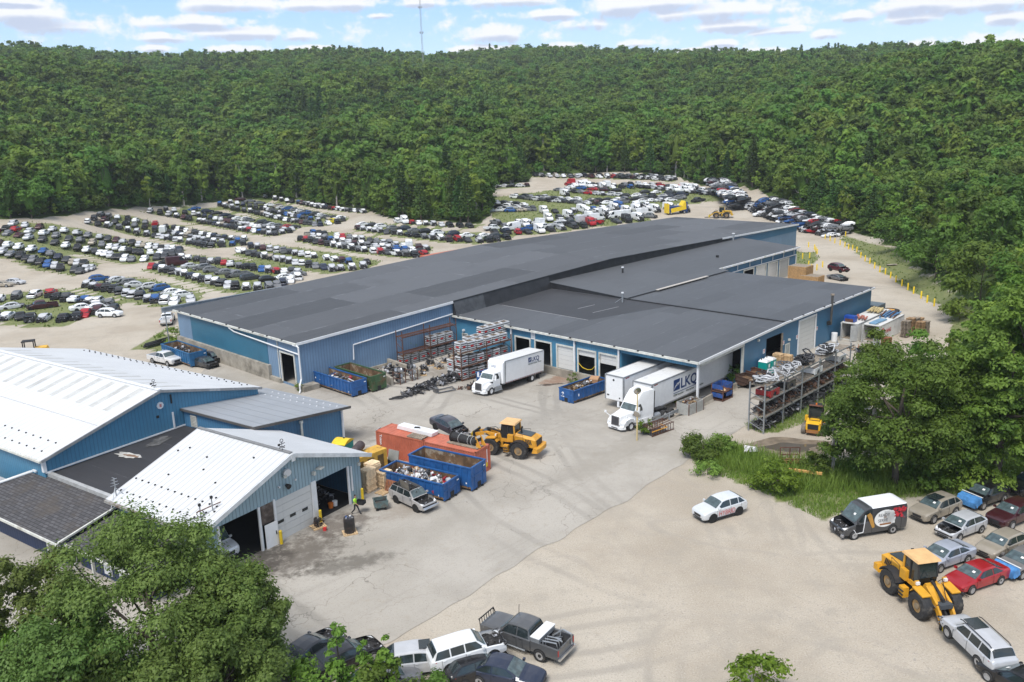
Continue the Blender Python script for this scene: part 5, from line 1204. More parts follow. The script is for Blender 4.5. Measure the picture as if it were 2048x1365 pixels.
# ---- dark saloon carried by the first loader (behind the red container)
C1 = build_car('carried_wreck', 'dark grey saloon wreck with its front stripped, held by the loader behind the red container', 'sedan', (0, 0, 0), 0, (.06, .06, .075), hood=False, bumper=False, wheels=(0, 0, 0, 0), seed=33, doors_off=((1.6, 2.7),))
q = G(900, 868, 1.5); C1.location = (q.x, q.y, 1.75); C1.rotation_euler = (0, R(6), heading(G(935, 880, 1), G(885, 862, 1)))
mb = MB(); clutter(mb, lambda: (2.0 + random.uniform(-.6, .5), random.uniform(-.8, .8), random.uniform(.3, 1.0)), 60, .26, SCRAPS[:5]); mb.build('stripped_front', C1)
# ---- silver wagon carried by the second loader
C2 = build_car('carried_wagon', 'silver estate car with roof rails hanging from the forks of the second loader', 'wagon', (0, 0, 0), 0, SILV, seed=34)
q = G(1950, 1313); C2.location = (q.x, q.y, .35); C2.rotation_euler = (0, R(-4), heading(G(1905, 1275), G(1993, 1352)))
MB(GLASS).box((.35, 0, 1.735), (1.0, .95, .03)).build('sunroof', C2)
mb = MB(PLASTIC)
for sd in (1, -1): mb.tube([(.9, sd * .62, 1.7), (.7, sd * .62, 1.78), (-1.6, sd * .62, 1.78), (-1.8, sd * .62, 1.7)], .03, 6)
mb.build('roof_rail', C2)
mb = MB(); clutter(mb, lambda: (2.25 + random.uniform(-.3, .2), .6 + random.uniform(-.3, .35), random.uniform(.3, .95)), 26, .2, SCRAPS[:4]); mb.build('torn_front', C2)
# ---- by the concrete base of the long warehouse
r_ = BA + pi + R(180)
build_car('work_pickup', 'white pickup truck parked in front of the far blue skip', 'pickup', G(331, 727), heading(G(362, 733), G(300, 720)), (.70, .70, .70), cat='pickup truck', seed=41)
build_car('wrecked_saloon', 'grey saloon wreck without a front, beside the concrete base', 'sedan', G(412, 734), heading(G(440, 742), G(385, 730)), DGR, hood=False, bumper=False, wheels=(0, 0, 0, 0), seed=42)
build_car('wrecked_saloon', 'dark blue saloon wreck right against the concrete base', 'sedan', G(430, 722), heading(G(452, 732), G(408, 712)), NAV, hood=False, bumper=False, wheels=(0, 0, 0, 0), seed=43)
build_car('stripped_pickup', 'white stripped pickup with scrap in its bed by the corner of the long warehouse', 'pickup', G(336, 646), heading(G(346, 630), G(328, 662)), (.70, .71, .72), cat='pickup truck', hood=False, seed=44)
build_car('wrecked_suv', 'maroon SUV lying on top of a flattened wreck beyond the dock building', 'suv', G(1676, 556) + Vector((0, 0, 1.3)), heading(G(1700, 562), G(1652, 552)), (.10, .012, .02), hood=False, wheels=(1, 0, 1, 0), seed=45)
c = build_car('crushed_car', 'flattened grey car beneath the maroon SUV', 'sedan', G(1676, 560), heading(G(1700, 566), G(1652, 556)), GRY, hood=False, bumper=False, wheels=(0, 0, 0, 0), seed=46); c.scale = (1, 1, .75)
# ------------------------------------------------------------------ trucks
def decal(root, size, pos, axis_rot, name='logo_square'):
    """navy square with a pale swirl, as on the trailers"""
    mb = MB(NAVYT); mb.box((size / 2, size / 2, .004), (size, size, .008))
    o = mb.build(name, root, pos); o.rotation_euler = axis_rot
    mb = MB(WHITET)
    for k in range(3):
        pts = [(size * (.12 + .13 * k + .42 * (1 - cos(a * pi)) * .9), size * (.12 + .2 * k * .5 + .62 * a + .1 * sin(a * 6)), .012) for a in [i / 7 for i in range(8)]]
        for p, q in zip(pts, pts[1:]): mb.bar(p, q, size * .035, .004)
    mb.build('swirl', o); return o
def logo(root, h, pos, rot, tagline):
    """square, LKQ and a strap line; the text runs along the rotated x axis from pos"""
    M_ = Matrix.LocRotScale(Vector(pos), None, None) @ __import__('mathutils').Euler(rot).to_matrix().to_4x4()
    at_ = lambda x, y, z=0.0: (M_ @ Vector((x, y, z)))
    decal(root, h, at_(0, 0), rot)
    text('LKQ', h * 1.32, NAVYT, root, at_(h * 1.12, .02 * h), rot, bold=.028 * h, sx=1.06)
    mb = MB(NAVYT); mb.box((h * 1.95, -.22 * h, .004), (h * 3.9, .05 * h, .008)); o = mb.build('logo_rule', root, pos); o.rotation_euler = rot
    text(tagline, h * .27, mat('strap_line', (.05, .08, .05)), root, at_(0, -.52 * h), rot, bold=.003)
def trailer(name, label, s, t, L, top=3.4, plain=False):
    W, zb = 2.6, .45
    r = thing(name, label, 'trailer', wl(s, t), BA)
    mb = MB(TRUCKW); mb.box((0, L / 2, (top + zb) / 2), (W, L, top - zb)); mb.build('box', r)
    mb = MB(mat('trailer_roof', (.66, .66, .65), .5, var=.06, sc=.6, dirt=(.45, .45, .44), dl=(.5, .75))); mb.box((0, L / 2, top + .012), (W - .2, L - .2, .02)); mb.build('roof_sheet', r)
    mb = MB(STEEL)
    for sx in (-1, 1): mb.box((sx * W / 2, L / 2, top - .03), (.09, L + .06, .14)); mb.box((sx * W / 2, L / 2, zb), (.06, L, .16)); mb.box((sx * (W / 2 - .02), .03, (top + zb) / 2), (.14, .16, top - zb))
    mb.box((0, 0, top - .03), (W, .09, .14)); mb.build('edge_rail', r)
    mb = MB(BLACK); mb.tube([(-.1, -.03, top - .55), (-.1, .02, top - .55)], .13, 10); mb.box((-.9, -.02, zb + .5), (.3, .04, .14)); mb.tube([(.75, -.03, zb + .35), (.75, .02, zb + .35)], .09, 8); mb.build('nose_fitting', r)
    mb = MB(LAMPR); mb.box((W / 2 + .012, .75, top - .2), (.012, .7, .09)); mb.build('maker_badge', r)
    for k, y in enumerate((L - 2.7, L - 1.4)):
        for sx in (-1, 1):
            m2 = MB(); m2.X = Matrix.Rotation(R(90), 4, 'Z'); m2.wheel((y, -sx * (W / 2 - .3), 0), .5, .5, .55, rm=WHITET); m2.build('wheel', r, (0, 0, -.2), sharp=40)
    mb = MB(PLASTIC); mb.box((0, L - 2.1, .15), (1.0, 2.8, .4)); mb.box((0, 3.2, .05), (.15, .15, .7)); mb.build('bogie', r)
    return r
q = (G(1305, 769, 3.4) + G(1266, 762.5, 3.4)) / 2; s_, t_ = lw(q)
TR2 = trailer('box_trailer', 'white box trailer with the big LKQ lettering, hitched to the white tractor unit', s_, t_ - .05, 17.6)
logo(TR2, 1.3, (1.315, 4.3, 1.55), (R(90), 0, R(90)), 'OEM Recycled  -  Aftermarket  -  OE Surplus')
q = (G(1246, 756, 3.4) + G(1209.7, 748.6, 3.4)) / 2; s_, t_ = lw(q)
TR1 = trailer('box_trailer', 'plain white box trailer standing without a tractor under the canopy, left of the lettered one', s_, t_ + .1, 17)
def cab(root, w, x_n, x_ws, x_wt, x_b, zh, zc, ztop, sleeper=None):
    """bonneted cab: nose x_n, windscreen foot x_ws and head x_wt, back x_b"""
    h = w / 2
    mb = MB(TRUCKW); mb.hull([(x, sd * y, z) for sd in (1, -1) for x, y, z in ((x_n, h * .50, .75), (x_n - .05, h * .48, zh - .22), (x_n - .25, h * .46, zh - .05), (x_ws, h * .74, zh + .18), (x_ws, h * .82, .75), (x_ws, h * .80, zh))]); mb.build('bonnet', root, sharp=35)
    for sd in (1, -1):
        mb = MB(TRUCKW); mb.hull([(x, sd * y, z) for x, y, z in ((x_n + .02, h * .5, .55), (x_n - .02, h * .9, .6), (x_n - .1, h * .92, .95), (x_n - .25, h * .5, 1.15), (x_n - .55, h * .98, 1.32), (x_n - 1.0, h, 1.42), (x_n - 1.5, h * .98, 1.3), (x_n - 1.85, h * .95, .95), (x_n - 1.0, h * .6, 1.5), (x_n - 1.85, h * .6, 1.2), (x_n - 1.7, h * .95, .8))]); mb.build('wing', root, sharp=35)
        mb = MB(LAMPW); mb.hull([(x_n + .03, sd * h * .56, .88), (x_n - .04, sd * h * .88, .9), (x_n + .02, sd * h * .56, 1.06), (x_n - .10, sd * h * .9, 1.08)]); mb.build('headlight', root)
    mb = MB(TRUCKW); mb.hull([(x, sd * y, z) for sd in (1, -1) for x, y, z in ((x_n + .12, h * .72, .32), (x_n + .12, h * .72, .6), (x_n - .3, h * .98, .35), (x_n - .3, h * .98, .62))]); mb.build('bumper', root)
    mb = MB(BLACK); mb.box((x_n + .125, 0, .42), (.02, w * .34, .1)); mb.build('bumper_slot', root)
    mb = MB(CHROME); mb.box((x_n + .015, 0, (zh + .6) / 2 - .02), (.06, h * .86, zh - .72)); gr = mb.build('grille', root); mb = MB(mat('grille_mesh', (.09, .09, .1), .4, .6)); mb.box((x_n + .05, 0, (zh + .6) / 2 - .02), (.02, h * .76, zh - .84)); mb.build('mesh', gr)
    mb = MB(TRUCKW); mb.hull([(x, sd * y, z) for sd in (1, -1) for x, y, z in ((x_ws, h * .84, .7), (x_ws, h * .84, zh + .14), (x_wt, h * .78, zc), (x_b, h * .84, zc + .04), (x_b, h * .86, .7), ((x_wt + x_b) / 2, h * .88, zh))]); mb.build('cab', root, sharp=35)
    mb = MB(WSHIELD); a, b = Vector((x_ws, 0, zh + .2)), Vector((x_wt, 0, zc - .06)); nrm = Vector((b.z - a.z, 0, a.x - b.x)).normalized() * .02
    mb.poly([tuple(v + nrm) for v in (a + Vector((0, h * .76, 0)), a - Vector((0, h * .76, 0)), b - Vector((0, h * .68, 0)), b + Vector((0, h * .68, 0)))]); mb.build('windscreen', root)
    for sd in (1, -1):
        mb = MB(GLASS); y0, y1 = h * .885, h * .835; mb.poly([(x_ws - .3, sd * y0, zh + .12), (x_b + .25, sd * y0, zh + .12), (x_b + .25, sd * y1, zc - .12), (x_wt - .12, sd * y1, zc - .12)]); mb.build('side_window', root)
        mb = MB(TRUCKW); mb.box((x_ws - .15, sd * (h + .18), zh + .45), (.14, .2, .6)); mb.bar((x_ws - .2, sd * h * .85, zh + .2), (x_ws - .15, sd * (h + .18), zh + .2), .05); mb.build('mirror', root)
        mb = MB(BLACK); mb.hull([(x_ws - .05, sd * (h * .88), zh - .02), (x_ws + .45, sd * (h * .78), zh - .06), (x_ws + .1, sd * (h * .9), zh - .25), (x_ws - .02, sd * (h * .9), zh - .2)]); mb.build('cowl_vent', root)
def truck_wheel(root, x, y, r=.5, w=.3, rm=None):
    mb = MB(); mb.wheel((0, 0, 0), r, w, .58, rm=rm or WHITET, n=22); mb.build('wheel', root, (x, y, r), sharp=40)
f_, b_ = G(982, 791), G(1066.4, 762.5); rz = heading(f_, b_); n_ = Vector((-sin(rz), cos(rz), 0))
p_ = f_ - n_ * 1.05; p_.z = T(p_.x, p_.y) + .03
BT = thing('box_truck', 'white box truck with LKQ lettering backed up to the second loading bay', 'truck', p_, rz); BT.rotation_euler = (0, math.atan((T(b_.x, b_.y) - T(f_.x, f_.y)) / 8.4), rz)
cab(BT, 2.4, 1.15, -.35, -.75, -1.85, 1.65, 2.55, 2.6)
xb0, xb1 = -2.15, -10.9
mb = MB(TRUCKW); mb.hull([(xb0, sd * 1.24, z) for sd in (1, -1) for z in (1.0,)] + [(xb0 + .0, sd * 1.2, 3.55) for sd in (1, -1)] + [(xb0 - .35, sd * 1.2, 3.82) for sd in (1, -1)] + [(xb1, sd * 1.24, z) for sd in (1, -1) for z in (1.0, 3.82)] + [(xb0 + .25, sd * .9, 2.7) for sd in (1, -1)] + [(xb0 + .2, sd * .8, 3.5) for sd in (1, -1)]); mb.build('box', BT, sharp=30)
mb = MB(STEEL)
for sd in (1, -1):
    mb.box(((xb0 + xb1) / 2 - .2, sd * 1.24, 3.78), (xb0 - xb1 - .5, .07, .1)); mb.box(((xb0 + xb1) / 2, sd * 1.24, 1.0), (xb0 - xb1, .06, .14)); mb.box((xb0 - .42, sd * 1.235, 2.4), (.22, .06, 2.8))
mb.build('edge_rail', BT)
mb = MB(mat('truck_roof_skin', (.66, .66, .65), .5, var=.05)); mb.box(((xb0 + xb1) / 2 - .2, 0, 3.83), (xb0 - xb1 - .5, 2.3, .02)); mb.build('roof_sheet', BT)
mb = MB(mat('marker_red', (.3, .06, .05)))
for i in range(16): mb.box((xb0 - .6 - i * .5, 1.276, 1.0), (.22, .01, .07))
mb.build('marker_tape', BT)
mb = MB(BLACK); mb.box((-5.2, 0, .72), (9.8, .9, .28)); mb.box((-9.9, 1.0, .55), (.08, .5, .8)); mb.box((-9.9, -1.0, .55), (.08, .5, .8)); mb.box((-10.6, 0, .7), (.2, 2.0, .3)); mb.build('chassis', BT)
mb = MB(STEEL); mb.box((-1.3, 1.05, .62), (1.3, .3, .5)); mb.box((-1.2, 1.2, .38), (1.5, .3, .06)); mb.build('step_tank', BT)
for x, y in ((0, 1.02), (0, -1.02), (-8.4, .98), (-8.4, -.98)): truck_wheel(BT, x, y, .5, .3 if x == 0 else .5)
logo(BT, .62, (-7.4, 1.255, 2.75), (R(90), 0, R(180)), 'OEM Recycled - Aftermarket - OE Surplus')
text('LKQ', .36, NAVYT, BT, (xb0 + .24, -.45, 2.98), (R(90), 0, R(90)), shear=.2)
f_, b_ = G(1260.3, 862.4), G(1306, 837.8); rz = heading(f_, b_) ; n_ = Vector((-sin(rz), cos(rz), 0))
rz = BA + R(-90) + R(-3); n_ = Vector((-sin(rz), cos(rz), 0)); p_ = f_ - n_ * 1.05; p_.z = T(f_.x, f_.y) + .03
TT = thing('tractor_unit', 'white sleeper tractor unit parked in front of the lettered trailer', 'truck', p_, rz); TT.rotation_euler = (0, R(-2.6), rz)
cab(TT, 2.5, 1.25, -.75, -1.25, -2.2, 1.75, 2.75, 2.8)
mb = MB(TRUCKW); mb.hull([(x, sd * y, z) for sd in (1, -1) for x, y, z in ((-1.2, .95, 2.78), (-1.55, .85, 3.35), (-2.15, .9, 3.85), (-3.75, 1.2, 3.95), (-3.75, 1.22, .8), (-2.1, 1.1, .8), (-2.1, 1.12, 2.7))]); mb.build('sleeper', TT, sharp=32)
mb = MB(BLACK); mb.box((-3.79, 1.18, 2.3), (.06, .2, 2.9)); mb.box((-3.79, -1.18, 2.3), (.06, .2, 2.9)); mb.build('side_extender', TT)
mb = MB(TRUCKW); mb.hull([(x, sd * y, z) for sd in (1, -1) for x, y, z in ((-1.0, 1.2, .35), (-3.5, 1.22, .35), (-1.2, 1.18, .95), (-3.5, 1.2, .95))]); mb.build('side_skirt', TT)
mb = MB(BLACK); mb.box((-3.6, 0, .8), (7.4, .9, .3)); mb.box((-5.9, 0, 1.05), (1.6, 1.1, .14)); mb.build('chassis', TT)
mb = MB(STEEL); mb.tube([(-3.7, .98, .72), (-5.0, .98, .72)], .33, 14); mb.build('fuel_tank', TT, sharp=40)
for x in (-5.9, -7.2):
    for y in (.95, -.95): truck_wheel(TT, x, y, .51, .55)
for y in (1.05, -1.05): truck_wheel(TT, 0, y, .51, .32)
text('LKQ', .36, NAVYT, TT, (-1.42, -.42, 2.98), (R(56), 0, R(90)), shear=.2, bold=.005)
mb = MB(TRUCKW)
for sd in (1, -1): mb.bar((.9, sd * .95, 1.4), (1.15, sd * 1.45, 1.75), .05); mb.box((1.16, sd * 1.48, 1.85), (.1, .22, .24))
mb.build('hood_mirror', TT)

# ------------------------------------------------------------------ wheel loaders
def loader(name, label, loc, rz, ym, lift=.3, raise_=0.0, roof=None):
    r = thing(name, label, 'wheel loader', loc, rz)
    for i, x in enumerate((1.55, -1.55)):
        for sd in (1, -1):
            mb = MB(); mb.wheel((0, 0, 0), .86, .66, .5, TYRE, mat('loader_rim', (.34, .20, .07), .7, dirt=(.25, .2, .14), dl=(.4, .65), ds=2), lug=.06, n=36); w_ = mb.build('wheel', r, (x, sd * 1.08, .86), sharp=45)
            mb = MB(mat('muddy_hub', (.22, .17, .11), .8)); mb.tube([(0, sd * .18, 0), (0, sd * .32, 0)], .2, 12); mb.build('hub', w_)
    mb = MB(ym); mb.hull([(x, sd * y, z) for sd in (1, -1) for x, y, z in ((-1.0, .78, 1.2), (-1.0, .82, 2.2), (-1.0, .6, 2.42), (-3.1, .8, 1.15), (-3.2, .82, 1.95), (-2.9, .6, 2.2), (-3.25, .7, 1.3))]); mb.build('engine_cover', r, sharp=35)
    mb = MB(mat('dark_bonnet_panel', (.05, .065, .075), .45)); mb.box((-1.9, 0, 2.36), (1.5, 1.15, .06), ry=R(-6)); mb.build('bonnet_panel', r)
    mb = MB(PLASTIC); mb.box((-3.22, 0, 1.62), (.08, 1.2, .6)); 
    for sd in (1, -1):
        for k in range(4): mb.box((-2.2 - k * .16, sd * .83, 1.75), (.09, .04, .5), ry=.3)
    mb.build('radiator_grille', r)
    mb = MB(ym); mb.hull([(x, sd * y, z) for sd in (1, -1) for x, y, z in ((-2.9, 1.15, .75), (-3.5, 1.15, .8), (-3.5, 1.15, 1.25), (-3.1, 1.15, 1.3), (-3.6, .7, .8), (-3.6, .7, 1.2))]); mb.build('counterweight', r, sharp=35)
    for sd in (1, -1):
        mb = MB(PLASTIC); pr = [(-1.55 + 1.08 * cos(a), .86 + 1.02 * sin(a)) for a in [R(25 + k * 16) for k in range(9)]] + [(-1.55 + .98 * cos(a), .86 + .93 * sin(a)) for a in [R(25 + k * 16) for k in range(8, -1, -1)]]
        mb.prism(pr, sd * .76, sd * 1.42); mb.build('rear_mudguard', r)
        mb = MB(ym); mb.box((1.5, sd * 1.05, 1.82), (1.1, .62, .08), ry=R(8)); mb.box((.85, sd * 1.05, 1.62), (.3, .62, .06), ry=R(-50)); mb.build('front_mudguard', r)
        mb = MB(ym); mb.box((-.15, sd * 1.12, .92), (.5, .4, .7)); 
        for k in range(3): mb.box((-.15, sd * 1.36, .5 + k * .28), (.5, .14, .05), PLASTIC)
        mb.build('access_step', r)
        mb = MB(BLACK); mb.tube([(-.95, sd * .95, 1.5), (-.95, sd * .98, 2.35), (-1.9, sd * .95, 2.45), (-1.9, sd * .9, 1.8)], .025, 6); mb.build('handrail', r)
    # cab: dark glass box with yellow pillars
    c0, c1, cw = -.95, .55, .72
    mb = MB(GLASS); mb.hull([(x, sd * y, z) for sd in (1, -1) for x, y, z in ((c0, cw, 1.75), (c1 - .05, cw, 1.75), (c1 + .1, cw * .9, 2.2), (c1 - .1, cw * .95, 3.25), (c0 + .1, cw * .95, 3.25))]); cb = mb.build('cab_glass', r)
    for sd in (1, -1):
        mb = MB(ym); mb.bar((c0, sd * (cw + .01), 1.7), (c0 + .1, sd * (cw - .02), 3.27), .13); mb.bar((c1 + .1, sd * (cw * .9 + .01), 2.2), (c1 - .1, sd * (cw * .95), 3.27), .08, m=PLASTIC); mb.bar((-.2, sd * (cw + .01), 1.75), (-.2, sd * (cw - .02), 3.27), .09, m=PLASTIC)
        mb.box((-.2, sd * cw, 1.6), (1.5, .14, .34)); mb.box((-.55, sd * (cw + .16), 1.95), (.6, .3, .7)); mb.build('cab_frame', r)
    mb = MB(roof or LOADROOF); mb.hull([(x, sd * y, z) for sd in (1, -1) for x, y, z in ((c0 - .1, .86, 3.28), (c1 + .12, .86, 3.28), (c0 - .05, .80, 3.42), (c1 + .05, .80, 3.42))]); mb.build('cab_roof', r)
    mb = MB(BLACK); mb.tube([(-1.5, .35, 2.3), (-1.5, .35, 2.85), (-1.62, .35, 3.1)], .1, 10); mb.build('exhaust', r, sharp=40)
    mb = MB(ym); mb.hull([(x, sd * y, z) for sd in (1, -1) for x, y, z in ((.5, .5, .7), (2.1, .55, .75), (2.1, .5, 1.3), (1.3, .42, 2.0), (.9, .42, 2.0), (.5, .45, 1.3))]); mb.build('front_frame', r)
    mb = MB(PLASTIC); mb.box((-.2, 0, .85), (2.2, .8, .6)); mb.build('belly_frame', r)
    for sd in (1, -1):
        mb = MB(LAMPW); mb.box((1.0, sd * 1.0, 2.12), (.16, .24, .18)); mb.box((.88, sd * 1.0, 2.12), (.1, .3, .24), ym); mb.build('work_lamp', r)
    pv = Vector((1.1, 0, 1.85)); a1 = R(-28 + raise_); el_ = pv + Vector((cos(a1), 0, sin(a1))) * 1.35; a2 = R(-50 + raise_); tip = el_ + Vector((cos(a2), 0, sin(a2))) * 1.15
    for sd in (1, -1):
        mb = MB(ym if lift else ym); o = Vector((0, sd * .48, 0))
        mb.bar(pv + o, el_ + o, .16, .38); mb.bar(el_ + o, tip + o, .16, .34); mb.build('lift_arm', r)
        mb = MB(BLACK); mb.tube([(.7, sd * .62, 1.2), tuple(el_ + Vector((-.1, sd * .62, -.05)))], .07, 8); k = mb.build('lift_cylinder', r); mb = MB(CHROME); mb.tube([tuple(Vector((.7, sd * .62, 1.2)).lerp(el_ + Vector((-.1, sd * .62, -.05)), .55)), tuple(el_ + Vector((.1, sd * .62, -.02)))], .04, 8); mb.build('piston_rod', k)
    mb = MB(BLACK); mb.tube([tuple(pv + Vector((-.1, 0, .3))), tuple(el_ + Vector((0, 0, .35)))], .1, 8); mb.bar(el_ + Vector((-.1, 0, .4)), el_ + Vector((.1, 0, -.4)), .2, .2); mb.bar(el_ + Vector((0, 0, -.2)), tip + Vector((0, 0, .1)), .14); mb.tube([tuple(pv + Vector((.1, .3, .35))), tuple(pv + Vector((.4, .35, .7))), tuple(el_ + Vector((0, .2, .3)))], .03, 6); mb.tube([tuple(pv + Vector((.1, -.2, .35))), tuple(pv + Vector((.5, -.25, .62))), tuple(el_ + Vector((0, -.2, .3)))], .03, 6)
    mb.box(tuple(el_ + Vector((.1, 0, .05))), (.5, .9, .3), m=mat('dark_cross_tube', (.06, .07, .08))); mb.build('linkage', r)
    mb = MB(BLACK); mb.box(tuple(tip + Vector((.15, 0, 0))), (.16, 1.5, .7)); mb.build('coupler', r)
    for sd in (1, -1):
        mb = MB(YELLOW); mb.hull([tuple(tip + Vector((.2, sd * .62 + k * .05, z))) for k in (-1, 1) for z in (-.45, .45)] + [tuple(tip + Vector((.5, sd * .62 + k * .05, z))) for k in (-1, 1) for z in (-.5, 0)]); mb.build('fork_bracket', r)
        mb = MB(BLACK); mb.bar(tip + Vector((.3, sd * .5, -.45)), tip + Vector((1.7, sd * .5, -.5)), .16, .08); mb.build('fork', r)
    return r
f_, b_ = G(985, 905), G(1018, 923)
hd = heading(G(955, 893), G(1035, 905)); n_ = Vector((-sin(hd), cos(hd), 0))
p_ = (f_ + b_) / 2 - n_ * .9 + Vector((.55, .2, 0))
LD1 = loader('wheel_loader', 'yellow wheel loader behind the red container, holding up a stripped car', p_, hd, LOADER, raise_=34)
hd = heading(G(1897, 1262), G(1790, 1172)); p_ = G(1838, 1205)
LD2 = loader('wheel_loader', 'orange yellow wheel loader on the dirt lot gripping a silver estate car', p_, hd, mat('loader_orange', (.66, .33, .025), .45, var=.1, dirt=(.36, .21, .08), dl=(.6, .85), ds=1.2), raise_=-3)
mb = MB(mat('hivis_lime', (.35, .75, .05))); mb.box((.05, .1, 2.6), (.35, .5, .7), top=(.7, .7)); mb.build('driver_vest', LD2)
p_ = G(1442, 436)
LD3 = loader('wheel_loader', 'small looking yellow loader far off behind the long warehouse roof', p_, heading(G(1420, 437), G(1465, 437)), mat('loader_far_yellow', (.55, .33, .03), .5), raise_=10, roof=mat('loader_dark_roof', (.2, .17, .08)))

# ------------------------------------------------------------------ rough terrain forklift
p_ = G(1630, 862); hd = heading(G(1640, 842), G(1622, 880))
FK = thing('forklift', 'yellow rough terrain forklift with a black mast beside the grey racks', 'forklift', p_, hd)
FY = mat('forklift_yellow', (.76, .42, .015), .4, var=.06)
for x, sd, r_ in ((-1.1, 1, .5), (-1.1, -1, .5), (1.0, 1, .6), (1.0, -1, .6)):
    mb = MB(); mb.wheel((0, 0, 0), r_, .42, .5, mat('dusty_tyre', (.17, .15, .13), .9, var=.3, sc=6), FY, lug=.05, n=28); mb.build('wheel', FK, (x, sd * .98, r_), sharp=45)
mb = MB(FY); mb.hull([(x, sd * y, z) for sd in (1, -1) for x, y, z in ((-.4, .72, .7), (-.4, .74, 1.5), (-1.75, .70, .65), (-1.75, .72, 1.3), (-1.3, .72, 1.48))]); mb.build('bonnet', FK, sharp=30)
mb = MB(BLACK); mb.box((-1.1, 0, 1.5), (.12, 1.0, .05)); mb.box((-1.77, 0, 1.0), (.05, 1.05, .55)); mb.tube([(-.7, .5, 1.4), (-.7, .5, 2.1)], .06, 8); mb.build('grille', FK)
mb = MB(mat('dirty_orange', (.3, .13, .04), .8)); mb.box((-1.7, 0, .5), (.25, 1.3, .3)); mb.build('rear_axle', FK)
mb = MB(BLACK)
for x in (-.4, .7):
    for sd in (1, -1): mb.bar((x, sd * .66, 1.0), (x * .9, sd * .62, 2.75), .09)
for sd in (1, -1): mb.bar((-.36, sd * .62, 2.72), (.63, sd * .62, 2.72), .1)
mb.build('cab_frame', FK)
mb = MB(GLASS); mb.hull([(x, sd * .6, z) for sd in (1, -1) for x, z in ((-.36, 1.1), (.64, 1.1), (-.32, 2.65), (.58, 2.65))]); mb.build('cab_glass', FK)
mb = MB(BLACK); mb.box((.15, 0, 2.8), (1.2, 1.35, .08)); mb.box((-.32, 0, 2.86), (.4, 1.3, .05), RUST); mb.build('cab_roof', FK)
mb = MB(mat('beacon_orange', (.8, .2, .02))); mb.tube([(-.05, 0, 2.84), (-.05, 0, 3.05)], .08, 8); mb.build('beacon', FK)
mb = MB(BLACK)
for sd in (1, -1): mb.box((1.55, sd * .5, 2.0), (.18, .16, 3.6)); mb.bar((1.7, sd * .4, .3), (2.8, sd * .4, .25), .14, .06)
for z in (.6, 2.0, 3.7): mb.box((1.55, 0, z), (.14, 1.1, .16))
mb.box((1.72, 0, .7), (.06, 1.3, .6)); mb.build('mast', FK)
mb = MB(FY); mb.box((.55, .95, 1.15), (.5, .35, .5)); mb.box((.55, -.95, 1.15), (.5, .35, .5)); mb.build('mudguard', FK)
# the forklift at the left edge behind the hall
p_ = G(50, 726)
r_ = thing('forklift', 'yellow forklift with a black cage roof peeking over the white hall roof', 'forklift', p_ + Vector((0, 2.5, 0)), R(20))
mb = MB(FY); mb.hull([(x, y, z) for x in (.3, 2.0) for y in (-.7, .7) for z in (.6, 1.7)] + [(2.2, y, 1.2) for y in (-.6, .6)]); mb.build('body', r_)
mb = MB(BLACK); mb.box((-.4, 0, 2.75), (1.7, 1.5, .1))
for x in (-1.1, .35):
    for y in (-.65, .65): mb.bar((x, y, .8), (x, y, 2.72), .14)
mb.build('cage', r_)
for x in (-1, 1.5):
    for y in (-.8, .8): mb = MB(); mb.wheel((0, 0, 0), .5, .35); mb.build('wheel', r_, (x, y, .5), sharp=40)

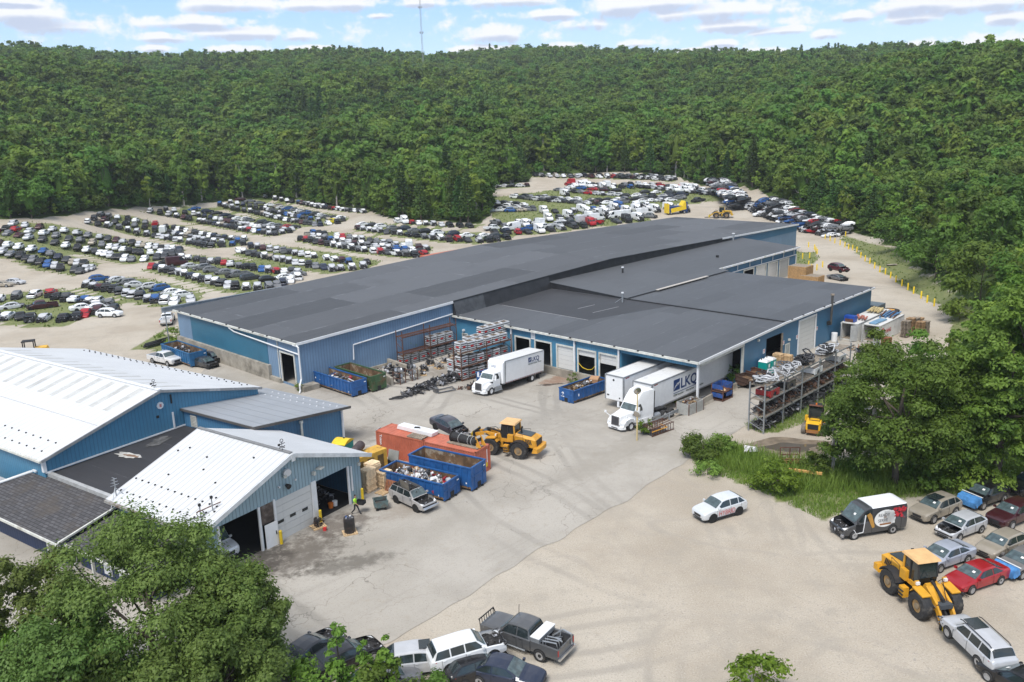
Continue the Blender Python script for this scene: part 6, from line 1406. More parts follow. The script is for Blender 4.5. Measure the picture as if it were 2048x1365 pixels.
# ------------------------------------------------------------------ skips, containers and other big steel boxes
def skip(label, loc, rz, L, W, H, col, cat='skip', ribs=9, badge=False):
    r = thing('roll_off_skip', label, cat, loc, rz)
    x, y, b = L / 2, W / 2, .12
    mb = MB(col)
    for sd in (1, -1):
        mb.add([(-x, sd * y, .55), (x, sd * y, .55), (x, sd * y, H), (-x, sd * y, H)], [(0, 1, 2, 3)])
        mb.add([(-x, sd * y, .55), (x, sd * y, .55), (x - .2, sd * (y - .25), .18), (-x, sd * (y - .25), .18)], [(0, 1, 2, 3)])
        for i in range(ribs): mb.box((-x + L * (i + .5) / ribs, sd * (y + .03), (H + .5) / 2), (.1, .07, H - .5))
        mb.box((0, sd * y, H - .02), (L + .1, .15, .12))
    mb.add([(-x, -y, .18), (-x, y, .18), (-x, y, H), (-x, -y, H)], [(0, 1, 2, 3)]); mb.box((-x, 0, H - .02), (.15, W, .12)); mb.box((x, 0, H - .02), (.15, W, .12))
    mb.build('shell', r)
    mb = MB(col); mb.box((x + .01, 0, (H + .2) / 2), (.08, W, H - .2))
    for yy in (-y * .55, y * .55): mb.box((x + .06, yy, (H + .2) / 2), (.08, .1, H - .25))
    mb.box((x + .07, 0, H * .62), (.06, W * .9, .1)); en = mb.build('end_gate', r)
    MB(BLACK).box((x + .07, 0, .45), (.04, .5, .5)).build('hook_pocket', en)
    mb = MB(RUSTIN)
    for sd in (1, -1): mb.poly([(-x + .06, sd * (y - .05), .3), (x - .06, sd * (y - .05), .3), (x - .06, sd * (y - .05), H - .05), (-x + .06, sd * (y - .05), H - .05)])
    for sx in (1, -1): mb.poly([(sx * (x - .06), -y + .05, .3), (sx * (x - .06), y - .05, .3), (sx * (x - .06), y - .05, H - .05), (sx * (x - .06), -y + .05, H - .05)])
    mb.poly([(-x + .06, -y + .05, .3), (x - .06, -y + .05, .3), (x - .06, y - .05, .3), (-x + .06, y - .05, .3)])
    mb.build('rusty_inside', r)
    mb = MB(BLACK)
    for yy in (-.5, .5): mb.box((0, yy, .14), (L + .3, .14, .16))
    mb.build('underframe', r)
    for sx in (1, -1):
        for yy in (-.8, .8): MB(RUST).tube([(sx * (x - .25), yy - .1, .13), (sx * (x - .25), yy + .1, .13)], .13, 10).build('roller', r)
    if badge:
        mb = MB(WHITET); mb.tube([(x + .06, -.55, H * .66), (x + .075, -.55, H * .66)], .22, 12); mb.box((x + .07, -.55, H * .66 - .36), (.02, .5, .1)); mb.box((x - 1.0, y + .01, H * .6), (.3, .02, .3)); mb.build('badge', r)
    else:
        mb = MB(WHITET); mb.box((-x + .5, y + .012, H * .6), (.18, .02, .18)); mb.box((x - .5, y + .012, H * .35), (.14, .02, .14)); mb.box((x + .06, y * .75, H * .82), (.02, .3, .1)); mb.box((-x + .5, -y - .012, H * .6), (.18, .02, .18)); mb.box((x - .5, -y - .012, H * .35), (.14, .02, .14)); mb.build('sticker', r)
    return r
def heap(name, label, loc, rz, lx, ly, z0, z1, n, size, mats, seed, group=None, bars=.5, cat='scrap heap'):
    r_ = random.Random(seed); mb = MB()
    def reg():
        u, v = r_.uniform(-1, 1), r_.uniform(-1, 1); k = max(0, 1 - .75 * max(abs(u), abs(v)) ** 2)
        return u * lx, v * ly, z0 + (z1 - z0) * k * r_.uniform(.25, 1)
    clutter(mb, reg, n, size, mats, rnd=r_, bars=bars); o = mb.build(name, None, loc, rz); return tag(o, label, cat, group, 'stuff')
SC = SCRAPS
# two blue skips and the red container by the workshop
e1, e2 = G(762, 975), G(888, 1007); hd = heading(e2, e1); nn = Vector((-sin(hd), cos(hd), 0)); L_ = (e2 - e1).length
ctr = (e1 + e2) / 2 + nn * 1.2
skip('blue skip heaped with white and grey car scrap, nearest the stripped silver SUV', ctr, hd, L_, 2.4, 1.75, BINBLUE)
heap('scrap_heap', 'white and grey car panels heaped in the nearer blue skip', ctr, hd, L_ * .42, .95, .7, 2.15, 330, .42, [SC[5], SC[5], SC[3], SC[2], SC[0], SC[8], SC[5], SC[6]], 61, bars=.3)
o_ = Vector((cos(hd), sin(hd), 0))
skip('tall empty blue skip with a rusty inside, between the loaded skip and the red container', ctr + nn * 2.9 + o_ * 1.0, hd, 7.0, 2.4, 2.35, BINBLUE, ribs=10)
def container(label, loc, rz, L, col, doors=None, lettering=None, H=2.59, open_end=0, name='shipping_container'):
    r = thing(name, label, 'container', loc, rz); W = 2.44; x, y = L / 2, W / 2
    def corr(n, d):
        o = []
        for i in range(n):
            a = -1 + 2 * i / n; b = 2 / n; o += [(a, 0), (a + b * .28, 0), (a + b * .5, -d), (a + b * .78, -d)]
        return o + [(1, 0)]
    n = int(L / .28); mb = MB(col)
    for sd in (1, -1):
        pr = [(u * (x - .08), sd * (y - .02 + d)) for u, d in corr(n, .05)]
        for (a, b), (c, d) in zip(pr, pr[1:]): mb.poly([(a, b, .15), (c, d, .15), (c, d, H - .1), (a, b, H - .1)])
        mb.build('side_wall', r); mb = MB(col)
    mb = MB(col); pr = [(u * (x - .05), d) for u, d in corr(int(n / 1.6), .025)]
    for (a, b), (c, d) in zip(pr, pr[1:]): mb.poly([(a, -y, H - .02 + b), (c, -y, H - .02 + d), (c, y, H - .02 + d), (a, y, H - .02 + b)])
    mb.build('roof', r)
    mb = MB(col)
    for sx in (1, -1):
        for sd in (1, -1): mb.box((sx * (x - .07), sd * (y - .07), H / 2), (.16, .16, H))
        mb.box((sx * (x - .05), 0, H - .06), (.12, W, .12)); mb.box((sx * (x - .05), 0, .1), (.12, W, .16))
    for sd in (1, -1): mb.box((0, sd * (y - .05), H - .06), (L, .1, .1)); mb.box((0, sd * (y - .05), .1), (L, .1, .16))
    mb.build('corner_frame', r)
    mb = MB(OLDWOOD); mb.box((0, 0, .12), (L - .2, W - .2, .05)); mb.build('floor', r)
    for sx in (1, -1):
        if sx == open_end:
            for sd in (1, -1):
                mb = MB(GREYC); mb.box((0, 0, H / 2), (.07, 1.15, H - .25))
                for k in range(4): mb.box((.04, 0, .55 + k * .5), (.03, .9, .2))
                a = sd * R(100) if doors is None else doors[0 if sd > 0 else 1]
                d_ = mb.build('door', r); d_.location = (sx * (x + .05) + abs(.57 * sin(a)) * sx, sd * y + .57 * cos(a) * -sd, 0); d_.rotation_euler.z = a if sx < 0 else -a
        else:
            mb = MB(col); m_ = corr(8, .04); pr = [(sx * (x - .02 + d), u * (y - .1)) for u, d in m_]
            for (a, b), (c, d) in zip(pr, pr[1:]): mb.poly([(a, b, .18), (c, d, .18), (c, d, H - .12), (a, b, H - .12)])
            mb.build('end_wall', r)
    return r
cA, cB = G(948, 905, 2.59), G(753, 862, 2.59); hd2 = heading(cA, cB); n2 = Vector((-sin(hd2), cos(hd2), 0)); o2 = Vector((cos(hd2), sin(hd2), 0))
m2 = (cA + cB) / 2 + n2 * 1.22; m2.z = 0
K1 = container('rusty red container with white lettering down its left end, touching the pallet stacks', m2 - o2 * 3.07, hd2, 6.06, ORANGEC, open_end=0)
K2 = container('rusty red container nearest the loader, carrying a black roll on a pallet', m2 + o2 * 3.07, hd2, 6.06, mat('container_red_orange', (.50, .145, .085), .6, var=.12, sc=.8, dirt=(.2, .075, .05), dl=(.6, .8), ds=1.5))
text('Triton', .42, WHITET, K1, (-2.55, -1.235, 2.3), (R(90), R(90), 0), bold=.006); mb = MB(GREYC); mb.box((-3.35, -.5, 1.35), (.06, 1.1, 2.3), rz=.25); mb.build('open_door', K1)
mb = MB(YELLOW); mb.box((3.06, -.1, .75), (.02, .4, .9)); mb.box((3.06, .55, .75), (.02, .25, .4)); mb.build('yellow_patch', K2); mb = MB(WHITET); mb.box((3.05, .65, 1.5), (.02, .08, 1.5)); mb.box((-.6, -1.235, 1.7), (.5, .02, .06)); mb.build('white_marking', K2)
pz = 2.6
r_ = thing('panel_stack', 'stack of long white panels strapped together on the red container roof', 'panels', m2 - o2 * 2.2 + n2 * .55 + Vector((0, 0, pz)), hd2 + R(-3))
mb = MB(TRUCKW)
for k in range(4): mb.box((k * .04, 0, .06 + k * .1), (4.6, .95, .09))
mb.build('panels', r_); mb = MB(BLACK); mb.box((0, 0, .43), (.5, .35, .05), rz=.5); mb.box((.1, 0, .45), (.7, .12, .04)); mb.build('strap', r_)
def pallet(label, loc, rz, col=WOOD, tilt=None, group=None, name='wooden_pallet', mesh_only=False):
    mb = MB(col)
    for i in range(7): mb.box((-.52 + i * .173, 0, .13), (.12, 1.0, .022))
    for y in (-.45, 0, .45): mb.box((0, y, .07), (1.16, .1, .09))
    for i in range(3): mb.box((-.5 + i * .5, 0, .012), (.12, 1.0, .022))
    if mesh_only: return mb
    o = mb.build(name, None, loc, rz); tag(o, label, 'pallet', group)
    if tilt: o.rotation_euler = tilt
    return o
pallet('grey weathered pallet lying on the red container roof', m2 - o2 * 1.2 - n2 * .65 + Vector((0, 0, pz)), hd2, OLDWOOD); bpy.data.objects['wooden_pallet'].scale = (1.6, 1, 1)
r_ = thing('black_roll', 'black strapped roll lying on a pallet on top of the red container', 'roll', m2 + o2 * 4.1 + n2 * .1 + Vector((0, 0, pz)), hd2)
mb = MB(BLACK); mb.tube([(-1.5, 0, .52), (1.25, 0, .42)], [.44, .36], 18); mb.tube([(-1.55, 0, .55), (-1.5, 0, .55)], .56, 20, SCRAPS[1]); mb.build('roll', r_, sharp=40)
mb = MB(GREYC)
for x in (-.6, .5, .9): mb.tube([(x, .45 * cos(a), .48 + .43 * sin(a)) for a in [k * pi / 8 for k in range(17)]], .025, 5)
mb.bar((-.9, .3, .86), (1.0, .3, .8), .03); mb.build('strap', r_)
mb = MB(OLDWOOD); mb.box((0, -.1, .05), (3.6, 1.1, .09)); mb.build('board', r_)
r_ = thing('yellow_bracket', 'yellow fork bracket standing at the end of the black roll', 'bracket', m2 + o2 * 5.65 + n2 * .1 + Vector((0, 0, pz)), hd2)
mb = MB(LOADER)
for y in (-.4, .4): mb.hull([(0, y + k, z) for k in (-.05, .05) for z in (0, .2)] + [(-.1, y + k, 1.15) for k in (-.05, .05)] + [(.5, y + k, .1) for k in (-.05, .05)])
mb.build('bracket_plate', r_); mb = MB(BLACK); mb.box((0, 0, .7), (.12, 1.0, .3)); mb.build('cross_bar', r_)
# clutter between workshop and container
GN = G(735, 930); r_ = thing('generator', 'yellow generator housing with dark panels beside the workshop corner', 'generator', wq(20.2, 3.4), QA + R(-8))
YG = mat('generator_yellow', (.62, .36, .05), .6, var=.15, dirt=(.22, .11, .05), dl=(.5, .7), ds=1.3)
mb = MB(YG); mb.box((0, 0, 1.15), (4.2, 1.5, 2.1)); mb.build('housing', r_)
mb = MB(mat('generator_panel', (.14, .09, .03), .8, var=.3))
for x in (-1.1, .1, 1.3): mb.box((x, -.76, 1.15), (.7, .03, 1.3))
mb.build('panel', r_)
r_ = thing('rusty_tank', 'dark rusty cylinder lying on top of the yellow generator', 'tank', wq(19.6, 3.8, 2.2), QA + R(25))
mb = MB(mat('dark_tank', (.075, .055, .055), .7, var=.25)); mb.tube([(-1.3, 0, .42), (-1.2, 0, .45), (1.2, 0, .45), (1.3, 0, .42)], [.3, .45, .45, .3], 16); mb.build('shell', r_, sharp=40)
r_ = thing('teal_chest', 'teal chest with a yellow curved lid behind the workshop roof', 'chest', wq(20.4, 6.4, 0), QA + R(15))
mb = MB(TEAL); mb.box((0, 0, 1.35), (1.7, 1.3, 2.7)); mb.build('body', r_); mb = MB(YELLOW); mb.prism([(-.95 + .19 * k, 2.7 + .32 * sin(pi * k / 10)) for k in range(11)], -.75, .75); mb.build('lid', r_); MB(BLACK).box((.1, -.1, 3.05), (.14, .14, .1)).build('cap', r_)
def stacked(label, loc, rz, n, col=WOOD, group=None, wob=.05, cat='pallet stack', every=1):
    """a stack of pallets: every pallet is a part"""
    r = thing('pallet_stack', label, cat, loc, rz, group); q = random.Random(int(loc[0] * 10 + loc[1])); proto = pallet('', (0, 0, 0), 0, col, mesh_only=True).mesh('pallet')
    for i in range(n):
        o = bpy.data.objects.new('pallet', proto); COL.objects.link(o); o.parent = r; o.location = (q.uniform(-wob, wob), q.uniform(-wob, wob), i * .145); o.rotation_euler.z = q.uniform(-.03, .03)
    return r
PALE = mat('pale_new_wood', (.86, .66, .42), .8, var=.15, sc=3)
stacked('tall pale pallet stack right against the workshop corner', wq(17.6, .6), QA, 15, PALE)
stacked('second tall pale pallet stack, behind the lower one by the blue skip', wq(18.9, 1.2), QA, 15, PALE)
stacked('lower pale pallet stack in front, by the blue skip', wq(19.0, -.1), QA, 11, PALE)
pallet('single pale pallet on the ground at the foot of the pallet stacks', wq(17.9, -.9), QA)
pallet('red brown pallet leaning on the nearer blue skip', e1.lerp(e2, .22) - nn * .35 + Vector((0, 0, .62)), 0, REDWOOD, tilt=(R(72), 0, hd))
r_ = thing('loose_tyres', 'dumped black tyres between the generator and the red container', 'tyres', G(775, 935) , 0)
for x, y, z, tl in ((0, 0, .35, 1.1), (.8, .3, .3, .3), (-.5, .6, .5, .8), (.3, .8, .2, 0)):
    mb = MB(BLACK); mb.X = Matrix.Translation((x, y, z)) @ Matrix.Rotation(tl, 4, 'X'); mb.tube([(.34 * cos(k * pi / 8), .34 * sin(k * pi / 8), 0) for k in range(17)], .12, 8, cap=False); mb.build('tyre', r_, sharp=60)
o = MB(mat('grey_board', (.25, .26, .25), .8)).box((0, 0, .75), (1.3, .06, 1.5)).build('leaning_board', None, G(777, 935) + n2 * .6, hd2); tag(o, 'grey board leaning against the red container', 'board'); o.rotation_euler.x = R(-14)
r_ = thing('tilt_cart', 'small grey green tilting cart beside the stripped silver SUV', 'cart', G(762, 1018), QA + R(-40))
mb = MB(mat('cart_green', (.10, .15, .15), .7, var=.3, dirt=(.1, .07, .05), dl=(.45, .65), ds=2))
for sd in (1, -1): mb.box((0, sd * .5, .62), (1.0, .05, .6), top=(1.3, 1)); mb.box((sd * .55, 0, .62), (.05, 1.0, .6))
mb.box((0, 0, .35), (1.0, 1.0, .05)); mb.build('tub', r_); mb = MB(BLACK); mb.box((0, 0, .6), (.95, .9, .06)); mb.build('load', r_)
for sx in (.35, -.35):
    for sd in (.4, -.4): MB(BLACK).tube([(sx, sd - .05, .12), (sx, sd + .05, .12)], .12, 8).build('caster', r_)
r_ = thing('drum_on_pallet', 'black drum full of metal cans standing on a small pallet', 'drum', G(700, 1067), R(20))
mb = MB(mat('drum_black', (.03, .028, .03), .5, var=.2, dirt=(.12, .08, .07), dl=(.55, .7), ds=3)); mb.tube([(0, 0, .15), (0, 0, .6), (0, 0, .62), (0, 0, 1.0), (0, 0, 1.03), (0, 0, 1.42)], [.42, .44, .46, .44, .46, .43], 18); mb.build('drum', r_, sharp=50)
mb = MB(); clutter(mb, lambda: (random.uniform(-.28, .28), random.uniform(-.28, .28), 1.46), 14, .14, [SC[3], SC[5], SC[7]]); mb.build('cans', r_); pallet('', (0, 0, 0), 0, mesh_only=True).build('pallet', r_)
r_ = thing('engine_on_pallet', 'dirty black engine on a pallet in front of the panel door', 'engine', G(637, 1055), R(35))
mb = MB(); clutter(mb, lambda: (random.gauss(0, .22), random.gauss(0, .22), random.uniform(.2, .75)), 60, .22, [SC[0], SC[0], SC[1], SC[4]]); mb.build('engine', r_); pallet('', (0, 0, 0), 0, mesh_only=True).build('pallet', r_)
o = MB(REDT).box((0, 0, .15), (.25, .25, .3)).build('red_can', None, G(650, 1062)); tag(o, 'small red can beside the pallet with the engine', 'can')
heap('engine_parts', 'dark engines and parts piled inside the open workshop bay', wq(12.8, 3.2), QA, 1.7, 1.3, .1, 1.9, 170, .4, [SC[0], SC[0], SC[1], SC[1], SC[2], SC[3]], 64, cat='engine parts')
for x, c_, nm, lb in ((13.2, mat('bucket_orange', (.6, .16, .02)), 'orange_bucket', 'orange bucket inside the open workshop bay'), (13.7, WHITET, 'white_bucket', 'white bucket beside the orange one in the open bay')):
    o = MB(c_).tube([(0, 0, 0), (0, 0, .5)], [.2, .24], 12).build(nm, None, wq(x, .9), sharp=40); tag(o, lb, 'bucket')
VB = build_car('parked_box_van', 'white vehicle nose standing inside the left workshop doorway', 'van', wq(2.6, 3.6), QA + R(-90), WHT, cat='van')

# ------------------------------------------------------------------ things along the long warehouse front
S_ = lambda s, t, z=0.0: (lambda p: Vector((p.x, p.y, T(p.x, p.y) + z)))(wl(s, t))
skip('blue skip of scrap against the corner of the long warehouse', S_(-37.6, -23.4), BA, 8.2, 2.35, 2.0, BINBLUE, ribs=12)
heap('scrap_heap', 'mixed bent scrap filling the blue skip at the warehouse corner', S_(-37.6, -23.4), BA, 3.4, .95, .6, 2.15, 150, .42, [SC[3], SC[5], SC[2], SC[1], SC[0], SC[7], SC[6], SC[4]], 62, bars=.45)
skip('old green skip with a rusty inside, behind the blue one', S_(-37.0, -20.6), BA, 7.6, 2.35, 2.1, BINGREEN, ribs=11)
skip('far blue skip of dark scrap beside the white pickup', G(370, 722), BA + R(0), 9.0, 2.6, 2.1, mat('bin_blue_faded', (.02, .12, .27), .5, var=.2), ribs=13)
heap('scrap_heap', 'dark engine scrap in the far blue skip beside the white pickup', G(370, 722), BA, 3.8, 1.0, .7, 2.2, 120, .42, [SC[0], SC[0], SC[1], SC[2], SC[3]], 63)
r_ = thing('retaining_wall', 'low concrete bay wall with wheels heaped inside it', 'wall', (0, 0, 0), 0)
mb = MB(CONC)
for a, b in (((-42.5, -12.6), (-36.6, -13.0)), ((-36.6, -13.0), (-34.2, -13.3)), ((-42.5, -17.5), (-36.6, -17.4)), ((-36.6, -17.4), (-33.6, -18.2))): mb.bar(S_(*a, .5), S_(*b, .5), .35, 1.1)
mb.build('wall', r_)
def wheel_rack(label, s, t, seed):
    r = thing('wheel_rack', label, 'rack', S_(s, t), BA + R(10)); q = random.Random(seed)
    mb = MB(RUST)
    for x in (-.6, .6):
        for y in (-.5, .5): mb.bar((x, y, 0), (x, y, 1.7), .07)
    for z in (.15, .8, 1.5): mb.box((0, -.5, z), (1.3, .06, .06)); mb.box((0, .5, z), (1.3, .06, .06))
    mb.build('frame', r)
    for z in (.5, 1.15, 1.85):
        for x in (-.4, 0, .4):
            m_ = MB(); m_.wheel((0, 0, 0), .33, .26, .8, BLACK if q.random() < .5 else ALLOY, ALLOY, n=14); o = m_.build('wheel', r, (x, q.uniform(-.15, .15), z), sharp=40); o.rotation_euler = (q.uniform(-.4, .4), q.uniform(-.3, .3), q.uniform(0, 3))
    return r
wheel_rack('rack of silver and black car wheels at the mouth of the concrete bay', -33.6, -17.0, 1); wheel_rack('second wheel rack, nearer the pallets of axles', -33.7, -14.9, 2)
heap('wheel_heap', 'loose alloy wheels and tyres heaped in the concrete bay', S_(-37.4, -15.2), BA, 1.9, 1.6, .2, 1.7, 60, .42, [SC[0], SC[3], SC[3], BLACK, SC[1]], 65, bars=.1, cat='wheels')
heap('axle_heap', 'long black row of axles lying on the concrete in front of the rust racks', S_(-29.5, -14.0), BA + R(97), 6.2, 1.0, .05, 1.0, 330, .55, [SC[0], SC[0], SC[0], SC[1], SC[1], SC[2], SC[3]], 66, bars=.62, cat='axles')
heap('axle_heap', 'rusty axles lying in front of the white box truck', S_(-25.4, -12.2), BA + R(80), 1.8, .8, .05, .5, 45, .5, [SC[0], SC[4], SC[1], RUST], 67, bars=.7, cat='axles')
for k, (s, t) in enumerate(((-35.8, -8.4), (-34.6, -12.4), (-36.4, -10.6), (-37.3, -6.0), (-37.6, -8.4), (-38.2, -3.6))):
    r_ = thing('parts_pallet', ('pallet of dark engine parts nearest the axle row', 'pallet with a round brake part at the left end of the row', 'pallet heaped with springs and arms in the middle', 'pallet of engine parts deep under the rust rack', 'big heaped pallet of axles against the striped boxes', 'farthest pallet of axles by the inner corner')[k], 'pallet of parts', S_(s, t), BA + k)
    mb = MB(); q = random.Random(70 + k); n_ = (35, 25, 60, 30, 80, 30)[k]; clutter(mb, lambda: (q.gauss(0, .33), q.gauss(0, .3), q.uniform(.15, .7 if k != 4 else 1.1)), n_, .3, [SC[0], SC[0], SC[1], SC[2], SC[3]], rnd=q, bars=.6); mb.build('parts', r_); pallet('', (0, 0, 0), 0, mesh_only=True).build('pallet', r_)
for k, (a_, b_) in enumerate((((781, 800), (812, 797)),)):
    r_ = thing('bumper_bar', 'bent black bumper bar lying alone on the concrete', 'bumper', G(797, 799), heading(G(812, 796), G(781, 800))); mb = MB(SC[0]); mb.tube([(-1.1, .2, .1), (-.6, -.2, .25), (.3, -.3, .2), (1.0, 0, .3), (.9, .5, .2), (0, .6, .15), (-.7, .4, .12)], .1, 7); mb.build('bar', r_)
r_ = thing('subframe', 'bare grey subframe lying by the front of the box truck', 'subframe', G(890, 783), R(30)); mb = MB(SC[2]); mb.tube([(-1.2, -.6, .15), (1.2, -.5, .15), (1.3, .6, .2), (-.9, .6, .15), (-1.2, -.6, .15)], .09, 6); mb.box((-1.2, .1, .35), (.4, .9, .6)); mb.build('frame', r_)

def pallet_rack(label, s0, t0, along, bays, bay, depth, levels, H, m, rz, deckm=None, post=.1):
    r = thing('pallet_rack', label, 'rack', S_(s0, t0), rz)
    for i in range(bays + 1):
        for y in (0, depth): MB(m).box((i * bay, y, H / 2), (post, post, H)).build('upright', r)
        mb = MB(m)
        for k in range(int(H / 1.1)): mb.bar((i * bay, 0, .3 + k * 1.1), (i * bay, depth, 1.0 + k * 1.1), post * .5)
        mb.build('brace', r)
    for z in levels:
        for y in (0, depth):
            MB(m).box((bays * bay / 2, y, z), (bays * bay, post * .7, .14)).build('beam', r)
        mb = MB(deckm or m)
        for i in range(int(bays * bay / .3)): mb.box((.15 + i * .3, depth / 2, z + .08), (.12 if deckm is None else .17, depth, .03))
        mb.build('deck', r)
    return r
RK1 = pallet_rack('half empty rusty rack along the long warehouse, weeds growing through it', -40.6, -11.8, 0, 2, 5.0, 1.3, (1.75, 4.1), 5.0, RUST, BA + R(90))
RK1.location = S_(-39.4, -11.6); 
RK2 = pallet_rack('tall rusty rack loaded with striped boxes beside the box truck', -28.8, -10.2, 0, 2, 4.7, 1.4, (.15, 1.85, 3.75), 4.5, RUST, BA + R(90))
RK2.location = S_(-28.7, -10.6)
# striped bulk boxes
BOXW = mat('box_band_white', (.62, .63, .64), .4, var=.1, dirt=(.25, .25, .25), dl=(.6, .8), ds=2)
BOXG = mat('box_band_grey', (.33, .34, .35), .4, var=.15)
BOXK = mat('box_band_dark', (.035, .038, .042), .5)
def bulk_box(light=True):
    r = thing('bulk_box', 'striped box', 'bulk box'); W_ = BOXW if light else BOXG
    mb = MB(); z = 0; n = 9; h = 1.2 / n
    for i in range(n):
        b = .03 * sin(pi * (i + .5) / n); d = 1.14 + (0 if i % 2 else .05) + b
        mb.box((0, 0, z + h / 2), (d, d, h - .004), BOXK if i % 2 else W_); z += h
    mb.build('banded_wall', r)
    mb = MB(W_); 
    for sd in (1, -1): mb.box((sd * .54, 0, 1.22), (.08, 1.16, .06)); mb.box((0, sd * .54, 1.22), (1.16, .08, .06))
    mb.build('rim', r)
    mb = MB(mat('box_contents', (.16, .12, .085), .9, var=.5, sc=4)); mb.box((0, 0, 1.203), (1.02, 1.02, .012)); clutter(mb, lambda: (random.uniform(-.4, .4), random.uniform(-.4, .4), 1.22), 7, .2, [SC[8], SC[0], SC[1]]); mb.build('contents', r)
    mb = MB(REDT)
    for a in range(4):
        c_, s2 = cos(a * pi / 2), sin(a * pi / 2); mb.box((.612 * c_, .612 * s2, .62), (.02 if abs(c_) > .5 else .5, .02 if abs(s2) > .5 else .5, .2))
    mb.build('red_label', r)
    return r
BBX, BBY = bulk_box(True), bulk_box(False); used_ = {}
def put_box(proto, key, s, t, z, label, rz=0):
    p = S_(s, t, z)
    if key not in used_: used_[key] = 1; proto.location = p; proto.rotation_euler.z = BA + rz; tag(proto, label, 'bulk box', 'striped bulk boxes on the rust racks'); return
    copy_thing(proto, p, BA + rz, label, 'striped bulk boxes on the rust racks')
ordw = ('nearest the yard', 'second from the yard', 'third from the yard', 'fourth from the yard', 'fifth from the yard', 'sixth from the yard', 'seventh from the yard', 'deepest')
for lv, z, n_ in ((0, .3, 6), (1, 2.05, 6), (2, 3.95, 6)):
    for k in range(n_):
        t_ = -9.9 + k * 1.5
        if lv == 0 and k > 3: continue
        put_box(BBX if lv == 2 or k % 2 == 0 else BBY, 'x' if lv == 2 or k % 2 == 0 else 'y', -29.4, t_, z, 'striped box with red label, %s shelf beside the box truck, %s' % (('ground', 'middle', 'top')[lv], ordw[k]), random.uniform(-.08, .08))
for k in range(6):
    put_box(BBX, 'x', -31.2, -6.8 + k * 1.35, 3.95 + (0 if k < 2 else .9), 'striped box in the back row on top of the tall rack, %s' % ordw[k], random.uniform(-.1, .1))
for k in range(2): put_box(BBX, 'x', -30.9, -10.0, .1 + 1.3 * k, 'striped box in the rear corner stack of the tall rack, %s one' % ('lower', 'upper')[k])
for k in range(6):
    put_box(BBY, 'y', -40.1, -11.0 + k * 1.55 + (.4 if k > 2 else 0), .1, 'greyish striped box under the rack by the warehouse wall, %s' % ordw[k])
for k in range(3): put_box(BBX, 'x', -40.1, -5.9 + k * 1.55, 1.95, 'striped box on the raised shelf by the warehouse wall, %s' % ordw[k])
skip('blue skip of wood half hidden behind the box truck', S_(-25.2, -7.4), BA + R(88), 5.5, 2.3, 1.8, BINBLUE, badge=True)
heap('wood_heap', 'broken wood in the blue skip behind the box truck', S_(-25.2, -7.4), BA + R(88), 2.2, .9, .8, 1.9, 40, .45, [SC[8], WOOD, SC[1]], 68, cat='wood heap')
skip('blue skip of wood and rubbish standing at the loading bays', S_(-12.9, -4.9), BA + R(-92), 6.4, 2.3, 1.75, BINBLUE, badge=True)
heap('wood_heap', 'broken pallets and black rubbish in the skip at the loading bays', S_(-12.9, -4.9), BA + R(88), 2.6, .9, .9, 1.85, 80, .42, [SC[8], WOOD, SC[1], SC[0], SC[5], SC[2]], 69, cat='wood heap')
o = MB(mat('cardboard', (.42, .24, .13), .9)).box((0, 0, .25), (1.1, 1.0, .5)).build('cardboard_box', None, S_(-12.6, -3.2, 1.65), BA + .4); tag(o, 'brown cardboard box on top of the rubbish at the loading bays', 'box'); o.rotation_euler.x = .2

# ------------------------------------------------------------------ the lane on the right of the canopy
r_ = thing('guard_rail', 'galvanised crash barrier dividing the trailers from the lane', 'barrier', (0, 0, 0), 0)
ga, gb = G(1285, 868), S_(-.2, 2.0); gd = (gb - ga).normalized(); mb = MB(STEEL); up = Vector((0, 0, .75)); gn = Vector((-gd.y, gd.x, 0))
for o_ in (-.12, .0, .12): mb.bar(ga + up + Vector((0, 0, o_)) + gn * (.05 if o_ == 0 else 0), gb + up + Vector((0, 0, o_)) + gn * (.05 if o_ == 0 else 0), .07, .13)
mb.build('beam', r_)
for k in range(6): p = ga.lerp(gb, k / 5); MB(STEEL).box(p + Vector((0, 0, .35)), (.14, .14, 1.0)).build('post', r_)
def jersey(label, p, rz, L=3.0):
    mb = MB(CONC); mb.prism([(-.3, 0), (.3, 0), (.3, .12), (.16, .35), (.09, .95), (-.09, .95), (-.16, .35), (-.3, .12)], -L / 2, L / 2); o = mb.build('concrete_barrier', None, p, rz); return tag(o, label, 'concrete barrier')
jersey('concrete barrier between the grey crate and the blue steel bin', S_(1.0, .2), BA + R(4)); jersey('concrete barrier between the blue steel bin and the rusty hopper', S_(.9, 5.2), BA, 4.2)
r_ = thing('steel_crate', 'grey steel crate of scrap standing by the crash barrier', 'crate', S_(1.0, -3.2), BA + R(-4))
mb = MB(mat('crate_grey', (.36, .36, .34), .7, var=.15, dirt=(.15, .12, .1), dl=(.55, .75), ds=1.5))
for sd in (1, -1): mb.box((0, sd * 1.35, .75), (1.7, .06, 1.3)); mb.box((sd * .85, 0, .75), (.06, 2.7, 1.3))
mb.box((0, 0, .15), (1.7, 2.7, .1)); mb.build('side', r_)
mb = MB(RUST)
for x in (-.86, .86):
    for y in (-1.36, 0, 1.36): mb.box((x, y, .7), (.08, .08, 1.45))
mb.build('frame', r_)
mb = MB(); clutter(mb, lambda: (random.uniform(-.7, .7), random.uniform(-1.2, 1.2), random.uniform(1.0, 1.5)), 45, .3, [SC[2], SC[4], SC[3], SC[8]]); mb.build('scrap', r_)
BS = mat('bin_blue_steel', (.02, .075, .27), .6, var=.25, dirt=(.09, .05, .04), dl=(.5, .7), ds=2)
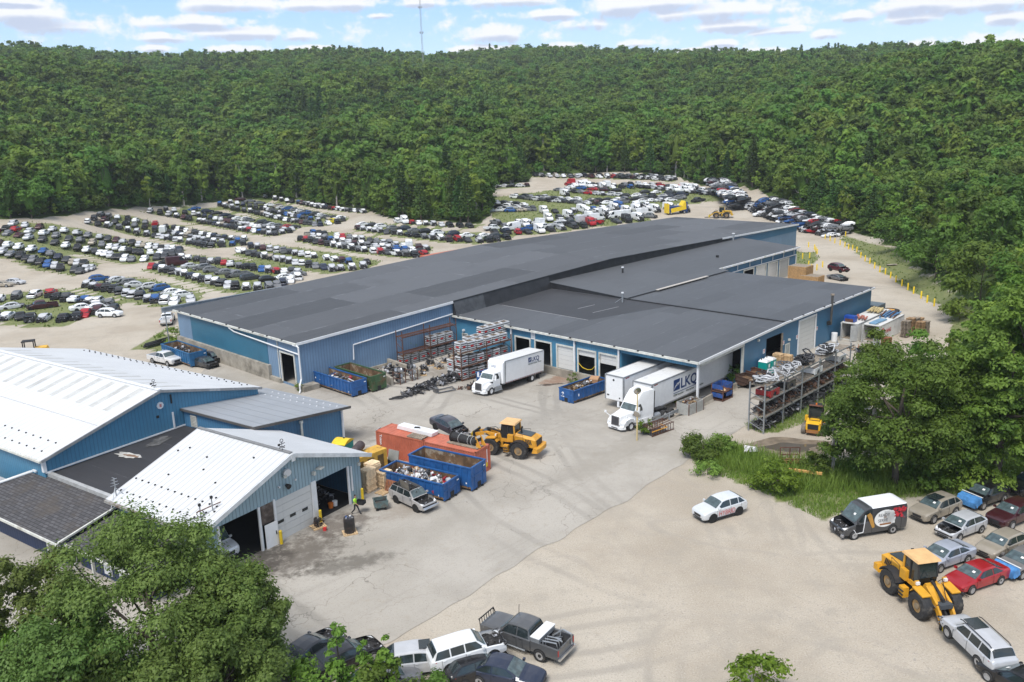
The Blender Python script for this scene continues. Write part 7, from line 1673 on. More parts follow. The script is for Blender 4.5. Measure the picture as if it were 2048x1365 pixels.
for k, lb in enumerate(('blue open fronted steel bin on the ground by the barrier', 'blue open fronted steel bin stacked on the other by the barrier')):
    r_ = thing('steel_bin', lb, 'bin', S_(1.5, 2.9, k * 1.0), BA)
    mb = MB(BS); mb.box((-.75, 0, .55), (.06, 2.1, .8)); mb.box((0, 1.05, .55), (1.5, .06, .8)); mb.box((.76, .35, .75), (.06, 1.4, .4)); mb.box((0, -1.05, .7), (1.5, .06, .5)); mb.build('panel', r_)
    mb = MB(RUST); mb.box((0, 0, .12), (1.55, 2.15, .08))
    for x in (-.75, .75):
        for y in (-1.05, 1.05): mb.box((x, y, .5), (.1, .1, 1.0))
    mb.build('frame', r_)
    if k: mb = MB(WOOD); mb.tube([(.2, -.1, .16), (.2, -.1, .3)], [.34, .2], 10); mb.build('sack', r_)
def hopper(label, p, rz, m):
    r = thing('tipping_hopper', label, 'hopper', p, rz); mb = MB(m); y = .95
    prof = [(-1.2, 1.35), (-1.1, .75), (-.3, .3), (.9, .3), (1.0, 1.4)]
    for sd in (1, -1): mb.poly([(x, sd * y, z) for x, z in prof])
    for (a, b), (c, d) in zip(prof[1:], prof[2:]): mb.poly([(a, -y, b), (c, -y, d), (c, y, d), (a, y, b)])
    mb.poly([(prof[0][0], -y, prof[0][1] - .25), (prof[1][0], -y, prof[1][1]), (prof[1][0], y, prof[1][1]), (prof[0][0], y, prof[0][1] - .25)])
    for sd in (1, -1): mb.bar((-1.2, sd * y, 1.35), (1.0, sd * y, 1.4), .1); mb.bar((-1.0, sd * (y + .03), .85), (1.0, sd * (y + .03), .85), .07)
    mb.bar((1.0, -y, 1.4), (1.0, y, 1.4), .1); mb.build('tub', r)
    mb = MB(BLACK); mb.box((.2, -.5, .15), (1.9, .25, .2)); mb.box((.2, .5, .15), (1.9, .25, .2)); mb.build('skid', r)
    mb = MB(RUSTIN); mb.box((.1, 0, .95), (1.9, 1.7, .1)); mb.build('load', r); return r
hopper('dark brown tipping hopper beside the lane, a bush behind it', S_(1.4, 8.9), BA + R(165), mat('hopper_brown', (.075, .042, .03), .75, var=.25))
hopper('rust red tipping hopper behind the dark brown one', S_(.9, 12.0), BA + R(170), RUST)
def toilet(label, p, rz):
    r = thing('portable_toilet', label, 'portable toilet', p, rz); mb = MB(TEAL); mb.box((0, 0, 1.05), (1.15, 1.15, 2.0)); mb.build('cabin', r)
    mb = MB(TRUCKW); mb.hull([(x, y, z) for x, y, z in ((-.6, -.6, 2.05), (.6, -.6, 2.05), (-.6, .6, 2.05), (.6, .6, 2.05), (-.5, -.25, 2.3), (.5, -.25, 2.3), (-.5, .25, 2.3), (.5, .25, 2.3))]); mb.build('roof', r)
    mb = MB(mat('teal_door', (.0, .24, .22), .5)); mb.box((.58, 0, 1.05), (.03, .8, 1.8)); dr = mb.build('door', r); mb = MB(WHITET); mb.box((.6, .1, 1.55), (.02, .35, .45)); mb.build('notice', dr)
    MB(BLACK).tube([(-.3, -.3, 2.2), (-.3, -.3, 2.5)], .06, 8).build('vent_pipe', r); return r
toilet('teal portable toilet nearer the rusty hopper', S_(.9, 14.3), BA); toilet('teal portable toilet nearer the dark doorway', S_(.95, 15.65), BA)
stacked('golden pallet stack behind the teal toilets', S_(1.1, 17.6), BA, 16); stacked('second golden pallet stack beside the dark doorway', S_(1.9, 18.4), BA, 14)
r_ = thing('rusty_cage', 'rusty open barred cage trolley lying by the crash barrier', 'cage', G(1315, 864), BA + R(82))
mb = MB(RUST)
for sd in (1, -1):
    for z in (.1, .9): mb.bar((-1.7, sd * .75, z), (1.7, sd * .75, z), .07)
    for i in range(9): mb.bar((-1.6 + i * .4, sd * .75, .1), (-1.6 + i * .4, sd * .75, .9), .05)
for i in range(9): mb.bar((-1.6 + i * .4, -.75, .9), (-1.6 + i * .4, .75, .9), .05)
mb.build('bar_cage', r_); mb = MB(SC[1]); mb.box((-.3, 0, .1), (2.4, 1.4, .06)); mb.build('floor_plate', r_); mb = MB(LOADER); mb.bar((-1.7, -.8, .6), (.6, -.8, .6), .08); mb.bar((.6, -.8, .6), (.6, .2, .65), .08); mb.build('yellow_bar', r_)
r_ = thing('mirror_pole', 'cream pole with two round traffic mirrors at the end of the crash barrier', 'mirror pole', G(1274, 882), 0)
MB(mat('cream_pole', (.6, .47, .22))).tube([(0, 0, 0), (0, 0, 5.6)], .07, 8).build('pole', r_)
for z, a in ((5.4, .6), (2.9, -.4)):
    mb = MB(GREYC); d = Vector((cos(a - 1.9), sin(a - 1.9), -.25)).normalized(); mb.tube([Vector((0, 0, z)) - d * .04 + Vector((.0, 0, 0)), Vector((0, 0, z)) + d * .1], [.42, .4], 16); m_ = mb.build('mirror_back', r_, sharp=40); mb = MB(mat('mirror_face', (.5, .47, .42), .08, .8)); mb.tube([Vector((0, 0, z)) + d * .1, Vector((0, 0, z)) + d * .16], [.38, .1], 16); mb.build('mirror_face', m_)

# ------------------------------------------------------------------ grey racks with truck beds and frames
GT = (-4.6, -.35, 3.9, 8.15, 12.4, 16.65)
RK3 = pallet_rack('long galvanised three level rack loaded with truck beds, axles and pale frames', 10.7, -4.6, 0, 5, 4.25, 1.7, (1.75, 3.45, 5.0), 5.35, STEEL, BA + R(90), OLDWOOD, .13)
RK3.location = S_(10.7, -4.6)
def truck_bed(label, s, t, z, colour, rz=90, fender=True):
    r = thing('truck_bed', label, 'truck bed', S_(s, t, z), BA + R(rz)); p = mat('bed_' + label.split()[0], colour, .35, var=.08, coat=.4)
    mb = MB(p); W_, L_ = 1.6, 2.0
    for sd in (1, -1):
        prof = [(-L_ / 2, .1), (-.42, .1), (-.35, .42), (-.1, .58), (.2, .58), (.42, .42), (.48, .1), (L_ / 2, .1), (L_ / 2, .78), (-L_ / 2, .78)]
        mb.prism(prof, sd * W_ / 2 - .05, sd * W_ / 2 + .05)
    mb.box((-L_ / 2, 0, .5), (.08, W_, .55)); mb.build('bed_side', r); mb = MB(PLASTIC); mb.box((0, 0, .2), (L_, W_ - .1, .08)); mb.build('bed_floor', r); return r
truck_bed('red pickup bed on the first middle shelf of the grey rack', 9.9, -2.5, 3.55, (.34, .012, .018)); truck_bed('black pickup bed right of the red one', 9.9, 1.2, 3.55, (.012, .012, .014))
truck_bed('white pickup bed in the middle of the grey rack', 9.9, 7.9, 3.55, (.74, .75, .77)); truck_bed('silver pickup bed at the far end of the grey rack', 9.9, 14.3, 3.55, (.42, .43, .45))
truck_bed('grey pickup bed standing on the ground behind the forklift', 15.5, 8.4, .1, (.30, .31, .33), 20); truck_bed('dark pickup bed on the rear rack beyond the grey one', 10.2, 22.5, 2.4, (.02, .02, .022), 30)
for lv, z, ts, m_ in ((0, .1, GT[:-1], [SC[0], SC[0], SC[1], SC[2], SC[3]]), (1, 1.85, GT[:-1], [SC[0], SC[1], SC[4], SC[4], SC[2]])):
    for k, t_ in enumerate(ts):
        heap('axle_heap', '%s on the %s of the grey rack, %s bay from the lane end' % (('dark axles', 'rusty axles')[lv], ('ground', 'lowest shelf')[lv], ('first', 'second', 'third', 'fourth', 'fifth')[k]), S_(9.85, t_ + 2.1, z), BA + R(90), 1.9, .7, .1, 1.5, 150, .46, m_, 80 + lv * 10 + k, 'heaps of axles on the grey rack', .6, 'axles')
def subframes(label, s, t, z, m, seed, n=7):
    r = thing('subframe_pile', label, 'subframes', S_(s, t, z), BA + R(90)); q = random.Random(seed); mb = MB(); n = int(n * 1.7)
    for i in range(n):
        x, y, h = q.uniform(-1.8, 1.8), q.uniform(-.45, .45), q.uniform(.1, .75); a = q.uniform(0, pi); c_, s2 = cos(a), sin(a); tl = q.uniform(-.35, .35)
        pts = [(x + (u * c_ - v * s2), y + (u * s2 + v * c_) * .8, h + tl * u + .15 * sin(3 * u)) for u, v in ((-.75, -.35), (-.3, -.5), (.4, -.45), (.75, -.3), (.7, .35), (.2, .45), (-.5, .4), (-.75, -.35))]
        mb.tube(pts, q.uniform(.05, .085), 6, q.choice(m)); mb.bar(pts[1], pts[5], .09, m=q.choice(m))
    mb.build('frames', r); return r
PW = mat('pale_subframe', (.55, .56, .58), .45, .2, dirt=(.3, .28, .26), dl=(.55, .75), ds=2)
subframes('pale subframes on top of the grey rack at the lane end', 9.9, -3.0, 5.1, [PW, PW, SC[0]], 1, 11); subframes('white bent subframes on top of the grey rack, second bay', 9.9, 1.4, 5.1, [PW, PW, PW, SC[2]], 2, 11)
subframes('black parts heaped on top of the grey rack, third bay', 9.9, 6.0, 5.1, [SC[0], SC[0], SC[1], SC[2]], 3, 16); subframes('silver black frame heap on top of the grey rack, fourth bay', 9.9, 11.2, 5.1, [PW, SC[0], SC[0], PW], 4, 15)
RK4 = pallet_rack('low grey rack behind the trees, carrying frames and a dark bed', 11.6, 18.5, 0, 2, 4.2, 1.6, (2.2,), 2.9, STEEL, BA + R(90), OLDWOOD, .13); RK4.location = S_(11.6, 19.4)
subframes('pale frames on the low rack behind the trees', 10.8, 24.5, 2.3, [PW, PW, SC[0]], 6, 7)
# the two white containers
KW = mat('container_white', (.60, .60, .58), .6, var=.1, sc=.8, dirt=(.28, .22, .17), dl=(.58, .76), ds=1.5)
KC1 = container('white container with open doors nearest the blue wall, a blue tub on its roof', S_(2.0, 43.6), BA + R(90), 12.2, KW, open_end=-1, doors=(R(-62), R(62)))
KC2 = container('white container with open doors and red YANG lettering beside the pallets', S_(4.9, 42.9), BA + R(90), 9.4, KW, open_end=-1, doors=(R(-70), R(70)))
text('YANG', .8, REDT, KC2, (-2.6, -1.235, 1.1), (R(90), 0, 0), bold=.012); mb = MB(NAVYT); mb.box((-3.6, -1.23, 1.5), (.4, .02, 1.0)); mb.box((-3.6, -1.24, 1.9), (.55, .02, .3), REDT); mb.build('emblem', KC2)
def roofpile(name, label, s, t, rz, kind, z=2.6):
    r = thing(name, label, kind, S_(s, t, z), BA + R(90) + rz); return r
r_ = roofpile('blue_tub', 'blue plastic tub on the front of the white container roof', 1.7, 38.6, 0, 'tub'); mb = MB(mat('tub_blue', (.015, .07, .36), .4)); mb.box((0, 0, .45), (1.0, 1.5, .85)); mb.build('tub', r_); mb = MB(RUST); mb.box((-.52, 0, .25), (.04, 1.2, .45)); mb.build('rust_side', r_)
r_ = roofpile('red_scrap_sheets', 'red brown bent panels heaped on the white container roof', 2.3, 41.2, .3, 'panels'); mb = MB(mat('panel_red', (.36, .12, .08), .6, var=.2)); 
for k in range(6): mb.box((random.uniform(-.5, .5), -.6 + k * .25, .2 + .08 * (k % 3)), (2.2, .22, .1), rz=random.uniform(-.2, .2))
mb.build('panel', r_)
r_ = roofpile('timber_pile', 'pale timber and boards piled at the far end of the white container roof', 2.0, 47.0, .1, 'timber'); mb = MB(mat('pale_timber', (.5, .4, .2), .8, var=.2))
for k in range(14): mb.box((random.uniform(-.3, .3), -.9 + (k % 7) * .27, .15 + .16 * (k // 7) + random.uniform(0, .2)), (2.8, .2, .1), rz=random.uniform(-.15, .15))
mb.build('board', r_)
r_ = roofpile('blue_sheet', 'long pale blue panel lying on the YANG container roof', 4.9, 40.6, -.05, 'panel'); mb = MB(mat('panel_pale_blue', (.14, .27, .4), .5, var=.15)); mb.hull([(x, y, z) for x in (-1.9, 1.9) for y in (-.5, .5) for z in (0, .14)] + [(0, y, .24) for y in (-.4, .4)]); mb.build('panel', r_)
r_ = roofpile('blue_racking', 'blue and rusty racking beams stacked at the back of the YANG container roof', 4.6, 45.6, .1, 'racking beams'); mb = MB(mat('racking_blue', (.08, .2, .38), .5, var=.2))
for k in range(10): mb.box((random.uniform(-.4, .4), -1.0 + (k % 5) * .45, .12 + .16 * (k // 5)), (4.0, .16, .12), MATS['racking_blue'] if k % 3 else RUST, rz=random.uniform(-.08, .08))
mb.build('beam', r_)
for k, (s, t, n_) in enumerate(((7.6, 44.2, 17), (7.7, 45.6, 18), (7.9, 47.0, 17), (9.0, 46.0, 15), (9.2, 47.5, 14), (8.0, 48.5, 15))):
    stacked(('weathered pallet stack nearest the YANG lettering', 'weathered pallet stack second behind the YANG lettering', 'weathered pallet stack third behind the YANG lettering', 'weathered pallet stack on the lane side, in front', 'weathered pallet stack on the lane side, behind', 'weathered pallet stack farthest back by the containers')[k], S_(s, t), BA + R(90), n_, (OLDWOOD, mat('mid_wood', (.33, .21, .11), .85, var=.3))[k % 2], 'weathered pallet stacks by the containers')
stacked('short dark pallet stack in front of the YANG container', S_(7.2, 38.0), BA + R(80), 8, REDWOOD)
o = pallet('pale pallet lying on boards in front of the open containers', S_(6.6, 34.2, .3), BA, WOOD)
heap('board_heap', 'broken brown boards lying in front of the open containers', S_(5.6, 33.4), BA, 1.9, 1.2, .02, .45, 45, .5, [SC[8], SC[4], SC[1], REDWOOD], 90, bars=.7, cat='boards')
o = MB(WHITET).tube([(0, 0, 0), (0, 0, 1.25)], [.42, .44], 14).build('white_drum', None, S_(.6, 35.9), sharp=40); tag(o, 'white plastic drum standing against the blue wall by the containers', 'drum')
r_ = thing('crate_stack', 'grey stacked plastic crates at the far corner of the dock building', 'crates', S_(-.6, 53.4), BA); mb = MB(mat('crate_plastic', (.10, .13, .15), .6, var=.2))
for k in range(6): mb.box((0, 0, .2 + k * .4), (2.4, 3.2, .36))
mb.build('crate', r_)
r_ = thing('giant_tyre', 'huge loader tyre with a yellow rim lying by the far corner', 'tyre', S_(2.4, 52.2, 1.2), 0); mb = MB(BLACK); mb.tube([(0, 0, 0), (0, 0, .8)], 1.35, 24); mb.build('tyre', r_, sharp=40); mb = MB(LOADER); mb.tube([(0, 0, .4), (0, 0, .82)], .65, 18); mb.build('rim', r_, sharp=40)
MB(OLDWOOD).box((0, 0, -.6), (1.6, 1.6, 1.2)).build('block', r_)
for k, (px, py, w_, d_, h_) in enumerate(((1600, 549, 3.7, 3.4, 3.2), (1623, 553, 3.8, 3.0, 1.7))):
    r_ = thing('strapped_pallet_block', ('tall block of strapped new pallets beyond the dock building roof', 'lower block of strapped new pallets beside the tall one')[k], 'pallet stack', G(px, py + 14), BA); WB = mat('new_wood_block', (.44, .27, .12), .85, var=.25, sc=4)
    n_ = int(h_ / .16)
    mb = MB(WB)
    for i in range(n_): mb.box((0, 0, .08 + i * .16), (w_ * (1 - .004 * (i % 3)), d_ * (1 - .006 * (i % 2)), .12)); mb.box((0, 0, .15 + i * .16), (w_ * .93, d_ * .95, .06), OLDWOOD)
    mb.build('pallets', r_)

# ------------------------------------------------------------------ yellow bollards along the right hand lane
bol = MB(mat('bollard_yellow', (.80, .56, .015), .45, var=.06)); bol.tube([(0, 0, 0), (0, 0, 1.25), (0, 0, 1.33)], [.13, .13, .07], 12); bm_ = bol.mesh('bollard', 40)
BL = [(1868, 613), (1854, 606), (1842, 597.5), (1827, 588), (1815.5, 580.5), (1803.5, 573), (1791.5, 565), (1781, 557), (1770.5, 549.5), (1759.5, 545), (1749, 537.5), (1739.5, 528), (1730, 523), (1721.5, 516), (1713.5, 505), (1705, 501), (1697, 499), (1689.5, 495), (1680, 491), (1669.5, 487), (1660, 482.5), (1650, 479)]
BR = [(1617, 495), (1629, 500), (1631.5, 504.5), (1634, 509), (1619, 517), (1605, 518), (1591, 520.5), (1617, 534), (1622.5, 541), (1633.5, 541), (1645, 535), (1691, 473)]
nth = ('nearest', 'second', 'third', 'fourth', 'fifth', 'sixth', 'seventh', 'eighth', 'ninth', 'tenth', 'eleventh', 'twelfth', 'thirteenth', 'fourteenth', 'fifteenth', 'sixteenth', 'seventeenth', 'eighteenth', 'nineteenth', 'twentieth', 'twenty first', 'last')
for k, (px, py) in enumerate(BL):
    o = bpy.data.objects.new('yellow_bollard', bm_); COL.objects.link(o); o.location = G(px, py); tag(o, 'yellow bollard along the outer edge of the curving lane, %s from the picture front' % nth[k] if k not in (0, 21) else ('yellow bollard nearest the viewer along the curving lane' if k == 0 else 'yellow bollard at the far end of the lane by the wrecks'), 'bollard', 'yellow bollards along the lane')
for k, (px, py) in enumerate(BR):
    o = bpy.data.objects.new('yellow_bollard', bm_); COL.objects.link(o); o.location = G(px, py)
    tag(o, 'yellow bollard of the group on the grassy corner, %s' % ('farthest', 'first of the tight four', 'second of the tight four', 'third of the tight four', 'right of the front three', 'middle of the front three', 'left of the front three', 'behind the tall pallet block', 'low one by the lower block', 'right of the low one', 'nearest the maroon wreck', 'alone on the slope beyond')[k], 'bollard', 'yellow bollards on the grassy corner')

# ------------------------------------------------------------------ other scattered things
r_ = thing('junk_cage', 'rusty open cage frame standing in the weeds', 'cage', G(1582, 930), BA + R(40)); mb = MB(RUST)
for x in (-.9, 0, .9): mb.bar((x, .6, 0), (x, .6, 1.5), .08); mb.bar((x, -.6, 0), (x, -.6, .8), .08)
for z in (.8, 1.5): mb.bar((-.9, .6, z), (.9, .6, z), .07)
mb.bar((-.9, -.6, .8), (.9, -.6, .8), .08); mb.box((0, 0, .4), (1.7, 1.1, .1), REDWOOD); mb.build('frame', r_)
o = MB(mat('orange_plank', (.55, .32, .10), .8)).box((0, 0, .12), (3.0, .25, .2)).build('timber_plank', None, G(1608, 960) + Vector((0, 0, .7)), heading(G(1628, 962), G(1585, 956))); tag(o, 'orange timber plank lying in the weeds', 'plank')
o = MB(SC[3]).hull([(-.7, -.3, 0), (.7, -.2, 0), (.3, .4, .1), (-.5, .3, .5), (.6, 0, .4)]).build('car_fender', None, G(1500, 912) + Vector((0, 0, .5))); tag(o, 'pale car wing dumped at the edge of the weeds', 'car part')
r_ = thing('boulder', 'flat grey stone on the grass beyond the bollards', 'stone', G(1783, 532), 0); mb = MB(CONC); mb.hull([(random.uniform(-1.3, 1.3), random.uniform(-.6, .6), random.uniform(0, .5)) for _ in range(20)]); mb.build('stone', r_)
m, t, p = base('puddle_water'); p.inputs['Base Color'].default_value = (.11, .095, .075, 1); p.inputs['Roughness'].default_value = .06; p.inputs['Specular IOR Level'].default_value = .9
q = G(1580, 896); mb = MB(m); mb.poly([(q.x + (2.6 + .5 * sin(3 * a)) * cos(a) * (1 + .15 * sin(5 * a)), q.y + 1.15 * sin(a) * (1 + .2 * sin(4 * a + 1)), .045) for a in [k * 2 * pi / 30 for k in range(30)]]); o = mb.build('puddle'); tag(o, 'brown rain puddle in front of the yellow forklift', 'puddle')
wet = mat('wet_mud', (.20, .16, .115), .5, var=.25, sc=1); mb = MB(wet); mb.poly([(q.x + 4.6 * cos(a) * (1 + .12 * sin(5 * a) + .08 * sin(9 * a)), q.y + .3 + 2.3 * sin(a) * (1 + .15 * sin(4 * a + 1)), .04) for a in [k * 2 * pi / 48 for k in range(48)]]); o = mb.build('wet_ground'); tag(o, kind='structure')
b_ = MB(SC[0]); b_.X = Matrix.Identity(4)
r_ = thing('black_pipe_pile', 'black pipes and an axle lying in the grass by the far blue skip', 'pipes', G(318, 690), BA + R(100)); mb = MB(SC[0])
for k in range(5): mb.tube([(-3 + .3 * k, -.6 + k * .3, .4 + .15 * (k % 2)), (2.5, -.4 + k * .25, .5 + .2 * (k % 2))], .16, 8)
mb.build('pipe', r_)
r_ = thing('grey_container', 'weathered grey container at the left picture edge beside the hall', 'container', wq(-2.4, 29.2), QA); mb = MB(GREYC); mb.box((0, 0, 1.3), (2.44, 6.0, 2.5)); mb.build('box', r_)
mb = MB(mat('container_door_grey', (.24, .28, .29), .7, var=.3, dirt=(.12, .09, .08), dl=(.5, .7), ds=2)); mb.box((0, -3.05, 1.3), (2.3, .06, 2.4)); dr = mb.build('door', r_); mb = MB(STEEL)
for x in (-.8, -.3, .3, .8): mb.box((x, -3.12, 1.3), (.05, .05, 2.3))
mb.build('lock_bar', dr)
# communications mast on the hill
tp = Vector((0, 0, 0)); d_ = ray(845, 104); d_ /= d_.y; D0 = 900.0; b0 = Vector((d_.x * D0, D0, CAMZ + d_.z * D0 - 20)); TW = thing('radio_mast', 'tall thin lattice radio mast rising above the wooded ridge', 'radio mast', b0, 0); TH = 95
GM = mat('mast_grey', (.30, .31, .33), .6)
mb = MB(GM); w_ = .75
for k in range(3): a = k * 2 * pi / 3; mb.tube([(w_ * cos(a), w_ * sin(a), 0), (w_ * cos(a), w_ * sin(a), TH)], .11, 5)
for i in range(48):
    z = i * 2.0
    for k in range(3): a, b = k * 2 * pi / 3, (k + 1) * 2 * pi / 3; mb.bar((w_ * cos(a), w_ * sin(a), z), (w_ * cos(b), w_ * sin(b), z + 2), .09)
mb.build('lattice', TW)
for z in (38, 62, 79): 
    mb = MB(GM)
    for k in range(6): a = k * pi / 3; mb.bar((0, 0, z), (1.9 * cos(a), 1.9 * sin(a), z), .1); mb.box((1.9 * cos(a), 1.9 * sin(a), z + .4), (.35, .35, 1.9))
    mb.build('antenna_ring', TW)
# ------------------------------------------------------------------ people
SKIN = mat('skin', (.36, .21, .15), .6, var=.05); LIME = mat('lime_shirt', (.42, .78, .04), .7, var=.08); TROU = mat('dark_trousers', (.018, .02, .03), .8); HAIR = mat('dark_hair', (.015, .012, .01), .8)
def person(label, loc, rz, walk=True):
    r = thing('person', label, 'person', loc, rz)
    J = {'pel': (0, 0, .95), 'wai': (0, 0, 1.1), 'che': (.03, 0, 1.38), 'nec': (.04, 0, 1.53), 'hd0': (.06, 0, 1.62), 'hd1': (.07, 0, 1.74)}
    if walk: L_ = {1: ((.02, .1, .92), (.22, .1, .52), (.36, .1, .09), (.52, .11, .05)), -1: ((.02, -.1, .92), (-.03, -.1, .50), (-.36, -.1, .16), (-.24, -.11, .05))}; A_ = {1: ((.03, .2, 1.45), (-.08, .27, 1.18), (.08, .25, .95)), -1: ((.03, -.2, 1.45), (.10, -.27, 1.17), (.34, -.22, 1.05))}
    else: L_ = {s: ((0, s * .1, .92), (.02, s * .12, .5), (0, s * .13, .08), (.16, s * .14, .05)) for s in (1, -1)}; A_ = {s: ((.03, s * .2, 1.45), (.02, s * .27, 1.16), (.2, s * .2, .98)) for s in (1, -1)}
    V = []; E = []; Rr = []
    def add(p, rad, par=None):
        V.append(p); Rr.append(rad)
        if par is not None: E.append((par, len(V) - 1))
        return len(V) - 1
    a = add(J['pel'], .15); b = add(J['wai'], .14, a); c = add(J['che'], .165, b); d = add(J['nec'], .06, c); e = add(J['hd0'], .085, d); f = add(J['hd1'], .09, e)
    for s in (1, -1):
        q = add(L_[s][0], .1, a); q = add(L_[s][1], .075, q); q = add(L_[s][2], .05, q); add(L_[s][3], .04, q)
        q = add(A_[s][0], .065, c); q = add(A_[s][1], .047, q); q = add(A_[s][2], .035, q); hx = A_[s][2]; pl = add((hx[0] + .06, hx[1], hx[2] - .06), .036, q)
        for k in range(4): g1 = add((hx[0] + .11, hx[1] + (k - 1.5) * .022, hx[2] - .10), .011, pl); add((hx[0] + .125, hx[1] + (k - 1.5) * .022, hx[2] - .145), .009, g1)
        add((hx[0] + .09, hx[1] - s * .05, hx[2] - .07), .011, pl)
    me = bpy.data.meshes.new('body'); me.from_pydata(V, E, []); o = bpy.data.objects.new('body', me); COL.objects.link(o)
    sk = o.modifiers.new('skin', 'SKIN'); sk.use_smooth_shade = True
    for v, rad in zip(me.skin_vertices[0].data, Rr): v.radius = (rad, rad * (.8 if rad > .12 else 1))
    me.skin_vertices[0].data[0].use_root = True
    o.modifiers.new('sub', 'SUBSURF').levels = 1
    dg = bpy.context.evaluated_depsgraph_get(); m2 = bpy.data.meshes.new_from_object(o.evaluated_get(dg)); bpy.data.objects.remove(o)
    m2.materials.clear()
    for m_ in (SKIN, LIME, TROU, HAIR): m2.materials.append(m_)
    for p in m2.polygons:
        x, y, z = p.center; p.material_index = 0; p.use_smooth = True
        if z < 1.0 and abs(y) < .2 and not (abs(y) > .17 and z > .85): p.material_index = 2
        elif 1.0 <= z < 1.51 and (abs(y) < .22 or z > 1.28): p.material_index = 1
        elif z > 1.76 or (z > 1.66 and x < .03): p.material_index = 3
        if z < .12: p.material_index = 3
    m2.name = 'body'; o = bpy.data.objects.new('body', m2); COL.objects.link(o); o.parent = r
    mb = MB(SKIN); mb.hull([(.15, 0, 1.68), (.14, .02, 1.66), (.14, -.02, 1.66), (.175, 0, 1.655)]); mb.box((.07, .09, 1.68), (.03, .02, .06)); mb.box((.07, -.09, 1.68), (.03, .02, .06)); mb.build('nose_and_ears', r)
    mb = MB(HAIR); mb.box((.148, .035, 1.695), (.015, .02, .012)); mb.box((.148, -.035, 1.695), (.015, .02, .012)); mb.box((.145, 0, 1.62), (.012, .05, .01)); mb.hull([(.13, y, 1.77) for y in (-.06, .06)] + [(-.02, y, 1.74) for y in (-.08, .08)] + [(.05, 0, 1.85), (0, 0, 1.83), (-.03, 0, 1.66), (.1, 0, 1.83)]); mb.build('hair', r)
    return r
pw = person('person in a lime shirt and dark trousers walking past the open workshop bay', G(712, 1029), R(-20), True)
r_ = thing('carried_crate', 'black plastic crate held by the walking person', 'crate', G(712, 1029) + Vector((.35, .25, 1.0)), R(-20)); mb = MB(PLASTIC)
mb.box((.1, 0, -.12), (.7, .5, .05)); 
for sd in (1, -1): mb.box((.1, sd * .25, .02), (.7, .04, .3)); mb.box((.1 + sd * .35, 0, .02), (.04, .5, .3))
mb.build('tub', r_)
person('person in a lime vest standing inside the left workshop doorway', wq(1.75, .7), QA + R(60), False)
# ------------------------------------------------------------------ the wrecks in their rows and in the heap
def merged(kind, **o):
    mb = MB()
    for _, b in car_parts(kind, simple=True, paint=WPAINT, **o):
        n = len(mb.v); mb.v += b.v; mb.f += [[i + n for i in f] for f in b.f]; mb.k += b.k
    return mb
W0 = (0, 0, 0, 0)
PROTO = {k: [(b, b.mesh('wreck', 40)) for b in bl] for k, bl in {
 'saloon': [merged('sedan', hood=False, bumper=False, wheels=W0, seed=1, junk=True), merged('sedan', hood=False, bumper=False, wheels=W0, seed=2, junk=True, doors_off=((1.7, 2.8),)), merged('sedan', wheels=(1, 0, 1, 1), seed=3, doors_off=((1.7, 2.8), (2.95, 3.7)))],
 'hatchback': [merged('hatch', hood=False, bumper=False, wheels=W0, seed=4, junk=True), merged('hatch', hood=False, wheels=W0, seed=5, doors_off=((1.45, 2.5),))],
 'SUV': [merged('suv', hood=False, bumper=False, wheels=W0, seed=6, junk=True), merged('suv', hood=False, bumper=False, wheels=W0, seed=7, junk=True, doors_off=((1.6, 2.6),)), merged('suv', hood=False, wheels=(1, 1, 1, 1), seed=8)],
 'estate': [merged('wagon', hood=False, bumper=False, wheels=W0, seed=9, junk=True, doors_off=((1.6, 2.5),))],
 'pickup': [merged('pickup', hood=False, bumper=False, wheels=W0, seed=10, junk=True)],
 'van': [merged('van', seed=11), merged('van', hood=False, bumper=False, seed=12, doors_off=((2.6, 3.7),))],
 'whole SUV': [merged('suv', seed=13)], 'whole saloon': [merged('sedan', seed=14)]}.items()}
LOWER = {'saloon': -.16, 'hatchback': -.16, 'SUV': -.18, 'estate': -.18, 'pickup': -.2}
PAL = [('black', BLK, 16), ('dark grey', DGR, 14), ('silver', SILV, 24), ('grey', GRY, 14), ('white', WHT, 29), ('red', RED, 5), ('blue', BLU, 5), ('maroon', MAR, 4), ('tan', TAN, 2), ('dark blue', NAV, 4)]
q = random.Random(42)
def pick(): 
    k = q.uniform(0, sum(p[2] for p in PAL))
    for n_, c_, w_ in PAL:
        k -= w_
        if k <= 0: return n_, c_
    return PAL[0][:2]
def resample(P, n):
    d = [0]
    for a, b in zip(P, P[1:]): d.append(d[-1] + (b - a).length)
    o = []
    for i in range(n):
        x = d[-1] * i / max(1, n - 1); k = max(j for j in range(len(d)) if d[j] <= x + 1e-9); k = min(k, len(P) - 2)
        f = (x - d[k]) / max(1e-6, d[k + 1] - d[k]); o.append(P[k].lerp(P[k + 1], f))
    return o, d[-1]
WR = []
LINES = ('front', 'middle', 'third', 'back')
FACE = R(-74)
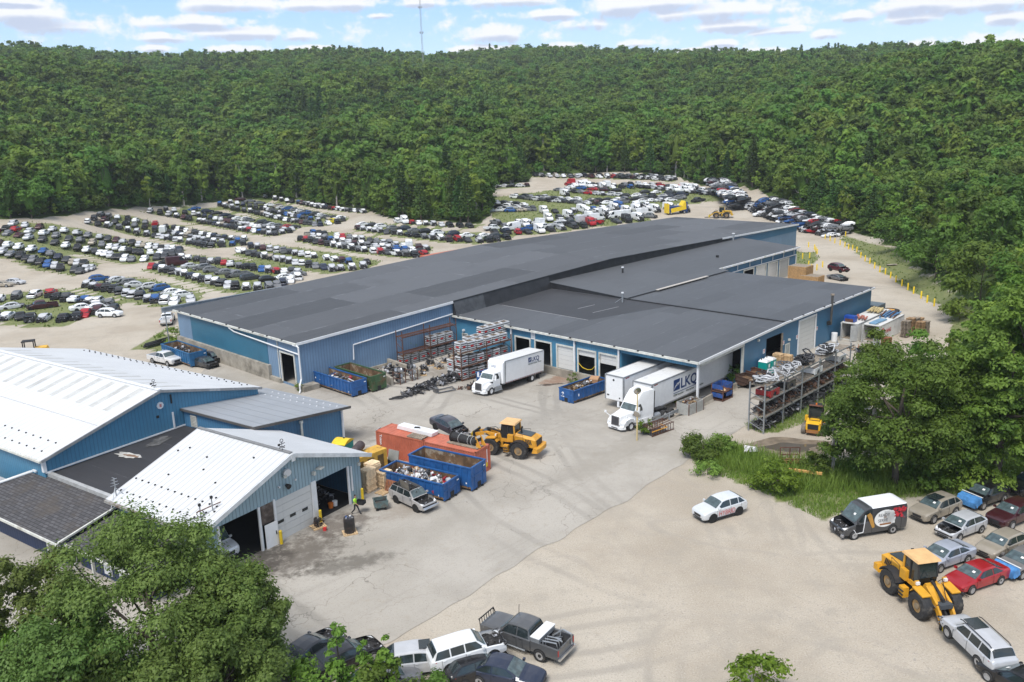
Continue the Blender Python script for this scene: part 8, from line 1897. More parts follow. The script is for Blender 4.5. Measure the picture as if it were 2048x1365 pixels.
for near, far, deep, step, mix, nm, _ in ROWS:
    A, B = GP(near), GP(far); N_ = 60
    a, la = resample(A, N_); b, lb = resample(B, N_)
    gap = sum((x - y).length for x, y in zip(a, b)) / N_
    deep_ = deep
    for ln in range(deep_):
        f = (ln + .35) / deep_ if deep_ > 1 else .3
        P = [x.lerp(y, f) for x, y in zip(a, b)]; L = sum((x - y).length for x, y in zip(P, P[1:]))
        side = ln > 0 and q.random() < .35 and mix != (0, 0); st = 4.9 if side else step * 1.1
        x = q.uniform(.2, 1.2); k = 0
        while x < L - .6:
            i = min(N_ - 2, int(x / L * (N_ - 1))); p = P[i].lerp(P[i + 1], x / L * (N_ - 1) - i)
            d = (P[min(N_ - 1, i + 2)] - P[max(0, i - 2)]).normalized(); hd = FACE; face = Vector((cos(hd), sin(hd), 0))
            if nm.startswith(('far c', 'curved', 'huddle', 'short')) and q.random() < .7: hd = math.atan2(d.y, d.x) + q.choice((0, pi))
            elif side: hd += R(90) * q.choice((1, -1)) + .25
            elif ln > 0 and q.random() < .3: hd += pi
            hd += q.gauss(0, .09)
            kd = q.choices(('saloon', 'hatchback', 'SUV', 'estate', 'pickup', 'van'), (34, 18, 30, 8, 6, .8))[0]
            if 'van' in nm: kd = q.choices(('van', 'SUV', 'pickup', 'saloon'), (34, 25, 20, 20))[0]
            if 'whole' in nm: kd = q.choice(('whole SUV', 'whole SUV', 'whole saloon'))
            p = p + face * q.uniform(-.7, .7) + d * q.uniform(-.25, .25); k += 1
            pp = px_of(p)
            if pp and -70 < pp[0] < 2100 and q.random() > .04: WR.append(dict(p=p, hd=hd, kd=kd, nm=nm, ln=LINES[ln] if deep > 1 else 'only', k=k, tilt=(q.gauss(0, .03), q.gauss(0, .03)), sc=1.0))
            x += st * q.uniform(.92, 1.12) + (.6 if kd == 'van' else 0)
# the long heap of crushed cars along the trees on the right
HP, hl = resample(GP([(1452, 374), (1478, 396), (1505, 422), (1545, 440), (1590, 456), (1630, 467), (1668, 477)]), 80)
for ly in range(4):
    for dp in range(2):
        x = q.uniform(0, 2); k = 0
        while x < hl - 2:
            i = min(78, int(x / hl * 79)); p = HP[i]; d = (HP[min(79, i + 3)] - HP[max(0, i - 3)]).normalized(); n_ = Vector((-d.y, d.x, 0))
            if n_.y < 0: n_ = -n_
            k += 1; fr = x / hl
            if ly < 3 or .05 < fr < .62:
                WR.append(dict(p=p + n_ * (dp * 4.4 + ly * .7 + q.uniform(-.8, .8)) + Vector((0, 0, ly * 1.0 + dp * .35)), hd=math.atan2(n_.y, n_.x) + pi + q.gauss(0, .35), kd=q.choice(('saloon', 'hatchback', 'SUV', 'saloon')), nm='long heap of crushed cars', ln=('bottom', 'second', 'third', 'top')[ly] + (' outer', ' inner')[dp], k=k, tilt=(q.gauss(0, .12), q.gauss(0, .12)), sc=.82))
            x += q.uniform(2.0, 2.9)
# a few that stand out
def extra(px, py, kd, cn, col, hd, label): WR.append(dict(p=G(px, py), hd=hd, kd=kd, nm='', ln='', k=0, tilt=(0, 0), sc=1, col=(cn, col), label=label))
extra(668, 446, 'SUV', 'yellow', (.62, .5, .01), BA, 'bright yellow wreck, the only yellow one among the rows')
extra(1188, 448, 'pickup', 'red', (.42, .015, .02), R(150), 'bright red pickup among the vans beyond the long roof')
extra(1298, 436, 'pickup', 'grey', GRY, R(-25), 'grey pickup standing crosswise among the vans beyond the long roof')
extra(1520, 433, 'whole SUV', 'white', WHT, R(195), 'clean white SUV at the foot of the crushed heap')
extra(220, 634, 'whole SUV', 'white', WHT, R(-5), 'white SUV with a smashed nose at the right end of the nearest block')
extra(30, 569, 'whole saloon', 'silver', SILV, R(-8), 'silver saloon standing alone left of the block of whole cars')
extra(6, 574, 'whole saloon', 'tan', TAN, R(-6), 'tan saloon cut by the left picture edge')
extra(1395, 404, 'pickup', 'dark grey', DGR, R(215), 'dark pickup lying against other wrecks by the far lane')
for px, py, l_ in ((1310, 424, 'left of the three tall white vans before the yellow recovery truck'), (1338, 420, 'middle of the three tall white vans before the yellow recovery truck'), (1368, 424, 'right of the three tall white vans before the yellow recovery truck'), (1130, 392, 'white van alone on the far lot')): extra(px, py, 'van', 'white', WHT, R(-70), l_)
for w_ in WR:
    w_['d'] = (w_['p'] - Vector((0, 0, CAMZ))).length
    if 'col' not in w_: w_['col'] = pick()
    if 'van' == w_['kd'] and q.random() < .75 and not w_.get('label'): w_['col'] = ('white', WHT)
WR.sort(key=lambda w: (0 if w.get('label') else 1, w['d']))
nw = 0; rest = MB(); seen_l = {}
def ordn(k): return '%d%s' % (k, 'th' if 10 < k % 100 < 14 else {1: 'st', 2: 'nd', 3: 'rd'}.get(k % 10, 'th'))
for w_ in WR:
    b_, me = q.choice(PROTO[w_['kd']]); p = w_['p'].copy(); p.z += LOWER.get(w_['kd'], 0) if w_['sc'] == 1 else 0
    if nw < 297:
        o = bpy.data.objects.new('wrecked_' + {'SUV': 'suv', 'saloon': 'saloon', 'estate': 'estate_car', 'hatchback': 'hatchback', 'pickup': 'pickup', 'van': 'van', 'whole SUV': 'suv', 'whole saloon': 'saloon'}[w_['kd']], me); COL.objects.link(o)
        o.location = p; o.rotation_euler = (w_['tilt'][0], w_['tilt'][1], w_['hd']); o.scale = (1, 1, w_['sc']); o.color = (*w_['col'][1], 1); nw += 1
        lab = w_.get('label') or '%s %s %s, %s from the left, %s line, %s' % (w_['col'][0], 'salvage' if 'whole' in w_['kd'] else 'stripped', w_['kd'].replace('whole ', ''), ordn(w_['k']), w_['ln'], w_['nm'])
        tag(o, lab, 'wrecked car', w_['nm'] and 'wrecks of the ' + w_['nm'] or 'wrecks that stand out')
    else:
        M_ = Matrix.Translation(p) @ __import__('mathutils').Euler((w_['tilt'][0], w_['tilt'][1], w_['hd'])).to_matrix().to_4x4() @ Matrix.Diagonal((1, 1, w_['sc'], 1))
        n = len(rest.v); rest.v += [tuple(M_ @ Vector(v)) for v in b_.v]; rest.f += [[i + n for i in f] for f in b_.f]
        cm = mat('far_wreck_' + w_['col'][0].replace(' ', '_'), w_['col'][1], .35, .1, .1, 1, dirt=(.1, .095, .085), dl=(.62, .85), ds=1.1); rest.k += [cm if k is WPAINT else k for k in b_.k]
o = rest.build('wrecked_cars', sharp=40); tag(o, 'hundreds of stripped wrecks in the far rows and in the far end of the heap', 'wrecked cars', None, 'stuff')
print('WRECKS', len(WR), nw)
r_ = thing('recovery_truck', 'navy and yellow recovery truck with a tilted yellow bed beyond the long roof', 'truck', G(1352, 428), R(200))
mb = MB(NAVYT); mb.box((0, 0, 1.7), (7, 2.4, 1.6)); mb.box((-3.2, 0, 2.0), (.5, 2.5, 3.2)); mb.build('body', r_); mb = MB(YELLOW); mb.box((-.2, 1.25, 1.6), (5.5, .1, 1.3), ry=.16); mb.box((3.4, 0, 1.9), (.4, 2.5, 3.0)); mb.hull([(-2.6, y, z) for y in (-1.2, 1.2) for z in (2.4, 4.0)] + [(-3.3, y, 2.4) for y in (-1.2, 1.2)] + [(-1.5, y, 2.5) for y in (-1.2, 1.2)]); mb.build('bed', r_)
for x in (-2.4, 2.4):
    for y in (-1, 1): mb = MB(); mb.wheel((0, 0, 0), .5, .35); mb.build('wheel', r_, (x, y, .5), sharp=40)
g_ = G(885, 506, 2.6); g_.z = 0; K3 = container('orange red container showing only its roof behind the long warehouse', g_, BA + R(90), 12.2, MATS['container_red_orange'])
g_ = G(792, 530, 2.0); g_.z = 0; skip('blue skip showing only its rim behind the long warehouse', g_, BA + R(90), 6, 2.3, 2.0, BINBLUE)
# ------------------------------------------------------------------ vegetation
def leafmat(name, a, b, rnd=.35):
    m, t, p = base(name)
    co = t.new('TexCoord').outputs['Object']; oi = t.new('ObjectInfo').outputs['Random']
    n = t.noise(co, .55, 3, .6); n2 = t.noise(co, 5.0, 2, .5)
    c = t.mix(t.ramp(n, .32, .68), a, b)
    c = t.mix(t.ramp(n2, .35, .7, 0, .6), c, tuple(min(1, v * 1.6) for v in b))
    h = t.new('HueSaturation'); t.link(c, h.inputs['Color']); t.val(h.inputs['Hue'], t.math('ADD', .478, t.math('MULTIPLY', t.math('FRACT', t.math('MULTIPLY', oi, 7.31)), .05))); t.val(h.inputs['Value'], t.math('ADD', 1 - rnd, t.math('MULTIPLY', oi, rnd * 2)))
    t.link(h.outputs[0], p.inputs['Base Color']); p.inputs['Roughness'].default_value = .55; p.inputs['Specular IOR Level'].default_value = .25
    tr = t.new('BsdfTranslucent'); t.link(h.outputs[0], tr.inputs['Color']); mx = t.new('MixShader'); mx.inputs[0].default_value = .4
    t.link(p.outputs[0], mx.inputs[1]); t.link(tr.outputs[0], mx.inputs[2]); t.link(mx.outputs[0], t.n['Material Output'].inputs[0]); return m
L_OAK = leafmat('leaves_oak', (.068, .132, .018), (.114, .186, .032)); L_BIRCH = leafmat('leaves_birch', (.096, .168, .022), (.152, .228, .036)); L_PINE = leafmat('needles_pine', (.05, .105, .026), (.08, .14, .034)); L_ASH = leafmat('leaves_ash', (.092, .148, .028), (.15, .205, .05), .12); L_LIME = leafmat('leaves_bright', (.075, .15, .012), (.13, .21, .022), .15); L_WEED = leafmat('weeds', (.14, .22, .03), (.23, .30, .06), .1)
BARK = mat('bark', (.09, .072, .055), .9, var=.3, sc=3); BARKP = mat('pale_bark', (.34, .31, .27), .9, var=.3, sc=2)
def leafmesh(name, C, size, m, up=.35, aspect=1.6, N=None, jit=.35):
    n = len(C); r = RS
    N_ = r.normal(size=(n, 3)); N_[:, 2] = np.abs(N_[:, 2]) + up
    if N is not None: N_ = N_ * .55 + N * 1.5
    N_ /= np.linalg.norm(N_, axis=1)[:, None]
    a = r.normal(size=(n, 3)); a -= (a * N_).sum(1)[:, None] * N_; a /= np.linalg.norm(a, axis=1)[:, None]; b = np.cross(N_, a)
    s = size * (1 + jit * r.uniform(-1, 1, n))[:, None]
    V = np.stack([C - a * s * aspect * .5, C - b * s * .42, C + a * s * aspect * .5, C + b * s * .42], 1).reshape(-1, 3)
    me = bpy.data.meshes.new(name); me.vertices.add(4 * n); me.vertices.foreach_set('co', V.ravel().astype('f')); me.loops.add(4 * n); me.loops.foreach_set('vertex_index', np.arange(4 * n, dtype='i')); me.polygons.add(n); me.polygons.foreach_set('loop_start', np.arange(0, 4 * n, 4, dtype='i'))
    me.update(calc_edges=True); me.materials.append(m); return me
def crown_pts(kind, h, r, n, seed):
    """leaf positions, outward directions and the clump centres of a crown"""
    g = np.random.RandomState(seed); cl = []
    if kind == 'pine':
        P = []; D = []
        z = .16 * h
        while z < h:
            rad = r * (1 - z / h) ** .75 + .15; nb = max(4, int(7 * rad / r + 4)); ph = g.uniform(0, 6.3)
            for k in range(nb):
                a = ph + 2 * pi * k / nb + g.normal(0, .12); L = rad * g.uniform(.75, 1.12); m_ = max(3, int(n / (h / (.055 * h)) / nb))
                u = g.uniform(.15, 1, m_) ** .7; wd = .16 * L + .15
                P.append(np.stack([cos(a) * L * u + g.normal(0, wd * .5, m_), sin(a) * L * u + g.normal(0, wd * .5, m_), z - .22 * L * u ** 2 + .18 * L * u + g.normal(0, .12, m_)], 1)); D.append(np.tile([cos(a) * .3, sin(a) * .3, .8], (m_, 1)))
            z += .055 * h
        return np.concatenate(P), np.concatenate(D), []
    K = {'oak': 30, 'birch': 24, 'bush': 16, 'big': 64, 'full': 110}[kind]
    cz, rz = {'oak': (.54, .45), 'birch': (.52, .46), 'full': (.5, .48), 'bush': (.45, .48), 'big': (.66, .33)}[kind]
    P = []; D = []
    for k in range(K):
        v = g.normal(size=3); v /= np.linalg.norm(v); v[2] = v[2] * .95 + .12; f = g.uniform(.45, .93) ** .6
        w_ = 1 if kind != 'birch' else (1.0 - .45 * max(0, v[2]))
        c = np.array([v[0] * r * f * w_, v[1] * r * f * w_, h * cz + v[2] * h * rz * f]); cr = r * g.uniform(.24, .44) * {'oak': 1, 'birch': .95, 'bush': 1.1, 'big': .62, 'full': .6}[kind]; cl.append(c)
        m_ = int(n / K); d = g.normal(size=(m_, 3)); d /= np.linalg.norm(d, axis=1)[:, None]; d[:, 2] = np.where(d[:, 2] < -.35, -d[:, 2] * .6, d[:, 2])
        rr = cr * g.uniform(.25, 1.15, m_)[:, None] * (1 + .25 * np.sin(d[:, :1] * 7 + k)); P.append(c + d * rr * [1, 1, .78]); D.append(d)
    return np.concatenate(P), np.concatenate(D), cl
def trunk_mesh(h, r, cl, m, seed, base_r=None, limbs=9):
    q = random.Random(seed); b = base_r or h * .017 + .04; mb = MB(m)
    top = h * .72; ax = [(0, 0, -.3)] + [(q.uniform(-.03, .03) * h * k, q.uniform(-.03, .03) * h * k, top * k) for k in (.25, .5, .75, 1)]
    mb.tube(ax, [b * 1.25, b, b * .8, b * .55, b * .25], 8)
    for c in (q.sample(list(cl), min(limbs, len(cl))) if cl else []):
        z0 = q.uniform(.28, .6) * h; k = z0 / top; o = Vector((0, 0, z0)); e = Vector(c); mid = o.lerp(e, .5) + Vector((0, 0, -.04 * h)); mb.tube([o, mid, e], [b * .5 * (1 - k * .4), b * .32, b * .1], 6)
    return mb.mesh('trunk', 60)
KM = {'full': L_OAK, 'oak': L_OAK, 'birch': L_BIRCH, 'pine': L_PINE, 'big': L_ASH, 'bush': L_OAK}
def crown_filler(me, cl, h, r, kind, seed):  # added filler that catches sky light so crown gaps look less dark
    """adds lumpy leaf-coloured bodies inside a crown to brighten the gaps between its leaves"""
    q = random.Random(seed); bm = bmesh.new(); bm.from_mesh(me)
    rg = [(Vector((c[0] * .8, c[1] * .8, c[2])), r * .2, r * .18) for c in cl[::2]] + [(Vector((0, 0, h * .48)), r * .4, h * .26)]
    for c, a, b in rg:
        v = bmesh.ops.create_icosphere(bm, subdivisions=1 if a < r * .3 else 2, radius=1)['verts']
        for w_ in v: k = q.uniform(.78, 1.1); w_.co = c + Vector((w_.co.x * a * k, w_.co.y * a * k, w_.co.z * b * k))
    bm.to_mesh(me); bm.free(); return me
def tree_proto(kind, h, r, n, leaf, seed, m=None, limbs=8, bark=None, br=None):
    P, D, cl = crown_pts(kind, h, r, n, seed)
    me = leafmesh('crown', P, leaf, m or KM[kind], N=D if kind != 'pine' else None)
    if n < 2500 and kind in ('oak', 'birch') and h > 8: me = crown_filler(me, cl, h, r, kind, seed)
    return me, trunk_mesh(h, r, cl, bark or (BARKP if kind == 'birch' else BARK), seed, br, limbs)
def plant(name, label, cat, loc, proto, rz=0.0, sc=(1, 1, 1), group=None):
    r = thing(name, label, cat, loc, rz, group); r.scale = sc
    for nm, me in zip(('crown' if cat == 'tree' else 'foliage', 'trunk' if cat == 'tree' else 'stems'), proto):
        o = bpy.data.objects.new(nm, me); COL.objects.link(o); o.parent = r
    return r
# --- trees one can tell apart, placed by foot, top and width in the survey picture
def fit(px, py, ptop, wpx, hint=None):
    b = G(px, py) if hint is None else hint
    d = (b - Vector((0, 0, CAMZ))).dot(FW); lo, hi = .3, 40
    for _ in range(30):
        mz = (lo + hi) / 2; y = px_of(b + Vector((0, 0, mz)))[1]
        if y > ptop: lo = mz
        else: hi = mz
    return b, lo, wpx / 2 * d / FPX
NAMES = {'full': 'broadleaf_tree', 'oak': 'broadleaf_tree', 'birch': 'birch_tree', 'pine': 'pine_tree', 'big': 'ash_tree', 'bush': 'shrub'}
HT = [
 ('full', 330, 1420, 1012, 540, 75000, .13, 'big ash tree in the lower left corner, its crown over the office', L_ASH),
 ('full', 85, 1440, 1090, 320, 42000, .13, 'ash tree in the lower left corner left of the big one', L_ASH),
 ('full', 500, 1400, 1090, 230, 30000, .13, 'ash tree reaching over the yard right of the big one', L_ASH),
 ('full', 470, 1470, 1180, 300, 34000, .13, 'low spreading ash crown at the bottom edge', L_ASH),
 ('full', 180, 1560, 1215, 420, 36000, .13, 'lower ash crown filling the bottom left corner', L_ASH), ('full', 430, 1560, 1255, 380, 34000, .13, 'lower ash crown at the bottom right of the big one', L_ASH),
 ('birch', 60, 1480, 1240, 130, 9000, .12, 'yellow green sapling at the bottom left edge', L_LIME), ('birch', 190, 1480, 1255, 150, 9000, .12, 'yellow green young tree at the bottom, second from the left', L_LIME),
 ('full', 1790, 975, 655, 325, 62000, .17, 'large broadleaf tree right of the grey racks, nearest the van', L_OAK),
 ('birch', 1665, 950, 785, 105, 8000, .16, 'slender young birch right of the yellow forklift', L_BIRCH),
 ('birch', 1745, 880, 640, 130, 9000, .19, 'birch with a pale trunk behind the low grey rack', L_BIRCH),
 ('birch', 1830, 860, 650, 150, 9000, .2, 'second pale birch right of the low grey rack', L_BIRCH),
 ('full', 1915, 960, 690, 210, 34000, .19, 'dark tree behind the white roofed van', L_OAK), ('full', 1990, 985, 560, 250, 36000, .2, 'tall dark tree behind the black wrapped SUV', L_OAK),
 ('full', 2070, 1000, 500, 280, 24000, .23, 'tall tree cut by the right picture edge behind the cars', L_OAK), ('full', 2000, 860, 565, 170, 20000, .25, 'tall rounded tree above the lane end', L_BIRCH),
 ('full', 2060, 800, 470, 200, 20000, .27, 'olive green tree at the right picture edge, mid height', L_BIRCH), ('oak', 1900, 800, 705, 100, 9000, .2, 'small tree where the lane meets the trees', L_OAK),
 ('birch', 1690, 800, 715, 60, 4000, .18, 'small birch between the grey rack and the pallets', L_BIRCH), ('full', 1840, 930, 760, 180, 14000, .2, 'bushy tree between the big one and the dark ones', L_OAK)]
for k, (kd, px, py, pt, wd, n, lf, lb, m_) in enumerate(HT):
    b, h, r = fit(px, py, pt, wd)
    f_ = {'big': .27, 'full': .3, 'oak': .36, 'birch': .33}[kd]; r /= 1 + f_ * .9; h = max(h * .6, h - f_ * r * .6)
    pr = tree_proto(kd, h, r, n, lf, 300 + k, m_, 14 if kd == 'big' else 8); plant(NAMES[kd], lb, 'tree', b, pr)
# --- bushes
HB = [(1405, 912, 872, 80, 3500, .16, 'dark green bush at the left end of the weeds', L_OAK), (1545, 985, 925, 90, 3500, .17, 'bright green shrub in the middle of the weeds', L_LIME), (1470, 768, 728, 44, 900, .16, 'leafy bush growing behind the dark brown hopper', L_BIRCH),
 (1288, 868, 832, 34, 700, .13, 'bright green bush by the mirror pole', L_LIME), (1345, 806, 790, 26, 400, .12, 'small weed bush by the trailer wheels', L_LIME), (815, 715, 672, 34, 900, .2, 'green bush at the left end of the rust rack', L_BIRCH), (720, 735, 712, 40, 700, .17, 'low bush behind the green skip', L_BIRCH),
 (845, 700, 676, 60, 900, .16, 'weeds growing through the first rust rack', L_BIRCH), (340, 690, 655, 50, 900, .2, 'bush at the far corner of the long warehouse', L_BIRCH), (1145, 768, 745, 22, 400, .12, 'small bush against the dock wall', L_OAK), (600, 782, 768, 26, 300, .12, 'low weeds at the warehouse corner base', L_BIRCH),
 (1520, 1410, 1318, 130, 2600, .17, 'leafy shrub top at the bottom edge of the dirt lot', L_LIME), (690, 1420, 1225, 60, 1300, .16, 'tall thin sapling at the foot, left of the grey car', L_BIRCH), (738, 1420, 1265, 50, 1000, .16, 'thin sapling at the foot, second from the left', L_BIRCH), (778, 1420, 1258, 50, 1000, .16, 'thin sapling at the foot, third from the left', L_BIRCH),
 (640, 1440, 1320, 160, 2600, .17, 'shrubs at the foot of the picture below the black saloon', L_BIRCH), (800, 1450, 1310, 150, 2600, .17, 'shrub at the foot of the picture below the silver SUV', L_BIRCH), (880, 1440, 1335, 80, 1300, .16, 'small shrub at the foot beside the white SUV', L_BIRCH),
 (1870, 560, 455, 150, 4500, .42, 'big dark rounded bush beyond the bollards', L_OAK), (1960, 600, 480, 160, 4500, .42, 'second big rounded bush right of the first beyond the bollards', L_BIRCH), (2045, 620, 500, 150, 4000, .42, 'rounded bush at the right edge beyond the bollards', L_OAK), (1800, 505, 430, 90, 2500, .4, 'smaller rounded bush at the far end of the bollard line', L_BIRCH), (1918, 640, 600, 60, 1500, .3, 'round grey green bush at the lane bend', L_BIRCH), (1750, 655, 632, 46, 600, .18, 'bush at the foot of the weathered pallets', L_BIRCH),
 (1700, 940, 870, 110, 3000, .2, 'shrub under the large tree beside the puddle', L_OAK), (1630, 950, 905, 60, 1500, .16, 'leafy shrub beside the rusty cage', L_BIRCH), (1440, 905, 872, 60, 1800, .15, 'feathery green bush right of the dark one', L_WEED), (1415, 950, 925, 60, 1300, .14, 'low bush on the edge of the dirt lot', L_WEED), (1850, 975, 930, 90, 2200, .2, 'bush between the van and the dark trees', L_OAK), (1960, 985, 935, 110, 2200, .22, 'bush behind the black wrapped SUV', L_BIRCH)]
for k, (px, py, pt, wd, n, lf, lb, m_) in enumerate(HB):
    b, h, r = fit(px, py, pt, wd)
    kd = 'birch' if 'sapling' in lb else 'bush'
    pr = tree_proto(kd, h, r, n, lf, 400 + k, m_, 6, BARK, .03 + h * .006); plant('sapling' if kd == 'birch' else 'shrub', lb, 'shrub', b, pr)
# --- edge of the wood: single trees; behind them the wood as one mass
EP = []
for k, (kd, h, r, n) in enumerate((('oak', 15, 5.0, 2450), ('oak', 16.5, 4.6, 2450), ('birch', 17, 3.3, 2300), ('birch', 15, 2.9, 2000), ('pine', 16, 3.6, 1800), ('oak', 13, 4.4, 2400), ('birch', 19, 3.8, 2450), ('pine', 13, 3.2, 1600))):
    EP.append((kd, tree_proto(kd, h, r, n, .62 if kd != 'pine' else .55, 500 + k, None, 6)))
g = np.random.RandomState(5)
def field_pts(x0, x1, y0, y1, s):
    o = []
    for j in range(int((y1 - y0) / s)):
        for i in range(int((x1 - x0) / s)):
            o.append((x0 + (i + .5 * (j % 2) + g.uniform(-.38, .38)) * s, y0 + (j + g.uniform(-.38, .38)) * s))
    return o
near_t, mass, small = [], [], []
yb = bbox(YARD)
for x, y in field_pts(-420, 420, 60, 470, 6.4) + field_pts(-760, 760, 470, 1120, 8.2):
    z = T(x, y); pp = px_of((x, y, z + 8))
    if pp is None or not (-60 < pp[0] < 2110 and -50 < pp[1] < 1100): continue
    if yb[0] < x < yb[1] and yb[2] < y < yb[3] and inpoly(x, y, YARD): continue
    d = math.hypot(x, y)
    if d < 60 or (x > 20 and d < 100): continue
    de = dist_edge(x, y, YARD) if d < 480 else 99
    (near_t if de < 13 and d > 90 else mass).append((x, y, z, d, de))
for x, y in field_pts(-330, 330, 95, 400, 3.3):
    if yb[0] < x < yb[1] and yb[2] < y < yb[3] and inpoly(x, y, YARD) or (x > 20 and y < 105): continue
    if dist_edge(x, y, YARD) < 11 and px_of((x, y, T(x, y))) and -50 < px_of((x, y, T(x, y)))[0] < 2100: small.append((x, y, T(x, y)))
near_t.sort(key=lambda t: t[3]); mass += near_t[235:]; near_t = sorted(near_t[:235], key=lambda t: px_of((t[0], t[1], t[2]))[0])
cnt = {}
def cap(x, y, z):
    """trees on the right stay low enough to leave the lane in view"""
    if x < 35 or y > 262: return 9
    bx, by = px_of((x, y, z)); lim = 700 if bx < 1830 else 700 - (bx - 1830) * .75 if bx < 1960 else 602 - (bx - 1960) * 1.3
    if by < 560: return .75
    if lim >= by - 8: return 0
    k = 1.0
    while k > .2 and px_of((x, y, z + 16.5 * k))[1] < lim: k -= .04
    return k if k > .22 else 0
for x, y, z, d, de in near_t:
    k = g.choice(len(EP), p=(.16, .12, .2, .14, .1, .1, .12, .06)); kd, pr = EP[k]; cnt[kd] = cnt.get(kd, 0) + 1
    s = min(g.uniform(.74, 1.15), cap(x, y, z))
    if s <= .1: continue
    plant(NAMES[kd], '%s at the edge of the wood, %s such from the left' % ({'oak': 'rounded broadleaf tree', 'birch': 'tall narrow birch', 'pine': 'layered dark pine'}[kd], ordn(cnt[kd])), 'tree', (x, y, z - .1), pr, g.uniform(0, 6.3), (s * g.uniform(.9, 1.1), s * g.uniform(.9, 1.1), s), 'trees along the edge of the wood')
FP = []
for k, (kd, h, r, n, lf) in enumerate((('oak', 13, 6.0, 900, 1.0), ('oak', 14, 5.6, 860, 1.0), ('oak', 12, 6.4, 950, 1.0), ('birch', 15.5, 3.9, 430, 1.0), ('oak', 14.5, 5.2, 560, 1.1), ('pine', 16, 3.6, 420, 1.0))):
    P, D, cl = crown_pts(kd, h, r, n, 600 + k); me = leafmesh('crown', P, lf, KM[kd], N=D if kd != 'pine' else None); me = crown_filler(me, cl, h, r, kd, k) if cl else me; FP.append(bpy.data.objects.new('crown', me))
nB = len(mass); mass = np.array([m_[:3] for m_ in mass] + small); nM = len(mass); print('FOREST', len(near_t), nM)
me = bpy.data.meshes.new('forest'); me.vertices.add(nM); me.vertices.foreach_set('co', mass.ravel().astype('f'))
pick_ = g.choice(6, nM, p=(.26, .23, .24, .06, .19, .02)); sc = g.uniform(.62, 1.3, nM); sc[nB:] = g.uniform(.2, .42, nM - nB)
rg_ = np.sin(mass[:, 0] * .019 + 2 * np.sin(mass[:, 1] * .013)) + np.sin(mass[:, 1] * .023 + mass[:, 0] * .007); pick_ = np.where((rg_ > 1.0) & (g.uniform(size=nM) < .4), 3, pick_); pick_ = np.where((rg_ < -1.4) & (g.uniform(size=nM) < .15), 5, pick_)
sc = np.minimum(sc, [cap(*m_) for m_ in mass]); mass[sc < .1, 2] -= 40
big = np.sin(mass[:, 0] * .03) * np.sin(mass[:, 1] * .026 + 1); sc *= 1 + .1 * big
for nm, ty, dat in (('which', 'INT', pick_.astype('i')), ('size', 'FLOAT', sc.astype('f')), ('spin', 'FLOAT', g.uniform(0, 6.28, nM).astype('f'))): me.attributes.new(nm, ty, 'POINT').data.foreach_set('value', dat)
fo = bpy.data.objects.new('forest', me); COL.objects.link(fo); tag(fo, 'dense green wood covering the hills behind the yard', 'wood', None, 'stuff')
ng = bpy.data.node_groups.new('forest', 'GeometryNodeTree'); ng.interface.new_socket('Geometry', in_out='INPUT', socket_type='NodeSocketGeometry'); ng.interface.new_socket('Geometry', in_out='OUTPUT', socket_type='NodeSocketGeometry')
N_ = ng.nodes.new; L_ = ng.links.new; gi = N_('NodeGroupInput'); go = N_('NodeGroupOutput'); jn = N_('GeometryNodeJoinGeometry')
for o in reversed(FP):
    oi = N_('GeometryNodeObjectInfo'); oi.inputs['Object'].default_value = o; gt = N_('GeometryNodeGeometryToInstance'); L_(oi.outputs['Geometry'], gt.inputs[0]); L_(gt.outputs[0], jn.inputs[0])
ip = N_('GeometryNodeInstanceOnPoints'); L_(gi.outputs[0], ip.inputs['Points']); L_(jn.outputs[0], ip.inputs['Instance']); ip.inputs['Pick Instance'].default_value = True
def attr(nm, ty): n = N_('GeometryNodeInputNamedAttribute'); n.data_type = ty; n.inputs['Name'].default_value = nm; return n.outputs['Attribute']
L_(attr('which', 'INT'), ip.inputs['Instance Index']); L_(attr('size', 'FLOAT'), ip.inputs['Scale'])
cx = N_('ShaderNodeCombineXYZ'); L_(attr('spin', 'FLOAT'), cx.inputs[2]); L_(cx.outputs[0], ip.inputs['Rotation']); L_(ip.outputs[0], go.inputs[0])
fo.modifiers.new('wood', 'NODES').node_group = ng
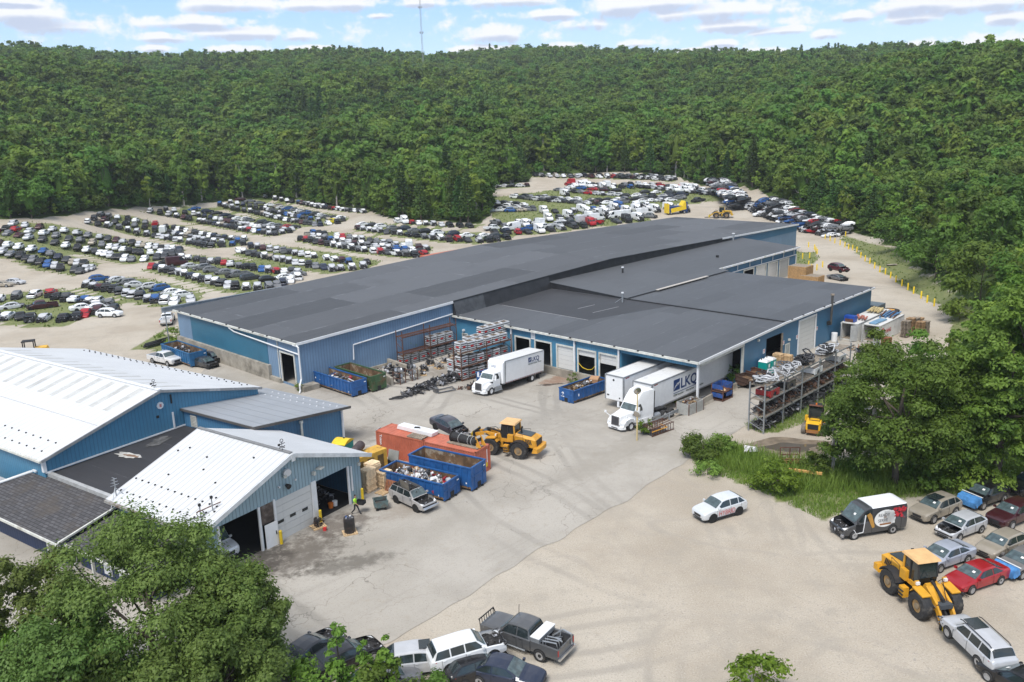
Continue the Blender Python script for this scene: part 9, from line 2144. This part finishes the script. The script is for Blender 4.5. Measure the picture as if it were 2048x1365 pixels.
# --- grass, weeds and ground cover
def tufts(name, label, polys, dens, size, m, hgt, zoff=0.0, seed=1):
    q = np.random.RandomState(seed); C = []
    for P in polys:
        b = bbox(P); ar = (b[1] - b[0]) * (b[3] - b[2]); n = int(ar * dens)
        for x, y in zip(q.uniform(b[0], b[1], n), q.uniform(b[2], b[3], n)):
            if inpoly(x, y, P): C.append((x, y, T(x, y) + zoff))
    C = np.array(C); n = len(C); a = q.uniform(0, 6.28, n); lean = q.normal(0, .3, (n, 2)); s = size * q.uniform(.6, 1.4, n); h = hgt * q.uniform(.4, 1.3, n)
    d = np.stack([np.cos(a), np.sin(a), 0 * a], 1) * (s * .5)[:, None]; up = np.stack([lean[:, 0] * h, lean[:, 1] * h, h], 1)
    V = np.stack([C - d, C + d, C + d * .35 + up, C - d * .35 + up], 1).reshape(-1, 3)
    me = bpy.data.meshes.new(name); me.vertices.add(4 * n); me.vertices.foreach_set('co', V.ravel().astype('f')); me.loops.add(4 * n); me.loops.foreach_set('vertex_index', np.arange(4 * n, dtype='i')); me.polygons.add(n); me.polygons.foreach_set('loop_start', np.arange(0, 4 * n, 4, dtype='i')); me.update(calc_edges=True); me.materials.append(m)
    o = bpy.data.objects.new(name, me); COL.objects.link(o); tag(o, label, 'weeds' if 'weed' in name else 'grass', None, 'stuff'); return o
NWD = GP([(1378, 905), (1440, 888), (1560, 920), (1700, 930), (1720, 985), (1600, 990), (1520, 960), (1420, 930)])
tufts('weeds', 'tall green weeds on the bank between the dirt lot and the racks', [NWD, GP([(1700, 930), (2100, 930), (2100, 975), (1860, 985), (1720, 1000)])], 70, .07, L_WEED, .95, 0, 3)
tufts('grass', 'rough grass at the feet of the racks, bollards and rows of wrecks', GRASSP[:2] + [GP([(1380, 925), (1430, 950), (1500, 975), (1640, 1040), (1740, 1015), (1700, 930), (1560, 920)])], 45, .06, L_WEED, .3, 0, 4)
tufts('grass', 'green grass growing under the rows of wrecks and beyond the bollards', GRASSP[2:], .6, .4, leafmat('lot_grass', (.12, .17, .035), (.2, .23, .07), .1), .32, 0, 5)
hz = MB(); hz.box((0, 750, 103), (3080, 1940, 212)); hz = hz.build('haze'); tag(hz, 'thin summer haze over the whole valley', 'haze', None, 'stuff')
m = bpy.data.materials.new('haze_air'); m.use_nodes = True; t = NT(m.node_tree); t.n.remove(t.n['Principled BSDF']); v = t.new('VolumePrincipled'); v.inputs['Color'].default_value = (.86, .92, 1, 1); v.inputs['Density'].default_value = .00013; t.link(v.outputs[0], t.n['Material Output'].inputs['Volume']); hz.data.materials.clear(); hz.data.materials.append(m)
